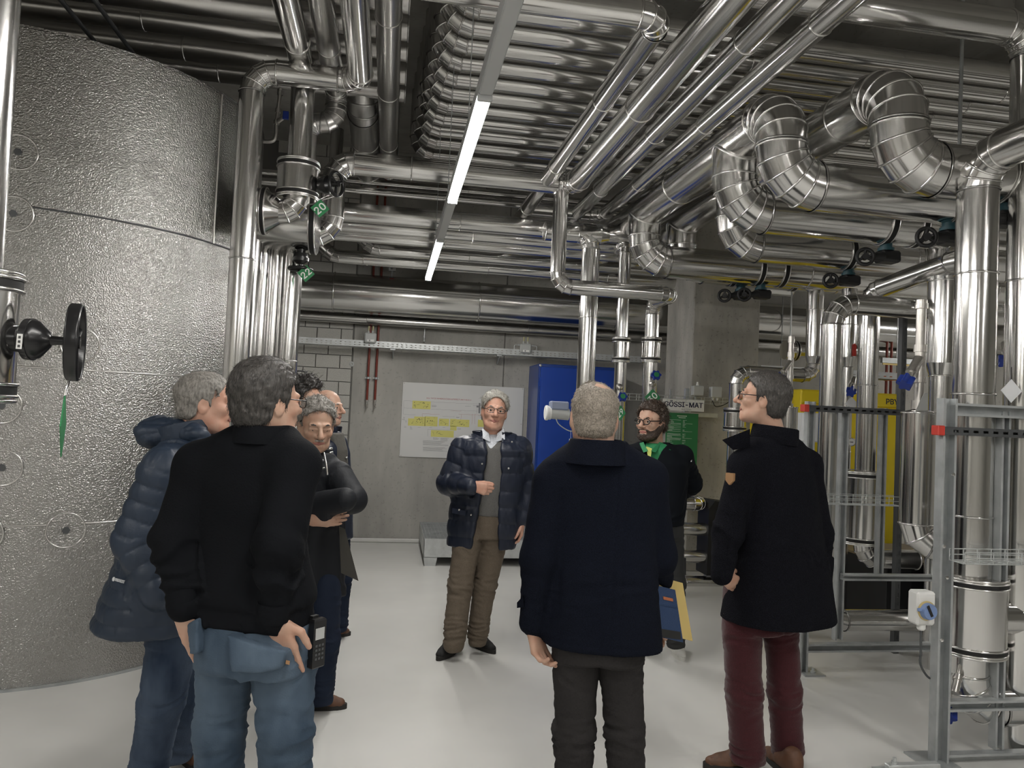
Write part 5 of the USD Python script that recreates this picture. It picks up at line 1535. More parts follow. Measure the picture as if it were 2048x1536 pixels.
M['black_coat'] = plain('black_coat', (0.008, 0.0095, 0.013), 0.6, bump=0.12, scale=70, spec=0.3)
M['black_fleece'] = plain('black_fleece', (0.006, 0.0075, 0.0105), 0.85, bump=0.15, scale=120, spec=0.12)
M['grey_knit'] = plain('grey_knit', (0.15, 0.148, 0.142), 0.85, bump=0.3, scale=240, var=0.2, spec=0.2)
M['shirt_white'] = plain('shirt_white', (0.62, 0.65, 0.70), 0.7, var=0.2, scale=120)
M['shirt_green'] = plain('shirt_green', (0.022, 0.22, 0.085), 0.75, bump=0.1, scale=120)
M['shirt_yellow'] = plain('shirt_yellow', (0.62, 0.68, 0.18), 0.75)
M['shirt_blue'] = plain('shirt_blue', (0.03, 0.06, 0.17), 0.7)


def denim(name, c, fade, c2):
    n = {'t': ('texture_coordinate', {}), 'mp': ('mapping', {'scale': (1.0, 1.0, 0.45)}), 'n': ('noise_texture', {'scale': 6.0, 'detail': 4.0}), 'n2': ('noise_texture', {'scale': 220.0, 'detail': 1.0}),
         'r': ('rgb_ramp', {'ramp': [(0.35, c), (0.65, c2)]}), 'b': ('bump', {'strength': 0.12, 'distance': 0.01}), 'p': ('principled_bsdf', {'roughness': 0.8, 'specular_ior_level': 0.2})}
    return mat(name, n, [('t.object', 'mp.vector'), ('mp.vector', 'n.vector'), ('t.object', 'n2.vector'), ('n.fac', 'r.fac'), ('r.color', 'p.base_color'), ('n2.fac', 'b.height'), ('b.normal', 'p.normal')])


M['jeans_light'] = denim('jeans_faded', (0.045, 0.070, 0.105), 0, (0.105, 0.145, 0.195))
M['jeans_mid'] = denim('jeans_mid', (0.022, 0.036, 0.066), 0, (0.085, 0.115, 0.165))
M['jeans_dark'] = denim('jeans_dark', (0.008, 0.013, 0.028), 0, (0.016, 0.024, 0.045))
M['taupe'] = plain('taupe_cotton', (0.155, 0.125, 0.095), 0.8, bump=0.12, scale=120, var=0.12, spec=0.2)
M['grey_trouser'] = plain('dark_grey_trouser', (0.030, 0.028, 0.028), 0.85, bump=0.15, scale=150, var=0.15, spec=0.12)
M['burgundy'] = plain('burgundy_corduroy', (0.050, 0.0085, 0.012), 0.8, bump=0.15, scale=150, var=0.2, spec=0.25, sheen=0.2)
M['work_trouser'] = plain('work_trouser', (0.020, 0.021, 0.021), 0.8, bump=0.15, scale=100)
M['suede_black'] = plain('black_suede', (0.014, 0.014, 0.014), 0.85)
M['leather_brown'] = plain('brown_leather', (0.115, 0.052, 0.028), 0.6, var=0.25, scale=25)
M['sole_dark'] = plain('dark_sole', (0.02, 0.018, 0.016), 0.7)
M['sneaker'] = plain('white_sneaker', (0.68, 0.67, 0.63), 0.55)
M['tan_patch'] = plain('tan_leather_patch', (0.34, 0.19, 0.09), 0.6)
M['grey_lining'] = plain('quilted_lining', (0.09, 0.085, 0.075), 0.8, bump=0.3, scale=50)
M['tape_green'] = plain('green_chalk_mark', (0.015, 0.13, 0.075), 0.8)


class Person:
    def __init__(self, label, x, y, yaw, H):
        self.t = Thing('person', label, 'person', (x, y, 0), rotz=yaw)
        self.c, self.yaw, self.H, self.s = np.array([x, y, 0.0]), math.radians(yaw), H, H / 1.75
        self.depth = (self.c + [0, 0, 1.2] - CAM) @ _f
        self.R = np.array([[math.cos(self.yaw), math.sin(self.yaw), 0], [-math.sin(self.yaw), math.cos(self.yaw), 0], [0, 0, 1]])  # room -> person

    def J(self, px, py, dd=0.0):
        """The person's own coordinates of a joint seen at a pixel, dd nearer (-) or farther (+) than the body's middle."""
        d = _f + _r * (px - 1024) / FPX + _u * (768 - py) / FPX
        return self.R @ (CAM + d * (self.depth + dd) - self.c)

    def rows(self, L, ratio=0.62, z=None):
        """Torso rows from outline pixels (py, left px, right px[, depth ratio[, depth offset]])."""
        out = []
        v = self.R @ np.array([_f[0], _f[1], 0]); v = v / np.linalg.norm(v)
        for r in L:
            py, l, rr = r[:3]
            q = r[3] if len(r) > 3 else ratio
            dd = r[4] if len(r) > 4 else 0.0
            p = self.J((l + rr) / 2, py, dd)
            w = (rr - l) / 2 / FPX * (self.depth + dd)
            a = w / math.sqrt(v[1] ** 2 + (q * v[0]) ** 2)
            out.append((p[2], p[0], p[1], a, a * q))
        return out

    def add(self, name, mesh, m, label=None, under=None, smooth=True):
        return self.t.add(name, mesh, m, smooth, label, under, local=True)


def head_axes(center, face, up=(0, 0, 1)):
    y = unit(face); x = unit(np.cross(y, up)); z = np.cross(x, y)
    B = np.array([x, y, z])
    return np.asarray(center, float), B


def xf(c, B, p, s=1.0):
    return c + s * (np.asarray(p, float) @ B)


def head_field(F, c, B, s, chin=1.0, jaw=1.0, nose=1.0, wide=1.0, brow=1.0, lid=0.0):
    g = lambda *p: xf(c, B, A(p, float) if False else np.array(p, float) * np.array([wide, 1, 1]), s)
    rot = B.T
    F.ell(g(0, -.014, .036), np.array([.0765 * wide, .098, .082]) * s, 0.0, rot=rot)
    F.ell(g(0, .024, -.032), np.array([.0600 * wide, .069, .080]) * s, .03 * s, rot=rot)
    F.cone(g(-.030 * jaw, .050, -.088), g(.030 * jaw, .050, -.088), .026 * s, .026 * s, .03 * s)
    F.cone(g(-.010, .074, -.100), g(.010, .074, -.100), .018 * s * chin, .018 * s * chin, .024 * s)
    for e in (-1, 1):
        F.cone(g(e * .051 * jaw, -.004, -.045), g(e * .040 * jaw, .028, -.080), .018 * s, .018 * s, .03 * s)
        F.ell(g(e * .043, .062, -.022), np.array([.023, .024, .020]) * s, .022 * s, rot=rot)
        F.cone(g(e * .012, .091, .024), g(e * .045, .078, .021), .0095 * s * brow, .008 * s * brow, .012 * s)
    F.cone(g(0, .092, .016), g(0, .116 * (0.5 + 0.5 * nose), -.026), .0075 * s, .0125 * s * nose, .012 * s)
    for e in (-1, 1):
        F.ell(g(e * .012, .102, -.032), np.array([.0095, .011, .008]) * s, .007 * s, rot=rot)
        F.ell(g(e * .032, .103, .002), np.array([.0165, .018, .0100]) * s, .008 * s, True, rot=rot)
        F.cone(g(e * .017, .0880 - lid * .2, .0085 - lid * .6), g(e * .046, .0800, .0070 - lid * .6), (.0056 + lid * .4) * s, (.0052 + lid * .3) * s, .004 * s)
        F.cone(g(e * .018, .0870, -.0068), g(e * .045, .0800, -.0066), .0046 * s, .0044 * s, .005 * s)
        F.cone(g(e * .022, .090, -.030), g(e * .034, .078, -.060), .006 * s, .004 * s, .012 * s)
        # ear
        F.ell(g(e * .0775, -.008, -.010), np.array([.010, .021, .033]) * s, .008 * s, rot=rot)
        F.ell(g(e * .090, -.003, -.006), np.array([.009, .012, .021]) * s, .005 * s, True, rot=rot)
    F.cone(g(-.018, .088, -.056), g(.018, .088, -.056), .008 * s, .008 * s, .012 * s)
    F.cone(g(-.014, .086, -.080), g(.014, .086, -.080), .007 * s, .007 * s, .012 * s)
    F.cone(g(-.027, .0900, -.0640), g(.027, .0900, -.0640), .0026 * s, .0026 * s, .003 * s, True)
    return g


def add_face(P, c, B, s, g, lips=True, eyes=True, brow='hair_grey', smile=0.0, lidded=0.0):
    if eyes:
        for e in (-1, 1):
            eb = trimesh.creation.icosphere(subdivisions=3, radius=.0128 * s)
            p = g(e * .0315, .0770, .0012)
            P.add('eyeball', (eb.vertices + p, eb.faces), 'eye_white')
            d = B[1]
            P.add('iris', lathe(p + d * .0112 * s, d, [(0, .0066 * s), (.0013 * s, .006 * s), (.0018 * s, 0)], 16), 'iris')
            F = Field()
            F.cone(g(e * .016, .0945, .0225), g(e * .034, .0925, .0270), .0032 * s, .0036 * s, .0)
            F.cone(g(e * .034, .0925, .0270), g(e * .050, .0780, .0215), .0036 * s, .002 * s, .004)
            v, f = nets(F, .0022)
            P.add('eyebrow', (v, f), brow)
    if lips:
        F = Field()
        for e in (-1, 1):
            F.cone(g(e * .026, .0905, -.0622 + smile * .004), g(0, .0945, -.0600), .0028 * s, .0040 * s, .003)
            F.cone(g(e * .024, .0905, -.0655 + smile * .003), g(0, .0935, -.0690), .0028 * s, .0046 * s, .003)
        v, f = nets(F, .0025)
        P.add('lips', (v, f), 'lips')


def hair_mesh(c, B, s, front=.068, side=-.012, back=-.085, thick=.010, wave=.004, freq=55, seed=1, wide=1.0, crown_hole=None, h=.004, widow=0.0, temple=0.03, stretch=(1, .35, .6), top=0.0):
    F = Field()
    g = lambda *p: xf(c, B, np.array(p, float) * np.array([wide, 1, 1]), s)
    rot = B.T
    F.ell(g(0, -.014, .036 + top * .4), np.array([.0765 * wide + thick, .098 + thick, .082 + thick + top]) * s, 0.0, rot=rot)
    F.ell(g(0, -.030, -.025), np.array([.066 * wide + thick, .070 + thick, .075]) * s, .02, rot=rot)

    def region(p):
        q = (p - c) @ B.T / s
        y, z, x = q[:, 1], q[:, 2], np.abs(q[:, 0])
        # hairline height as a function of how far forward the point lies
        hl = np.interp(y, [-.12, -.055, -.030, -.014, .022, .034, .062, .078, .12], [back, back, back + .02, side + .035, side + .0, temple, front - .012, front, front + .01])
        hl = hl + np.where(y > .04, widow * (x / .06) ** 2, 0)
        return z - hl
    F.put(lambda p: -(-region(p)), (-9, -9, -9), (9, 9, 9), .010, True)
    v, f = nets(F, h)
    v = relax(v, f, 1)
    n = vnormals(v, f)
    q = (v - c) @ B.T / s
    r = region(v)
    fade = np.clip(r / .03, 0.0, 1)
    edge = np.clip(r / .022, 0, 1)
    d = -thick * .80 * (1 - edge) ** 1.5 + wave * fade * 2 * (sfbm(q, np.array(stretch) * freq, 2, seed)) + wave * 0.6 * fade * sfbm(q, freq * 2.2, 1, seed + 3)
    if crown_hole is not None:
        hc, hr = np.asarray(crown_hole[:3]), crown_hole[3]
        dd = np.linalg.norm((q - hc) * [1, 1, 1], axis=1)
        d = d - (thick + .004) * np.clip((hr - dd) / .02 + sfbm(q, 60, 2, 9) * 1.0, 0, 1)
    v = v + n * d[:, None] * s
    return largest(v, f)


def largest(v, f):
    """The largest connected piece of a mesh."""
    from scipy.sparse import coo_matrix
    from scipy.sparse.csgraph import connected_components
    e = np.vstack([f[:, [0, 1]], f[:, [1, 2]]])
    _, lab = connected_components(coo_matrix((np.ones(len(e)), (e[:, 0], e[:, 1])), shape=(len(v), len(v))), directed=False)
    keep = lab == np.bincount(lab).argmax()
    idx = np.cumsum(keep) - 1
    return v[keep], idx[f[keep[f].all(1)]]


def strands(P, c, B, s, v, f, count, length, r, m, seed=0, curl=0.0, down=0.5, back=0.3, name='hair_strands', lift=0.14):
    """Thin locks growing out of the hair mass, as curves."""
    rg = np.random.default_rng(seed)
    tri = v[f]
    area = np.linalg.norm(np.cross(tri[:, 1] - tri[:, 0], tri[:, 2] - tri[:, 0]), axis=1)
    i = rg.choice(len(f), count, p=area / area.sum())
    w = rg.dirichlet((1, 1, 1), count)
    p = (tri[i] * w[:, :, None]).sum(1)
    n = unit_rows(np.cross(tri[i, 1] - tri[i, 0], tri[i, 2] - tri[i, 0]))
    dirv = -B[2] * down - B[1] * back + rg.normal(0, .25, (count, 3))
    dirv = unit_rows(dirv - n * (dirv * n).sum(1)[:, None] + n * lift)
    k = 5
    pts = np.zeros((count, k, 3))
    L = length * rg.uniform(.6, 1.3, count)
    side = unit_rows(np.cross(n, dirv))
    ph = rg.uniform(0, 6.28, count)
    for j in range(k):
        u = j / (k - 1)
        pts[:, j] = p - n * .0015 + dirv * (L * u)[:, None] - n * (L * lift * .8 * u * u)[:, None] + curl * (side * np.sin(ph + 5 * u)[:, None] + n * np.cos(ph + 5 * u)[:, None] - n * np.cos(ph)[:, None] - side * np.sin(ph)[:, None])
    path = numbered(P.t.path + '/' + name)
    bc = UsdGeom.BasisCurves.Define(stage, path)
    bc.CreateTypeAttr('cubic'); bc.CreateBasisAttr('catmullRom'); bc.CreateWrapAttr('pinned')
    bc.CreatePointsAttr(usdkit.Vt.Vec3fArray.FromNumpy(pts.reshape(-1, 3).astype(np.float32)))
    bc.CreateCurveVertexCountsAttr([k] * count)
    wd = np.tile(np.linspace(1, .35, k), count) * r * 2
    bc.CreateWidthsAttr(usdkit.Vt.FloatArray.FromNumpy(wd.astype(np.float32)))
    bc.SetWidthsInterpolation('vertex')
    UsdShade.MaterialBindingAPI.Apply(bc.GetPrim()).Bind(M[m])
    bc.GetPrim().SetCustomDataByKey('kind', 'stuff')


def unit_rows(a):
    return a / np.maximum(np.linalg.norm(a, axis=1, keepdims=True), 1e-9)


def hand(F, w, d, n, t, s=1.0, curl=(0.35, 0.5, 0.35), spread=0.0, thumb=(0.75, 0.55, 0.25), index=None, pinch=False):
    """Hand prims: w wrist, d along the hand, n out of the palm, t towards the thumb."""
    d, t = unit(d), unit(t); n = unit(n - d * np.dot(n, d)); t = unit(t - d * np.dot(t, d) - n * np.dot(t, n))
    w = np.asarray(w, float)
    F.cone(w - d * .03 * s, w + d * .01 * s, .027 * s, .025 * s, .01, flat=(n, 1.25))
    base = [(.088, .030), (.092, .010), (.088, -.010), (.080, -.028)]
    lens = [(.042, .025, .022), (.046, .029, .023), (.042, .027, .022), (.033, .021, .019)]
    for i, ((bl, bt), ln) in enumerate(zip(base, lens)):
        k0 = w + d * bl * s + t * bt * s
        F.cone(w + d * .012 * s + t * bt * .62 * s, k0, .0145 * s, .0115 * s, .014)
        cu = curl if not (index is not None and i == 0) else index
        a, p, r = 0.0, k0, .0098 * s
        for j, L in enumerate(ln):
            a += cu[j] * (1 + .08 * i)
            q = p + (d * math.cos(a) + n * math.sin(a) + t * spread * (1.5 - i) * .1) * L * s
            F.cone(p, q, r, r * .90, .003 if j else .006)
            p, r = q, r * .90
    b0 = w + d * .022 * s + t * .024 * s + n * .006 * s
    v1 = unit(d * thumb[0] + t * thumb[1] + n * thumb[2])
    b1 = b0 + v1 * .044 * s
    v2 = unit(d * (thumb[0] + .35) + t * thumb[1] * .25 + n * (thumb[2] + .15))
    b2 = b1 + v2 * .032 * s
    b3 = b2 + unit(v2 + n * .12 - t * .1) * .024 * s
    F.cone(b0, b1, .0165 * s, .0125 * s, .012)
    F.cone(b1, b2, .0118 * s, .0108 * s, .004)
    F.cone(b2, b3, .0108 * s, .0088 * s, .003)


def shoe(P, pos, yawdeg, kind, s=1.0, name='shoe'):
    """Left at the ankle point pos (person coordinates), toe turned by yawdeg from the front."""
    a = math.radians(yawdeg)
    fx = np.array([math.cos(a), math.sin(a), 0]); fy = np.array([-math.sin(a), math.cos(a), 0])
    w = lambda x, y, z: np.array([pos[0], pos[1], 0]) + (fx * x + fy * y) * s + np.array([0, 0, z * s])
    m = {'black': 'suede_black', 'boot': 'leather_brown', 'sneaker': 'sneaker', 'brown': 'leather_brown'}[kind]
    F = Field()
    F.cone(w(0, -.055, .060), w(0, .03, .058), .038 * s, .040 * s, 0)
    F.cone(w(0, .02, .055), w(.005, .12, .036), .040 * s, .032 * s, .03)
    F.cone(w(0, .09, .034), w(.003, .158, .030), .040 * s, .031 * s, .02, flat=((0, 0, 1), 1.3))
    F.cone(w(0, -.030, .07), w(0, -.040, .13 if kind in ('boot', 'black') else .095), .042 * s, .045 * s, .03)
    F.half((0, 0, .018 * s), (0, 0, -1))
    v, f = nets(F, .005)
    o = P.add(name, (v, f), m)
    th = np.linspace(0, 2 * np.pi, 48, endpoint=False)
    L = np.where(np.sin(th) > 0, .150, .105)
    out = np.c_[np.cos(th) * .043 * (1 - .18 * np.clip(-np.sin(th), 0, 1)) + .003 * np.sin(th), np.sin(th) * L * np.where(np.sin(th) > 0, 1.0, 1.0) + .05]
    sl = slab(Polygon(out * s), w(0, 0, 0), fx, fy, .026 * s)
    P.add('sole', sl, 'sneaker' if kind == 'sneaker' else 'sole_dark', under=o, smooth=30)
    lm = []
    for k in range(4):
        y0 = .025 + k * .022
        z0 = .096 - k * .010
        lm.append(wire(A([w(-.022, y0, z0 - .006), w(0, y0 + .004, z0 + .002), w(.022, y0, z0 - .006)]), .0026 * s, 6))
    P.add('laces', lm, 'sole_dark' if kind != 'sneaker' else 'sneaker', under=o)
    if kind == 'sneaker':
        st = []
        for k in range(3):
            for e in (-1, 1):
                st.append(bx(A([-.003, -.004, -.020]), A([.003, .004, .020])))
                vv, ff = st.pop()
                st.append((w(e * .0415, .005 + k * .022, .055) + vv @ np.array([[1, 0, 0], [0, 1, 0.0], [0, 0.5, 1]]), ff))
        P.add('stripe', st, 'sole_dark', under=o)


def leg_fields(F, hip, knee, ankle, rh, rk, ra, cut, k=.05):
    F.cone(hip, knee, rh, rk, k)
    F.cone(knee, ankle, rk, ra, .03)


def cloth(F, h=.008, wr=0.004, freq=(7, 7, 3.5), seed=0, rel=1, extra=None):
    v, f = nets(F, h)
    if rel:
        v = relax(v, f, rel)
    n = vnormals(v, f)
    d = wr * 2 * sfbm(v, freq, 3, seed)
    if extra is not None:
        d = d + extra(v, n)
    return v + n * d[:, None], f


def along(v, pts):
    """Length along a polyline and distance from it."""
    best, par = np.full(len(v), 9.0), np.zeros(len(v))
    L0 = 0.0
    for a, b in zip(pts[:-1], pts[1:]):
        a, b = np.asarray(a), np.asarray(b)
        ba = b - a; L = np.linalg.norm(ba)
        h = np.clip((v - a) @ ba / L ** 2, 0, 1)
        d = np.linalg.norm(v - a - h[:, None] * ba, axis=1)
        m = d < best
        best[m], par[m] = d[m], L0 + h[m] * L
        L0 += L
    return par, best


def folds(pts, zs, amp=.006, seed=0):
    """Creases gathered at places along a limb: uneven ridges that run around it and fade out."""
    def fn(v, n):
        s, d = along(v, pts)
        o = np.zeros(len(v))
        for k, (z, w, fr, am) in enumerate(zs):
            q = np.c_[v[:, 0] * 9, v[:, 1] * 9, s * fr * .30 + 3.2 * sfbm(v, 5, 2, seed + k)]
            r = 1 - 2.2 * np.abs(sfbm(q, 1.0, 2, seed + 7 * k))
            o += am * 4.0 * np.exp(-((s - z) / w) ** 2) * (r - .6)
        return o
    return fn


def glasses(P, c, B, s, g, m='black', r=.0016, w=.023, hgt=.016, round_=False):
    ms = []
    o = P.add('glasses', wire(A([g(-.010, .113, .010), g(0, .116, .013), g(.010, .113, .010)]), r * 1.3 * s, 8), m)
    for e in (-1, 1):
        th = np.linspace(0, 2 * np.pi, 33)
        n = 2.0 if round_ else 3.2
        cx = np.sign(np.cos(th)) * np.abs(np.cos(th)) ** (2 / n) * w
        cz = np.sign(np.sin(th)) * np.abs(np.sin(th)) ** (2 / n) * hgt
        pts = A([g(e * (.033 + x_), .112 - abs(.033 + x_ - .02) * .25, .001 + z_) for x_, z_ in zip(cx, cz)])
        P.add('rim', wire(pts, r * s, 6), m, under=o)
        P.add('lens', (np.vstack([pts[:-1], pts[:-1].mean(0)]), A([[i, (i + 1) % 32, 32] for i in range(32)])), 'lens', under=o)
        P.add('temple', wire(A([g(e * (.033 + w), .104, .006), g(e * .079, .06, .008), g(e * .083, .0, .012), g(e * .082, -.022, -.002)]), r * 1.15 * s, 6), m, under=o)


M['lens'] = mat('spectacle_lens', {'t': ('transparent_bsdf', {'color': (0.96, 0.97, 0.97)}), 'g': ('glossy_bsdf', {'roughness': 0.02}), 'fr': ('fresnel', {'IOR': 1.45}), 'm': ('mix_closure', {})},
                [('fr.fac', 'm.fac'), ('t.BSDF', 'm.closure1'), ('g.BSDF', 'm.closure2')], surface='m.closure')


def trimesh_hull(pts):
    h = trimesh.convex.convex_hull(np.array([np.asarray(p, float) for p in pts]))
    return np.array(h.vertices), np.array(h.faces)

# ------------------------------------------------------------------ the people
def yaw_of(v):
    return math.degrees(math.atan2(-v[0], v[1]))


IR, IF = unit([_r[0], _r[1], 0]), unit([_f[0], _f[1], 0])     # towards the picture's right, and away from the viewer


def base(px, depth):
    d = _f + _r * (px - 1024) / FPX
    return (CAM + d * depth)[:2]


def shoe_at(P, heel, toe, kind, s=1.0):
    h, t = P.R @ (at(*heel, z=0.0) - P.c), P.R @ (at(*toe, z=0.0) - P.c)
    d = unit((t - h) * [1, 1, 0])
    shoe(P, t - d * .195 * s, math.degrees(math.atan2(-d[0], d[1])), kind, s)


def neck(F, c, B, s, to):
    F.cone(xf(c, B, (0, -.018, -.045), s), to, .056 * s, .062 * s, .035 * s)


def legs(P, L, Rr, rL, rR, m, seed, pelvis, cuff=.055, name='trousers', h=.008, wr=.006, k=.018, fold_knee=True):
    F = Field()
    F.loft(pelvis, 0, n=2.3)
    for J_, r_ in ((L, rL), (Rr, rR)):
        for a, b, ra, rb in zip(J_[:-1], J_[1:], r_[:-1], r_[1:]):
            F.cone(a, b, ra, rb, k)
    F.half((0, 0, cuff), (0, 0, -1))
    f1, f2 = folds(L, [(np.linalg.norm(L[1] - L[0]), .11, 85, .0045), (np.linalg.norm(L[1] - L[0]) * 1.9, .10, 120, .006), (.08, .07, 80, .004)], seed=seed), folds(Rr, [(np.linalg.norm(Rr[1] - Rr[0]), .11, 85, .0045), (np.linalg.norm(Rr[1] - Rr[0]) * 1.9, .10, 120, .006), (.08, .07, 80, .004)], seed=seed + 5)

    def ex(v, n):
        _, dl = along(v, L); _, dr = along(v, Rr)
        return np.where(dl < dr, f1(v, n), f2(v, n))
    v, f = cloth(F, h, wr, (9, 9, 4), seed, 1, ex)
    P.add(name, (v, f), m)
    return F


def quilt(pitch, amp, z0=0.0, arms=(), torso_gate=None, seed=0):
    """Down-jacket stitching: rings across the body and along each sleeve."""
    def prof(t):
        return amp * (np.abs(np.sin(np.pi * t)) ** 0.45 - 0.62)

    def fn(v, n):
        t = (v[:, 2] - z0) / pitch + 0.35 * sfbm(v, 4, 2, seed)
        o = prof(t)
        for pts, r in arms:
            s, d = along(v, pts)
            m = d < r
            o[m] = prof(s[m] / pitch + 0.25 * sfbm(v[m], 5, 2, seed))
        return o + .010 * sfbm(v, (34, 34, 12), 2, seed + 2) * np.clip(1.2 - 60 * (o + .3 * amp), .35, 1.2)
    return fn


def body(P, F, m, h=.0045):
    v, f = nets(F, h)
    return P.add('body', (v, f), m)


def collar_ring(c, R_, up, r0, r1, hgt, t=.012, open_=0.35, n=48, lean=0.0, fwd=(0, 1, 0)):
    """A standing collar: an open band around the neck; open_ is the gap at the front in radians each side."""
    up = unit(up); fwd = unit(np.asarray(fwd) - up * np.dot(fwd, up)); sd = np.cross(fwd, up)
    th = np.linspace(open_, 2 * np.pi - open_, n)
    prof = [(r0, 0), (r1, hgt), (r1 + t * .5, hgt + .004), (r1 + t, hgt), (r0 + t, 0)]
    rings = []
    for r, z in prof:
        rings.append(A(c) + (np.cos(th)[:, None] * fwd * R_[1] + np.sin(th)[:, None] * sd * R_[0]) * r + up * z + fwd * lean * z)
    m = len(prof)
    v = np.concatenate(rings)
    f = []
    for k in range(m):
        k2 = (k + 1) % m
        for i in range(n - 1):
            f += [[k * n + i, k * n + i + 1, k2 * n + i + 1], [k * n + i, k2 * n + i + 1, k2 * n + i]]
    for e in (0, n - 1):
        for k in range(1, m - 1):
            f.append([e, k * n + e, (k + 1) * n + e])
    return v, A(f)


# ---- the speaker
bx_, by_ = base(968, 4.93)
P = Person('silver-haired person with glasses facing the group in an open navy puffer coat', bx_, by_, yaw_of(-IF * 1.0 - IR * 0.12), 1.74)
J = P.J
D = lambda v: P.R @ np.asarray(v, float)
hc = J(989, 822, -.02)
c, B = head_axes(hc, D(-IF + IR * .10 + UP * 0.02), D(UP + IR * .085))
s = 1.03
F = Field()
g = head_field(F, c, B, s, jaw=.92, nose=1.1, wide=.97, lid=.0015)
nb = J(984, 882, .02)
neck(F, c, B, s, nb)
F.loft(P.rows([(885, 962, 1008), (905, 945, 1024), (1000, 942, 1014), (1070, 940, 1006)], .5), .04)
rs, re, rw = J(926, 898), J(897, 966, -.02), J(944, 973, -.24)
ls, le, lw = J(1038, 898), J(1051, 975, .03), J(1045, 1042, -.03)
for a, b, cc in ((rs, re, rw), (ls, le, lw)):
    F.cone(a, b, .045, .038, .03); F.cone(b, cc, .036, .026, .02)
hand(F, rw + D(IR) * .005, D(IR * .9 - UP * .12 - IF * .35), D(IF + IR * .3), D(UP), 0.98, curl=(.75, .95, .5), thumb=(.8, .25, .45))
hand(F, lw, D(-UP + IR * -.05), D(-IR), D(-IF), 0.98, curl=(.35, .55, .4))
body(P, F, 'skin_rosy', .004)
add_face(P, c, B, s, g, smile=1.2)
F = Field(); F.cone(g(-.013, .0885, -.0640), g(.013, .0885, -.0640), .0032, .0032, 0)
P.add('teeth', nets(F, .0018), 'eye_white')
v, f = hair_mesh(c, B, s, front=.082, side=.0, back=-.088, thick=.013, wave=.007, freq=45, seed=3, widow=-.03, temple=.05, top=.004)
P.add('hair', (v, f), 'hair_silver')
strands(P, c, B, s, v, f, 3000, .030, .0009, 'hair_silver', 1, down=.25, back=.9)
glasses(P, c, B, s, g, 'black', .0016, .024, .0145)
tr = [(1040, 925, 1022), (1068, 915, 1015), (1085, 912, 1010)]
legs(P, [J(937, 1065, -.02), J(921, 1168, -.06), J(908, 1288, -.1)], [J(990, 1065, .02), J(970, 1168, .03), J(954, 1280, .05)], (.092, .080, .066), (.092, .078, .064), 'taupe', 11, P.rows([(1005, 930, 1018), (1050, 922, 1020), (1075, 918, 1014)]))
shoe_at(P, (916, 1296), (876, 1322), 'black', 1.0)
shoe_at(P, (944, 1287), (990, 1308), 'black', .98)
# sweater and shirt
R0 = P.rows([(868, 962, 1010, .8), (880, 948, 1022, .7), (895, 934, 1036), (940, 930, 1036), (1000, 926, 1030), (1029, 928, 1026)])
F = Field(); F.loft(R0, 0, n=2.3)
vb = [J(963, 868), J(986, 896), J(1011, 868)]
F.put((lambda a, b, q: lambda p: np.maximum.reduce([np.minimum(a[0], b[0]) + abs(a[0] - b[0]) * np.clip((a[2] - p[:, 2]) / (a[2] - q[2]), 0, 1) / 2 - p[:, 0], p[:, 0] - np.maximum(a[0], b[0]) + abs(a[0] - b[0]) * np.clip((a[2] - p[:, 2]) / (a[2] - q[2]), 0, 1) / 2, q[2] - p[:, 2], .02 - p[:, 1]]))(vb[0], vb[2], vb[1]), (-9, -9, -9), (9, 9, 9), .006, True)
P.add('sweater', cloth(F, .007, .004, (10, 10, 5), 5), 'grey_knit')
F = Field(); F.loft([(z_, x_, y_, a_ - .010, b_ - .010) for z_, x_, y_, a_, b_ in R0], 0)
P.add('shirt', cloth(F, .008, .001), 'shirt_white')
for e, tip in ((-1, (966, 877)), (1, (1010, 879))):
    q0, q1, q2 = J(986 + e * 5, 884, -.085), J(*tip, -.10), J(986 + e * 22, 857, -.06)
    q3 = J(986 + e * 9, 866, -.075)
    P.add('shirt_collar', trimesh_hull([q0, q1, q2, q3, q0 + A([0, -.02, 0]), q1 + A([0, -.012, 0]), q2 + A([0, -.03, 0]), q3 + A([0, -.03, 0])]), 'shirt_white', smooth=False)
# the open coat
RC = P.rows([(872, 950, 1024, .75), (882, 934, 1036, .7), (897, 916, 1050, .64), (940, 908, 1050, .62), (1000, 902, 1046, .62), (1050, 896, 1042, .62), (1092, 894, 1030, .60)])
armsR, armsL = [rs, re, rw - unit(rw - re) * .015], [ls, le, lw + UP * .02]
F = Field(); F.loft(RC, 0, n=2.4)
F.cone(J(960, 884), rs, .055, .074, .05)
F.cone(J(1012, 884), ls, .055, .074, .05)
F.cone(rs, re, .078, .074, .045); F.cone(re, armsR[2], .070, .055, .03)
F.cone(ls, le, .078, .070, .045); F.cone(le, armsL[2], .068, .055, .03)
oz = [J(970, 866), J(980, 905), J(966, 1001), J(947, 1100)], [J(1006, 866), J(1008, 940), J(1003, 1000), J(1002, 1104)]
zz_ = np.array([p[2] for p in oz[0]])[::-1]; xl_ = np.array([p[0] for p in oz[0]])[::-1]
z2_ = np.array([p[2] for p in oz[1]])[::-1]; x2__ = np.array([p[0] for p in oz[1]])[::-1]


def opening(p):
    hi, lo = np.interp(p[:, 2], zz_, xl_), np.interp(p[:, 2], z2_, x2__)
    hi, lo = np.maximum(hi, lo), np.minimum(hi, lo)
    return np.maximum.reduce([lo - p[:, 0], p[:, 0] - hi, -.03 - p[:, 1]])


F.put(opening, (-.2, -.03, .5), (.2, .30, 1.6), .012, True)
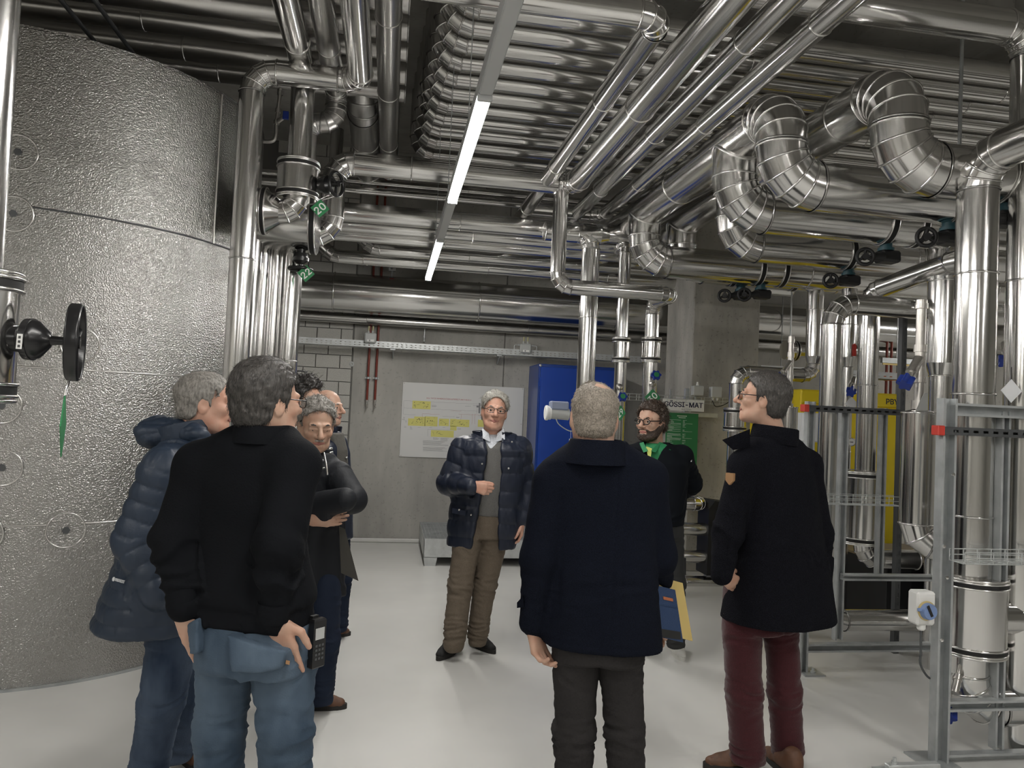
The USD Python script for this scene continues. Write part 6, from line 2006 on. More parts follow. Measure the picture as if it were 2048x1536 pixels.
# the forearm stays whole in front of the opening
F.cone(re, armsR[2], .070, .055, .0)
co = P.add('coat', cloth(F, .0075, .004, (9, 9, 6), 3, 1, quilt(.105, .009, .05, [(armsR, .10), (armsL, .095)], seed=4)), 'puffer_navy')
P.add('coat_collar', collar_ring(nb + A([0, -.0, -.025]), (1, .95), UP - D(IF) * -.0, .092, .112, .085, .022, .55, fwd=D(-IF)), 'puffer_navy', under=co)
for px, py in ((964, 928), (1017, 937), (942, 1030), (918, 1020), (1024, 884)):
    q = J(px, py, -.19)
    P.add('snap_button', lathe(q, D(-IF), [(-.02, .006), (0, .006), (.002, .004), (.002, 0)], 12), 'steel', under=co)
P.add('pocket_flap', trimesh_hull([J(905, 1016, -.16), J(932, 1022, -.19), J(931, 1032, -.19), J(904, 1026, -.16), J(905, 1016, -.12), J(932, 1022, -.12), J(931, 1032, -.12), J(904, 1026, -.12)]), 'puffer_navy', under=co, smooth=False)

# ---- the man in the navy coat seen from behind, holding papers
bx_, by_ = base(1196, 2.65)
P = Person('person in a navy wool coat seen from behind, cropped hair thinning on top, holding papers', bx_, by_, yaw_of(unit(IF + IR * .11)), 1.72)
J = P.J
D = lambda v: P.R @ np.asarray(v, float)
ray = unit(IF + IR * .11)
hc = J(1188, 833)
c, B = head_axes(hc, D(ray - IR * .10), D(UP + IR * .03))
s = .985
F = Field()
g = head_field(F, c, B, s)
nb = J(1192, 905, -.02)
neck(F, c, B, s * 1.1, nb)
rs, re, rw = J(1296, 957, .0), J(1318, 1112, .04), J(1300, 1225, .24)
ls, le, lw = J(1106, 962, .0), J(1078, 1115, -.02), J(1066, 1246, .0)
F.loft(P.rows([(915, 1125, 1265), (960, 1115, 1290), (1100, 1125, 1290), (1290, 1115, 1290)]), .04)
for a, b, cc in ((rs, re, rw), (ls, le, lw)):
    F.cone(a, b, .042, .036, .03); F.cone(b, cc, .034, .026, .02)
hand(F, lw + D(-UP) * .012, D(-UP + IR * .30), D(IR * .75 - IF * .55), D(IF + IR * .3), 1.0, curl=(.45, .65, .5))
hand(F, rw + D(-UP) * .0, D(-UP * .75 + IR * .3 - IF * .2), D(-IR * .3 - IF), D(-IR), .95, curl=(.5, .7, .5))
body(P, F, 'skin', .0045)
v, f = hair_mesh(c, B, s, front=.060, side=-.02, back=-.082, thick=.0065, wave=.003, freq=80, seed=6, crown_hole=(.020, -.045, .115, .042), top=.0, temple=.04)
P.add('hair', (v, f), 'hair_crop_grey')
m_ = ((v - c) @ B.T)
strands(P, c, B, s, v, f[np.linalg.norm(m_[f].mean(1) - A([.020, -.045, .115]) * s, axis=1) > .046], 5200, .013, .0007, 'hair_crop_grey', 4, down=.8, back=.2, lift=.3)
legs(P, [J(1153, 1290), J(1148, 1466), J(1146, 1716)], [J(1240, 1290), J(1249, 1466), J(1258, 1716)], (.082, .068, .062), (.080, .066, .062), 'grey_trouser', 31, P.rows([(1190, 1105, 1290, .7), (1280, 1104, 1288, .75), (1316, 1108, 1286, .75)]))
shoe_at(P, (1148, 1748), (1120, 1690), 'black')
shoe_at(P, (1256, 1748), (1275, 1690), 'black')
RC = P.rows([(888, 1142, 1246, .8), (905, 1118, 1272, .66), (925, 1096, 1300, .6), (960, 1094, 1310, .58), (1060, 1108, 1308, .6), (1150, 1104, 1310, .64), (1230, 1093, 1317, .66), (1287, 1084, 1321, .66)])
F = Field(); F.loft(RC, 0, n=2.4)
F.cone(J(1150, 918), ls, .05, .066, .05); F.cone(J(1240, 918), rs, .05, .064, .05)
F.cone(ls, le, .068, .060, .03); F.cone(le, lw - unit(lw - le) * .005, .060, .054, .03)
F.cone(rs, re, .066, .060, .03); F.cone(re, rw - unit(rw - re) * .03, .058, .053, .03)
bs = J(1226, 1100)[0]


def seams(v, n):
    o = np.zeros(len(v))
    back = n[:, 1] < -.3
    o -= .0035 * np.exp(-((v[:, 0] - bs - .012 * (v[:, 2] - 1.2)) / .006) ** 2) * back
    for e in (-1, 1):
        xx = e * (.105 + .03 * np.clip((v[:, 2] - 1.25) / .2, 0, 1) ** 2)
        o -= .0025 * np.exp(-((v[:, 0] - xx) / .006) ** 2) * back * (v[:, 2] < 1.36)
    o -= .002 * np.exp(-((v[:, 2] - RC[0][0] * 0 - J(1190, 1272)[2]) / .005) ** 2)
    return o + folds([ls, le, lw], [(.32, .10, 60, .005)], seed=2)(v, n) * 0.7


co = P.add('coat', cloth(F, .007, .009, (5, 5, 3.2), 12, 1, seams), 'navy_wool')
v, f = collar_ring(nb + A([0, -.01, -.005]), (1.0, .95), UP, .098, .080, .048, .012, .6, fwd=D(ray))
P.add('collar_stand', (v, f), 'navy_wool', under=co)
v, f = collar_ring(nb + A([0, -.008, -.036]), (1.0, .98), UP, .112, .084, .075, .010, .7, fwd=D(ray))
v = v + .004 * sfbm(v, 14, 2, 3)[:, None]
P.add('collar_fall', (v, f), 'navy_wool', under=co)
P.add('sleeve_strap', trimesh_hull([J(1034, 1205, -.02), J(1046, 1192, -.05), J(1048, 1214, -.05), J(1034, 1216, -.02), J(1046, 1192, .03), J(1048, 1214, .03)]), 'navy_wool', under=co, smooth=False)
P.add('sleeve_button', lathe(J(1069, 1000, .02), D(-IR), [(-.02, .011), (.004, .011), (.006, 0)], 14), 'black', under=co)
P.add('back_slit', wire(A([J(1205, 1172, -.155), J(1218, 1168, -.157), J(1232, 1164, -.155)]), .0022, 6), 'navy_wool', under=co)
for pts_, nm in (([(1178, 950), (1186, 951), (1170, 1012), (1160, 1011)], 0), ([(1124, 1108), (1136, 1110), (1100, 1278), (1084, 1276)], 1)):
    pass
# papers
e0, e1, e2, e3 = (J(1306, 1150, .02), J(1364, 1166, .16), J(1384, 1282, .17), J(1328, 1268, .03))
W_ = lambda q: P.R.T @ q + P.c


def sheet(name, label, cat, q, t, m):
    n = unit(np.cross(q[1] - q[0], q[3] - q[0]))
    th = Thing(name, label, cat, sum(q) / 4)
    th.add('cover', trimesh_hull([p + n * k for p in q for k in (-t, t)]), m)
    return th, n


ev = [W_(e0), W_(e1), W_(e2), W_(e3)]
sheet('envelope', 'buff card envelope held beside the navy folio', 'envelope', ev, .003, 'manila')
fo = [W_(q) for q in (J(1300, 1168, -.03), J(1346, 1179, .08), J(1362, 1284, .10), J(1312, 1272, -.02))]
M['folio_blue'] = plain('folio_blue', (0.014, 0.040, 0.11), 0.7, bump=0.2, scale=200)
th, n_ = sheet('document_folio', 'navy document folio with an orange label held in the right hand', 'folder', fo, .009, 'folio_blue')
if n_ @ IF > 0:
    n_ = -n_
bl_ = lambda u, v, k: fo[0] + (fo[1] - fo[0]) * u + (fo[3] - fo[0]) * v + n_ * k
th.add('orange_label', trimesh_hull([bl_(u, v, k) for u in (.40, .82) for v in (.19, .25) for k in (.008, .0115)]), plain('orange_leather', (0.42, 0.13, 0.05), 0.6))
th.add('flap_edge', trimesh_hull([bl_(u, v, k) for u in (.0, 1.0) for v in (.36, .375) for k in (.008, .011)]), 'folio_blue')
th.add('page_edges', trimesh_hull([fo[1] + (fo[2] - fo[1]) * v + unit(fo[1] - fo[0]) * u + n_ * k for v in (.05, .93) for u in (-.004, .004) for k in (-.006, .006)]), 'white')
th.add('bottom_band', trimesh_hull([bl_(u, v, k) for u in (.0, 1.0) for v in (.84, 1.0) for k in (-.0095, .0105)]), 'rubber')

# ---- the man on the right in the charcoal wool coat
bx_, by_ = base(1545, 3.53)
P = Person('person in a charcoal wool coat and burgundy trousers looking up to the left', bx_, by_, yaw_of(unit(-IR * .50 + IF * .86)), 1.84)
J = P.J
D = lambda v: P.R @ np.asarray(v, float)
hc = J(1527, 798)
c, B = head_axes(hc, D(-IR * .90 + IF * .40 + UP * .13), D(UP))
s = 1.0
F = Field()
g = head_field(F, c, B, s, jaw=1.0, nose=1.1)
nb = J(1545, 878, .0)
neck(F, c, B, s, nb)
ls, le, lw = J(1488, 930, -.10), J(1456, 1065, -.13), J(1443, 1150, -.16)
rs, re, rw = J(1612, 930, .06), J(1640, 1065, .10), J(1640, 1160, .12)
F.loft(P.rows([(900, 1500, 1590), (950, 1490, 1610), (1230, 1490, 1620)], .7), .04)
for a, b, cc in ((rs, re, rw), (ls, le, lw)):
    F.cone(a, b, .042, .036, .03); F.cone(b, cc, .034, .026, .02)
hand(F, lw + D(IR * .004 - UP * .0), D(-UP * .50 + IR * .75 + IF * .45), D(IF), D(UP), .95, curl=(.2, .2, .2))
body(P, F, 'skin', .004)
add_face(P, c, B, s, g, brow='hair_salt')
v, f = hair_mesh(c, B, s, front=.072, side=-.030, back=-.095, thick=.012, wave=.004, freq=60, seed=8, temple=.035, top=.004)
P.add('hair', (v, f), 'hair_salt')
strands(P, c, B, s, v, f, 4400, .018, .0006, 'hair_salt', 7, down=.7, back=.5, lift=.08)
glasses(P, c, B, s, g, 'black', .0020, .0215, .0185, True)
legs(P, [J(1484, 1235, -.05), J(1488, 1385, -.06), J(1495, 1512, -.06)], [J(1560, 1235, .04), J(1569, 1385, .02), J(1576, 1515, .02)], (.088, .079, .075), (.080, .074, .070), 'burgundy', 51, P.rows([(1130, 1450, 1600, .8), (1230, 1446, 1598, .8), (1255, 1452, 1596, .8)]))
shoe_at(P, (1500, 1538), (1408, 1536), 'brown', 1.0)
shoe_at(P, (1578, 1548), (1528, 1508), 'brown', .96)
RC = P.rows([(866, 1505, 1585, .85), (882, 1492, 1604, .75), (910, 1476, 1622, .68), (945, 1472, 1632, .66), (1000, 1472, 1640, .66), (1080, 1463, 1650, .68), (1160, 1452, 1662, .72), (1237, 1441, 1673, .74)])
F = Field(); F.loft(RC, 0, n=2.3)
F.cone(J(1520, 905, -.05), ls, .05, .068, .05); F.cone(J(1580, 905, .03), rs, .05, .066, .05)
F.cone(ls, le, .068, .062, .03); F.cone(le, lw, .060, .050, .03)
F.cone(rs, re, .066, .060, .04); F.cone(re, rw, .058, .052, .03)
F.put(lambda p: .0 * p[:, 0] + np.maximum(J(1540, 1236)[2] - .0 - p[:, 2], -9) * -1 - 9, (9, 9, 9), (9, 9, 9))
co = P.add('coat', cloth(F, .0075, .010, (5, 5, 2.6), 22, 1, folds([ls, le, lw], [(.34, .10, 55, .006)], seed=4)), 'charcoal_wool')
v, f = collar_ring(nb + A([0, -.0, -.02]), (1.05, 1.05), UP + D(-IR) * -.1, .098, .090, .075, .014, .7, fwd=D(-IR * .8 + IF * .5))
P.add('collar_stand', (v, f), 'charcoal_wool', under=co)
P.add('lapel_point', trimesh_hull([J(1500, 858, -.12), J(1444, 880, -.13), J(1466, 900, -.13), J(1500, 895, -.10), J(1500, 858, -.07), J(1446, 880, -.10), J(1468, 898, -.10)]), 'charcoal_wool', under=co, smooth=False)
q = J(1462, 957, -.205)
pn_ = unit(D(-IF * .75 - IR * .65))
t_, u_, w_ = frame_of(pn_)
P.add('sleeve_patch', slab(Polygon([(-.018, .024), (.018, .024), (.018, -.008), (0, -.028), (-.018, -.008)]), q + pn_ * -.002, -u_ if u_ @ D(IR) < 0 else u_, UP, .02), 'tan_patch', under=co, smooth=False)

# ---- the bearded man in the green polo shirt
bx_, by_ = base(1318, 4.97)
P = Person('bearded person with black glasses, black jacket over a green polo shirt, hands behind the back', bx_, by_, yaw_of(unit(-IR * .50 - IF * .86)), 1.70)
J = P.J
D = lambda v: P.R @ np.asarray(v, float)
hc = J(1303, 844)
c, B = head_axes(hc, D(-IR * .70 - IF * .71), D(UP))
s = 1.03
F = Field()
g = head_field(F, c, B, s, jaw=1.08, wide=1.04)
nb = J(1308, 898, .02)
neck(F, c, B, s, nb)
ls, le, lw = J(1364, 912, -.03), J(1384, 968, .10), J(1345, 1000, .26)
rs, re, rw = J(1262, 912, .03), J(1246, 975, .14), J(1300, 1000, .26)
F.loft(P.rows([(900, 1275, 1345), (1000, 1272, 1355), (1060, 1275, 1355)], .7), .04)
for a, b, cc in ((rs, re, rw), (ls, le, lw)):
    F.cone(a, b, .042, .036, .03); F.cone(b, cc, .034, .026, .02)
body(P, F, 'skin', .0045)
add_face(P, c, B, s, g, brow='hair_brown')
v, f = hair_mesh(c, B, s, front=.072, side=-.025, back=-.075, thick=.016, wave=.012, freq=48, seed=5, wide=1.03, temple=.035, stretch=(1, 1, 1), top=.006)
P.add('hair', (v, f), 'hair_brown')
strands(P, c, B, s, v, f, 1500, .022, .0009, 'hair_brown', 9, curl=.005)
# beard: a shell over jaw, chin and upper lip
F = Field()
head_field(F, c, B, s * 1.045, jaw=1.08, wide=1.04)


def beard_zone(p):
    q = (p - c) @ B.T / s
    top = np.interp(q[:, 1], [-.02, .02, .05, .075, .095, .13], [.0, -.02, -.048, -.058, -.044, -.044])
    lip = np.maximum(np.abs(q[:, 0]) - .024, np.abs(q[:, 2] + .064) - .011)
    return np.maximum.reduce([q[:, 2] - top, -.015 - q[:, 1], -lip - .0, -.150 - q[:, 2]])


F.put(lambda p: -beard_zone(p), (-9, -9, -9), (9, 9, 9), .006, True)
v, f = nets(F, .004)
P.add('beard', (v + vnormals(v, f) * (.006 * sfbm((v - c) @ B.T, 90, 2, 4))[:, None], f), 'hair_brown')
glasses(P, c, B, s, g, 'black', .0028, .022, .018, True)
legs(P, [J(1340, 1060, 0), J(1346, 1170, -.02), J(1352, 1290, 0)], [J(1295, 1060, .05), J(1298, 1170, .05), J(1296, 1285, .08)], (.09, .076, .058), (.09, .076, .058), 'work_trouser', 61, P.rows([(1030, 1268, 1358, .75), (1070, 1266, 1360, .75)]), cuff=.105)
P.add('cargo_pocket', trimesh_hull([J(1348, 1112, -.09), J(1372, 1116, .0), J(1372, 1150, .0), J(1348, 1150, -.09), J(1350, 1112, .02), J(1350, 1150, .04)]), 'work_trouser', smooth=False)
shoe_at(P, (1346, 1297), (1366, 1323), 'sneaker', .98)
shoe_at(P, (1290, 1296), (1272, 1318), 'sneaker', .98)
RC = P.rows([(886, 1278, 1335, .85), (898, 1262, 1356, .72), (925, 1252, 1372, .66), (980, 1254, 1368, .66), (1045, 1260, 1362, .68)])
F = Field(); F.loft([(z_, x_, y_, a_ - .012, b_ - .012) for z_, x_, y_, a_, b_ in RC], 0)
P.add('polo_shirt', cloth(F, .008, .001), 'shirt_green')
for e in (-1, 1):
    P.add('polo_collar', trimesh_hull([J(1299 + e * 3, 902, -.16), J(1299 + e * 12, 905, -.15), J(1303 + e * 24, 886, -.06), J(1303 + e * 16, 884, -.08), J(1299 + e * 3, 902, -.12), J(1303 + e * 24, 890, -.03)]), 'shirt_green', smooth=False)
P.add('undershirt', trimesh_hull([J(1292, 893, -.13), J(1304, 897, -.14), J(1298, 926, -.185), J(1300, 926, -.185), J(1294, 893, -.08), J(1304, 897, -.08)]), 'shirt_yellow', label='pale yellow shirt edge', smooth=False)
F = Field(); F.loft(RC, 0, n=2.3)
F.cone(J(1290, 905), rs, .05, .066, .05); F.cone(J(1330, 905), ls, .05, .066, .05)
for a, b, cc in ((rs, re, rw), (ls, le, lw)):
    F.cone(a, b, .068, .062, .03); F.cone(b, cc, .060, .05, .03)
za_, zb2 = J(1300, 880)[2], J(1300, 942)[2]
xa_, xb_2 = J(1278, 885, -.14), J(1326, 885, -.10)
xm_ = J(1300, 940, -.16)
F.put(lambda p: np.maximum.reduce([np.abs(p[:, 0] - xm_[0]) - .075 * np.clip((p[:, 2] - zb2) / (za_ - zb2), 0, 1.3), .03 - p[:, 1], zb2 - p[:, 2]]), (-.3, 0, zb2), (.3, .3, 1.7), .006, True)
co = P.add('jacket', cloth(F, .0075, .008, (7, 7, 4), 23, 1, folds([ls, le, lw], [(.2, .10, 70, .006)], seed=4)), 'black_fleece')
v, f = collar_ring(nb + A([0, -.01, -.03]), (1, 1), UP, .092, .105, .055, .012, .75, fwd=D(-IR * .5 - IF * .86))
P.add('collar_stand', (v, f), 'black_fleece', under=co)
P.add('sleeve_logo', text('ᐳ Gössi' if False else 'Gössi', .012, J(1371, 926, -.085), D(IR * .9 + IF * .2 + UP * .25), UP, .012), 'pale_label', under=co, smooth=False)

# ---- the man in the blue puffer jacket on the left
bx_, by_ = base(345, 3.05)
P = Person('grey-haired person in a hooded blue puffer jacket beside the storage tank', bx_, by_, yaw_of(unit(IR * .90 + IF * .44)), 1.70)
J = P.J
D = lambda v: P.R @ np.asarray(v, float)
hc = J(412, 806)
c, B = head_axes(hc, D(IR * .93 + IF * .36 - UP * .02), D(UP))
s = 1.0
F = Field()
g = head_field(F, c, B, s, nose=1.15)
nb = J(382, 882, .0)
neck(F, c, B, s, nb)
rs, re, rw = J(330, 938, -.17), J(272, 1080, -.20), J(318, 1185, -.24)
ls, le, lw = J(395, 940, .17), J(400, 1080, .2), J(430, 1180, .2)
F.loft(P.rows([(905, 335, 420), (1000, 310, 420), (1240, 250, 390)], .75), .04)
for a, b, cc in ((rs, re, rw), (ls, le, lw)):
    F.cone(a, b, .045, .04, .03); F.cone(b, cc, .036, .03, .02)
body(P, F, 'skin_rosy', .004)
add_face(P, c, B, s, g)
v, f = hair_mesh(c, B, s, front=.080, side=-.028, back=-.080, thick=.011, wave=.005, freq=60, seed=2, widow=-.02, temple=.045, top=.0)
P.add('hair', (v, f), 'hair_grey')
strands(P, c, B, s, v, f, 4400, .018, .0006, 'hair_grey', 2, down=.4, back=.8, lift=.08)
legs(P, [J(352, 1245, -.08), J(322, 1404, -.08), J(292, 1566, -.06)], [J(372, 1245, .1), J(370, 1390, .16), J(352, 1508, .20)], (.098, .083, .068), (.09, .075, .065), 'jeans_mid', 71, P.rows([(1150, 292, 415, .8), (1240, 290, 412, .8), (1275, 296, 410, .8)]))
shoe_at(P, (352, 1490), (398, 1542), 'boot', .95)
shoe_at(P, (322, 1602), (396, 1610), 'boot', 1.0)
RC = P.rows([(874, 352, 428, .9), (892, 318, 448, .8), (925, 296, 450, .75), (980, 285, 445, .75), (1060, 255, 440, .75), (1150, 224, 430, .78), (1200, 204, 420, .8), (1243, 190, 412, .82)])
arR, arL = [rs, re, rw], [ls, le, lw]
F = Field(); F.loft(RC, 0, n=2.3)
F.cone(J(360, 905, -.05), rs, .06, .085, .05)
F.cone(rs, re, .088, .080, .03); F.cone(re, rw, .078, .062, .03)
F.cone(ls, le, .085, .078, .03); F.cone(le, lw, .074, .06, .03)
PUFF = cloth(F, .0065, .005, (8, 8, 6), 33, 1, quilt(.066, .011, .02, [(arR, .115), (arL, .11)], seed=8))
co = P.add('jacket', PUFF, 'puffer_blue')
F = Field()
F.cone(J(300, 866, -.05), J(398, 866, .0), .058, .060, 0, flat=((0, 0, 1), 1.15))
F.cone(J(300, 872, .05), J(380, 858, .10), .055, .055, .03)
F.cone(J(318, 852, .0), J(400, 872, -.10), .045, .040, .03)
hq = cloth(F, .006, .010, (13, 13, 16), 9, 1, lambda v, n: .006 * (np.abs(np.sin(np.pi * (v[:, 2] - .35 * v[:, 0] + .05 * sfbm(v, 9, 2, 3)) / .055)) ** .5 - .6) + .008 * sfbm(v, (40, 40, 18), 2, 5))
P.add('hood', hq, 'puffer_blue', under=co)
v, f = collar_ring(nb + A([0, -.0, -.03]), (1, 1.05), UP + D(-IR) * .25, .092, .098, .10, .018, .5, fwd=D(IR))
P.add('jacket_collar', (v, f), 'puffer_blue', under=co)
v, f = collar_ring(nb + A([0, .0, -.02]), (1, 1), UP + D(-IR) * .2, .076, .080, .085, .010, .4, fwd=D(IR))
P.add('inner_collar', (v, f), 'black_coat', under=co)
def on_skin(vf, q, d):
    """The first point of a mesh met from q along d, and its normal."""
    tm = trimesh.Trimesh(vf[0], vf[1], process=False)
    o = np.asarray(q, float) - np.asarray(d) * 1.0
    v = tm.vertices - o
    t = v @ d
    r = np.linalg.norm(v - t[:, None] * d, axis=1)
    near = np.flatnonzero(r < .012)
    i = near[np.argmin(t[near])]
    return tm.vertices[i], tm.vertex_normals[i]


lg, ln_ = on_skin(PUFF, J(226, 1163), unit(P.R @ (at(226, 1163, y=3.0) - CAM)))
tx_ = unit(D(IR + UP * -.10) - ln_ * (D(IR + UP * -.10) @ ln_))
P.add('jacket_logo', [text('PROTEST', .0105, lg + ln_ * .003, tx_, np.cross(ln_, tx_), .003, True), lathe(lg + ln_ * .003 - tx_ * .012 + np.cross(ln_, tx_) * .005, ln_, [(0, .008), (.003, .008), (.003, 0)], 18)], 'pale_label', under=co, smooth=False)
P.add('drawcord', [tube(J(206, 1232, -.18), J(207, 1252, -.18), .003, n=8), lathe(J(207, 1245, -.18), -UP, [(0, .003), (.004, .010), (.014, .010), (.018, .003)], 12)], 'black', under=co)

# ---- the man in the black sweater with his hands in his back pockets
bx_, by_ = base(520, 2.32)
P = Person('dark-haired person from behind in a black sweater and faded jeans, hands in the back pockets', bx_, by_, yaw_of(unit(IF * .94 + IR * .22)), 1.70)
J = P.J
D = lambda v: P.R @ np.asarray(v, float)
hc = J(534, 803)
c, B = head_axes(hc, D(IF * .78 + IR * .62), D(UP))
s = 1.0
F = Field()
g = head_field(F, c, B, s)
nb = J(528, 872, .0)
neck(F, c, B, s, nb)
ls, le, lw = J(402, 935, .02), J(350, 1082, -.02), J(370, 1218, -.08)
rs, re, rw = J(590, 930, -.06), J(560, 1085, -.14), J(545, 1240, -.128)
F.loft(P.rows([(885, 470, 580), (950, 420, 590), (1230, 420, 600)]), .04)
for a, b, cc in ((rs, re, rw), (ls, le, lw)):
    F.cone(a, b, .045, .04, .03); F.cone(b, cc, .036, .027, .02)
hand(F, lw + D(-UP) * .005, D(-UP * .9 + IR * .35 + IF * .12), D(IF), D(-IR), 1.0, curl=(.1, .1, .1), thumb=(.9, .2, .1))
hand(F, rw + D(IR * .012 - UP * .004), D(-UP * .94 + IR * .24 + IF * .20), D(IF), D(IR), 1.0, curl=(.12, .1, .1), thumb=(.55, .72, -.05))
body(P, F, 'skin', .0045)
v, f = hair_mesh(c, B, s, front=.072, side=-.035, back=-.092, thick=.014, wave=.006, freq=55, seed=12, temple=.03, top=.006)
P.add('hair', (v, f), 'hair_salt')
strands(P, c, B, s, v, f, 5200, .018, .0006, 'hair_salt', 12, down=.75, back=.45, lift=.07)
glasses(P, c, B, s, g, 'black', .0016, .023, .016)
pel = P.rows([(1200, 396, 622, .72), (1240, 392, 628, .74), (1290, 392, 634, .80), (1330, 398, 632, .80)])
LL, RL = [J(455, 1290, 0), J(441, 1456, -.02), J(438, 1750, .02)], [J(566, 1290, 0), J(571, 1456, -.04), J(572, 1750, 0)]
JF = legs(P, LL, RL, (.088, .072, .062), (.100, .078, .065), 'jeans_light', 81, pel, name='jeans')
for q in ([(478, 1256), (592, 1292), (588, 1324), (540, 1330), (494, 1326)], [(369, 1250), (404, 1233), (414, 1300), (392, 1304)]):
    poly = A([J(x_, y_, -.10)[[0, 2]] for x_, y_ in q])
    cen = poly.mean(0)

    def prism(p, poly=poly, cen=cen):
        d = np.full(len(p), -9.0)
        for i in range(len(poly)):
            e = poly[(i + 1) % len(poly)] - poly[i]
            nn = A([e[1], -e[0]]) / np.linalg.norm(e)
            if nn @ (cen - poly[i]) > 0:
                nn = -nn
            d = np.maximum(d, (p[:, [0, 2]] - poly[i]) @ nn)
        return d
    F2 = Field()
    lo_ = A([poly[:, 0].min(), -.4, poly[:, 1].min()]); hi_ = A([poly[:, 0].max(), .02, poly[:, 1].max()])
    F2.put(lambda p, prism=prism: np.maximum.reduce([JF(p) - .030, prism(p), p[:, 1] - .02]), lo_, hi_)
    v, f = cloth(F2, .006, .003, (9, 9, 9), 5, 2)
    P.add('back_pocket', (v, f), 'jeans_light')
P.add('leather_tab', trimesh_hull([J(x_, y_, d_) for x_, y_ in ((572, 1320), (580, 1322), (579, 1330), (571, 1328)) for d_ in (-.175, -.14)]), 'tan_patch', smooth=False)
shoe_at(P, (436, 1790), (415, 1730), 'boot'); shoe_at(P, (574, 1790), (600, 1730), 'boot')
RC = P.rows([(846, 492, 572, .9), (862, 466, 586, .8), (885, 432, 600, .7), (915, 405, 612, .62), (960, 396, 614, .60), (1050, 394, 612, .62), (1120, 391, 622, .66), (1180, 388, 636, .72), (1196, 390, 634, .74), (1204, 392, 628, .72), (1240, 389, 630, .76)])
F = Field(); F.loft(RC, 0, n=2.3)
F.cone(J(470, 892), ls, .05, .075, .05); F.cone(J(570, 892), rs, .05, .072, .05)
F.cone(ls, le, .076, .066, .03); F.cone(le, lw - unit(lw - le) * .01, .064, .043, .03)
F.cone(rs, re, .074, .068, .03); F.cone(re, rw - unit(rw - re) * .01, .066, .043, .03)
fa = folds([ls, le, lw], [(.33, .12, 48, .009), (.56, .08, 60, .008)], seed=3)
fb_ = folds([rs, re, rw], [(.33, .12, 48, .009), (.56, .08, 60, .008)], seed=6)
co = P.add('sweater', cloth(F, .007, .009, (6, 6, 3.5), 42, 1, lambda v, n: np.where(along(v, [ls, le, lw])[1] < .09, fa(v, n), np.where(along(v, [rs, re, rw])[1] < .09, fb_(v, n), 0))), 'black_knit')
v, f = collar_ring(nb + A([0, -.01, -.02]), (1, 1), UP, .088, .074, .050, .010, .5, fwd=D(IF * .8 + IR * .6))
P.add('collar_stand', (v, f), 'black_knit', under=co)
v, f = collar_ring(nb + A([0, .004, -.01]), (1, 1), UP, .070, .064, .045, .006, .7, fwd=D(IF * .8 + IR * .6))
P.add('shirt_collar', (v, f), 'shirt_blue')
for w0_, e0_ in ((lw, le), (rw, re)):
    d_ = unit(w0_ - e0_)
    P.add('cuff', lathe(w0_ - d_ * .055, d_, [(0, .046), (.01, .050), (.055, .046), (.058, .040), (.058, .02)], 32), 'black_knit', under=co)
# the phone on his belt
p0 = P.R.T @ J(634, 1285, -.05) + P.c
ph_ = Thing('cordless_phone', 'black cordless phone clipped to the belt of the faded jeans', 'phone', p0)
ux = unit(IF * .80 + IR * .55)
nn_ = unit(np.cross(ux, UP))
if nn_ @ IF > 0:
    nn_ = -nn_
cor_ = lambda u, v, k: p0 + ux * u + UP * v + nn_ * k
ph_.add('handset', trimesh_hull([cor_(u, v, k) for u in (-.024, .024) for v in (-.070, .066) for k in (-.011, .011)] + [cor_(u, v, k) for u in (-.020, .020) for v in (-.074, .072) for k in (-.008, .008)]), 'black')
ph_.add('screen', trimesh_hull([cor_(u, v, k) for u in (-.017, .017) for v in (.012, .046) for k in (.010, .0118)]), 'grey_box')
for r_ in range(4):
    for c_k in range(3):
        ph_.add('button', trimesh_hull([cor_(-.012 + c_k * .012 + a_, -.006 - r_ * .013 + b_, k) for a_ in (-.004, .004) for b_ in (-.0035, .0035) for k in (.010, .0125)]), 'strut')
ph_.add('belt_clip', trimesh_hull([cor_(u, v, k) for u in (-.012, .012) for v in (.02, .078) for k in (-.024, -.010)]), 'rubber')

# ---- the grey-haired man with crossed arms
bx_, by_ = base(628, 3.92)
P = Person('grey-haired person with crossed arms in a long black coat and brown boots, looking down', bx_, by_, yaw_of(unit(IR * .55 - IF * .83)), 1.66)
J = P.J
D = lambda v: P.R @ np.asarray(v, float)
hc = J(633, 850, -.05)
c, B = head_axes(hc, D(IR * .42 - IF * .85 - UP * .24), D(UP))
s = 1.06
F = Field()
g = head_field(F, c, B, s, nose=1.12, lid=.0075)
nb = J(622, 915, .03)
neck(F, c, B, s, nb)
rs, re, rw = J(588, 955, .02), J(598, 1020, -.20), J(690, 1000, -.33)
ls, le, lw = J(676, 952, -.02), J(706, 1000, -.12), J(652, 1026, -.27)
F.loft(P.rows([(930, 595, 665), (1000, 590, 668), (1180, 590, 668)], .7), .04)
for a, b, cc in ((rs, re, rw), (ls, le, lw)):
    F.cone(a, b, .045, .04, .03); F.cone(b, cc, .036, .03, .02)
hand(F, J(622, 1040, -.30), D(IR * .95 + UP * .08), D(IF), D(UP), .95, curl=(.15, .3, .2))
body(P, F, 'skin_tan', .004)
add_face(P, c, B, s, g, brow='hair_salt')
v, f = hair_mesh(c, B, s, front=.090, side=-.010, back=-.085, thick=.012, wave=.014, freq=42, seed=15, temple=.062, widow=-.012, stretch=(1, 1, 1), top=.006)
P.add('hair', (v, f), 'hair_grey')
strands(P, c, B, s, v, f, 2000, .024, .0009, 'hair_grey', 15, curl=.004)
F = Field(); g2 = g
F.cone(g(-.018, .095, -.050), g(.018, .095, -.050), .005, .005, 0)
P.add('moustache', cloth(F, .003, .002, 60, 3, 0), 'hair_silver')
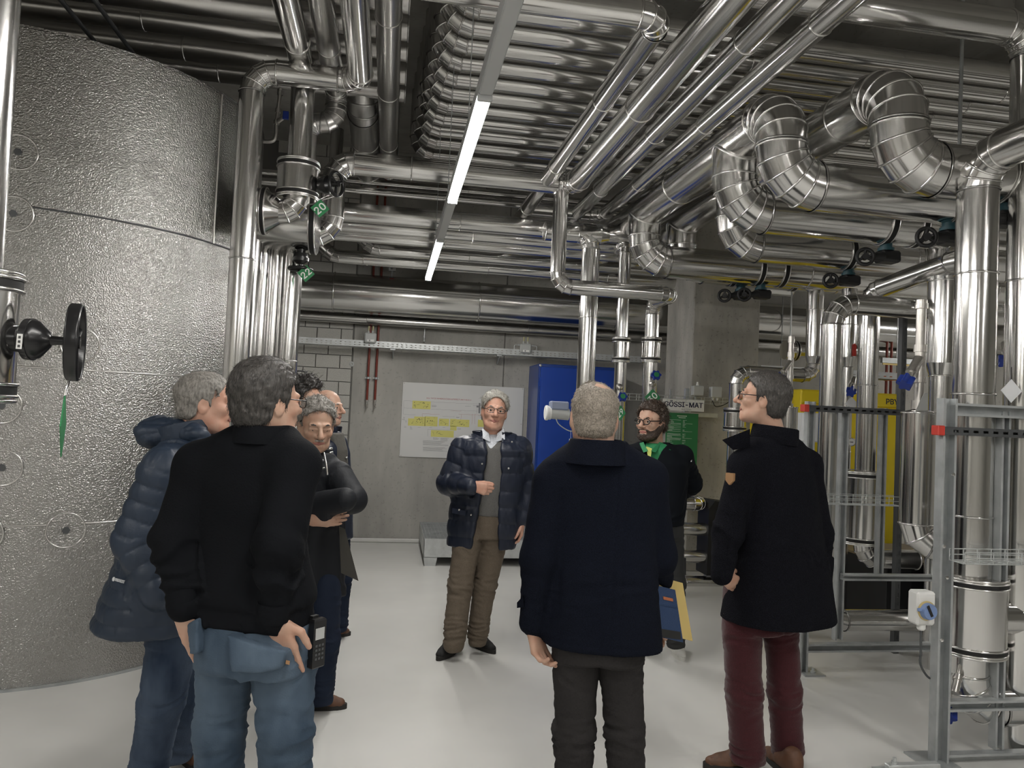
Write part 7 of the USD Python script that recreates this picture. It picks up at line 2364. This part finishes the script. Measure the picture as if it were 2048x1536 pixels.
legs(P, [J(612, 1175, .04), J(606, 1300, .04), J(600, 1425, .05)], [J(647, 1170, -.02), J(650, 1285, -.03), J(641, 1395, .0)], (.092, .075, .062), (.09, .072, .06), 'jeans_dark', 91, P.rows([(1100, 590, 672, .8), (1180, 590, 672, .8)]))
shoe_at(P, (632, 1416), (692, 1416), 'boot', 1.0)
shoe_at(P, (574, 1450), (628, 1462), 'boot', 1.0)
RC = P.rows([(905, 598, 664, .9), (918, 588, 674, .8), (940, 578, 684, .7), (1000, 580, 684, .68), (1080, 580, 684, .70), (1190, 574, 686, .74)])
F = Field(); F.loft(RC, 0, n=2.3)
F.cone(rs, re, .078, .074, .03); F.cone(ls, le, .078, .070, .03)
F.cone(le, lw, .066, .056, .02); F.cone(re, rw, .072, .058, .012)
co = P.add('coat', cloth(F, .0075, .007, (8, 8, 4), 55, 1, lambda v, n: folds([rs, re, rw], [(.25, .12, 60, .006)], seed=3)(v, n)), 'black_coat')
v, f = collar_ring(nb + A([0, -.0, -.03]), (1, 1), UP, .092, .098, .075, .012, .25, fwd=D(IR * .4 - IF * .9))
P.add('collar_stand', (v, f), 'black_coat', under=co)
zp_ = [J(648, 905, -.20), J(653, 930, -.24), J(655, 950, -.25)]
P.add('zip', wire(curve(A(zp_), 5), .004, 6), 'steel', under=co)
for px, py in ((659, 898), (660, 906), (641, 922), (643, 938)):
    P.add('snap_button', lathe(J(px, py, -.20), D(-IF), [(-.05, .006), (0, .006), (.002, 0)], 12), 'steel', under=co)
P.add('open_flap', trimesh_hull([J(678, 1052, -.14), J(690, 1058, -.16), J(717, 1162, -.16), J(682, 1146, -.12), J(678, 1052, -.12), J(690, 1058, -.145), J(717, 1162, -.145), J(682, 1146, -.10)]), 'grey_lining', label='open coat front showing its quilted lining', under=co, smooth=False)

# ---- the bald man behind
bx_, by_ = base(664, 5.1)
P = Person('bald person in a navy jacket behind the man with crossed arms', bx_, by_, yaw_of(unit(IR * .9 - IF * .35)), 1.71)
J = P.J
D = lambda v: P.R @ np.asarray(v, float)
hc = J(656, 815)
c, B = head_axes(hc, D(IR * .93 - IF * .30), D(UP))
s = 1.0
F = Field()
g = head_field(F, c, B, s, nose=1.1)
nb = J(654, 862, .03)
neck(F, c, B, s, nb)
rs, re, rw = J(655, 900, -.16), J(650, 980, -.18), J(670, 1050, -.16)
ls, le, lw = J(672, 900, .16), J(676, 980, .16), J(690, 1050, .1)
F.loft(P.rows([(885, 645, 685), (1060, 645, 685)], .8), .03)
body(P, F, 'skin', .0045)
add_face(P, c, B, s, g)
v, f = hair_mesh(c, B, s, front=.14, side=-.02, back=-.075, thick=.003, wave=.001, seed=3, temple=.20, crown_hole=(0, -.03, .13, .12))
P.add('hair', (v, f), 'hair_stubble', label='cropped hair fringe')
legs(P, [J(660, 1060, -.08), J(658, 1160, -.08), J(650, 1268, -.05)], [J(672, 1060, .08), J(680, 1160, .08), J(676, 1262, .08)], (.09, .075, .06), (.09, .075, .06), 'jeans_dark', 92, P.rows([(1030, 640, 692, .8), (1080, 640, 692, .8)]))
shoe_at(P, (632, 1279), (668, 1281), 'boot', .98)
shoe_at(P, (672, 1272), (700, 1270), 'boot', .98)
RC = P.rows([(862, 640, 678, .9), (876, 632, 690, .8), (905, 630, 697, .75), (980, 634, 699, .75), (1078, 640, 702, .75)])
F = Field(); F.loft(RC, 0)
for a, b, cc in ((rs, re, rw), (ls, le, lw)):
    F.cone(a, b, .07, .062, .03); F.cone(b, cc, .06, .05, .03)
co = P.add('jacket', cloth(F, .009, .008, (8, 8, 4), 57), 'puffer_navy')
P.add('sweater_front', cloth(Field().loft(P.rows([(866, 655, 684, .6, -.1), (900, 668, 693, .6, -.12), (960, 672, 695, .6, -.12)]), 0), .007, .002), 'grey_lining', label='dark patterned sweater at the open collar')
v, f = collar_ring(nb + A([0, -.0, -.02]), (1, 1), UP, .090, .096, .05, .012, .6, fwd=D(IR))
P.add('collar_stand', (v, f), 'puffer_navy', under=co)
P.add('snap_button', lathe(J(692, 916, -.14), D(-IF), [(-.03, .007), (0, .007), (.002, 0)], 12), 'steel', under=co)

# ---- the dark curly-haired man, mostly hidden
bx_, by_ = base(610, 4.5)
P = Person('person with dark curly hair, mostly hidden between the black sweater and the bald head', bx_, by_, yaw_of(unit(IR * .9 + IF * .1)), 1.77)
J = P.J
D = lambda v: P.R @ np.asarray(v, float)
hc = J(609, 798)
c, B = head_axes(hc, D(IR * .95 - IF * .08), D(UP))
s = 1.0
F = Field()
g = head_field(F, c, B, s)
nb = J(602, 862, .02)
neck(F, c, B, s, nb)
F.loft(P.rows([(880, 585, 640), (1050, 585, 640)], .8), .03)
body(P, F, 'skin', .005)
add_face(P, c, B, s, g, brow='hair_dark')
v, f = hair_mesh(c, B, s, front=.058, side=-.03, back=-.09, thick=.020, wave=.022, freq=36, seed=19, temple=.03, stretch=(1, 1, 1), top=.008)
P.add('hair', (v, f), 'hair_dark')
strands(P, c, B, s, v, f, 1200, .035, .0010, 'hair_dark', 19, curl=.008)
legs(P, [J(600, 1080, -.08), J(600, 1200, -.08), J(598, 1320, -.06)], [J(615, 1080, .08), J(618, 1200, .08), J(618, 1310, .08)], (.09, .075, .06), (.09, .075, .06), 'jeans_dark', 93, P.rows([(1040, 580, 640, .8), (1100, 580, 640, .8)]), h=.010)
shoe_at(P, (585, 1338), (625, 1340), 'black'); shoe_at(P, (605, 1326), (640, 1326), 'black')
rs, re, rw = J(602, 905, -.18), J(600, 990, -.2), J(620, 1060, -.18)
ls, le, lw = J(612, 905, .18), J(612, 990, .2), J(625, 1060, .18)
F = Field(); F.loft(P.rows([(866, 588, 630, .9), (885, 578, 642, .8), (930, 572, 648, .75), (1090, 574, 646, .75)]), 0)
for a, b, cc in ((rs, re, rw), (ls, le, lw)):
    F.cone(a, b, .07, .062, .03); F.cone(b, cc, .06, .05, .03)
P.add('jacket', cloth(F, .010, .008, (8, 8, 4), 58), plain('dark_green_jacket', (0.008, 0.016, 0.016), 0.6))
v, f = collar_ring(nb + A([0, -.0, -.02]), (1, 1), UP, .078, .072, .045, .006, .6, fwd=D(IR))
P.add('shirt_collar', (v, f), 'white')
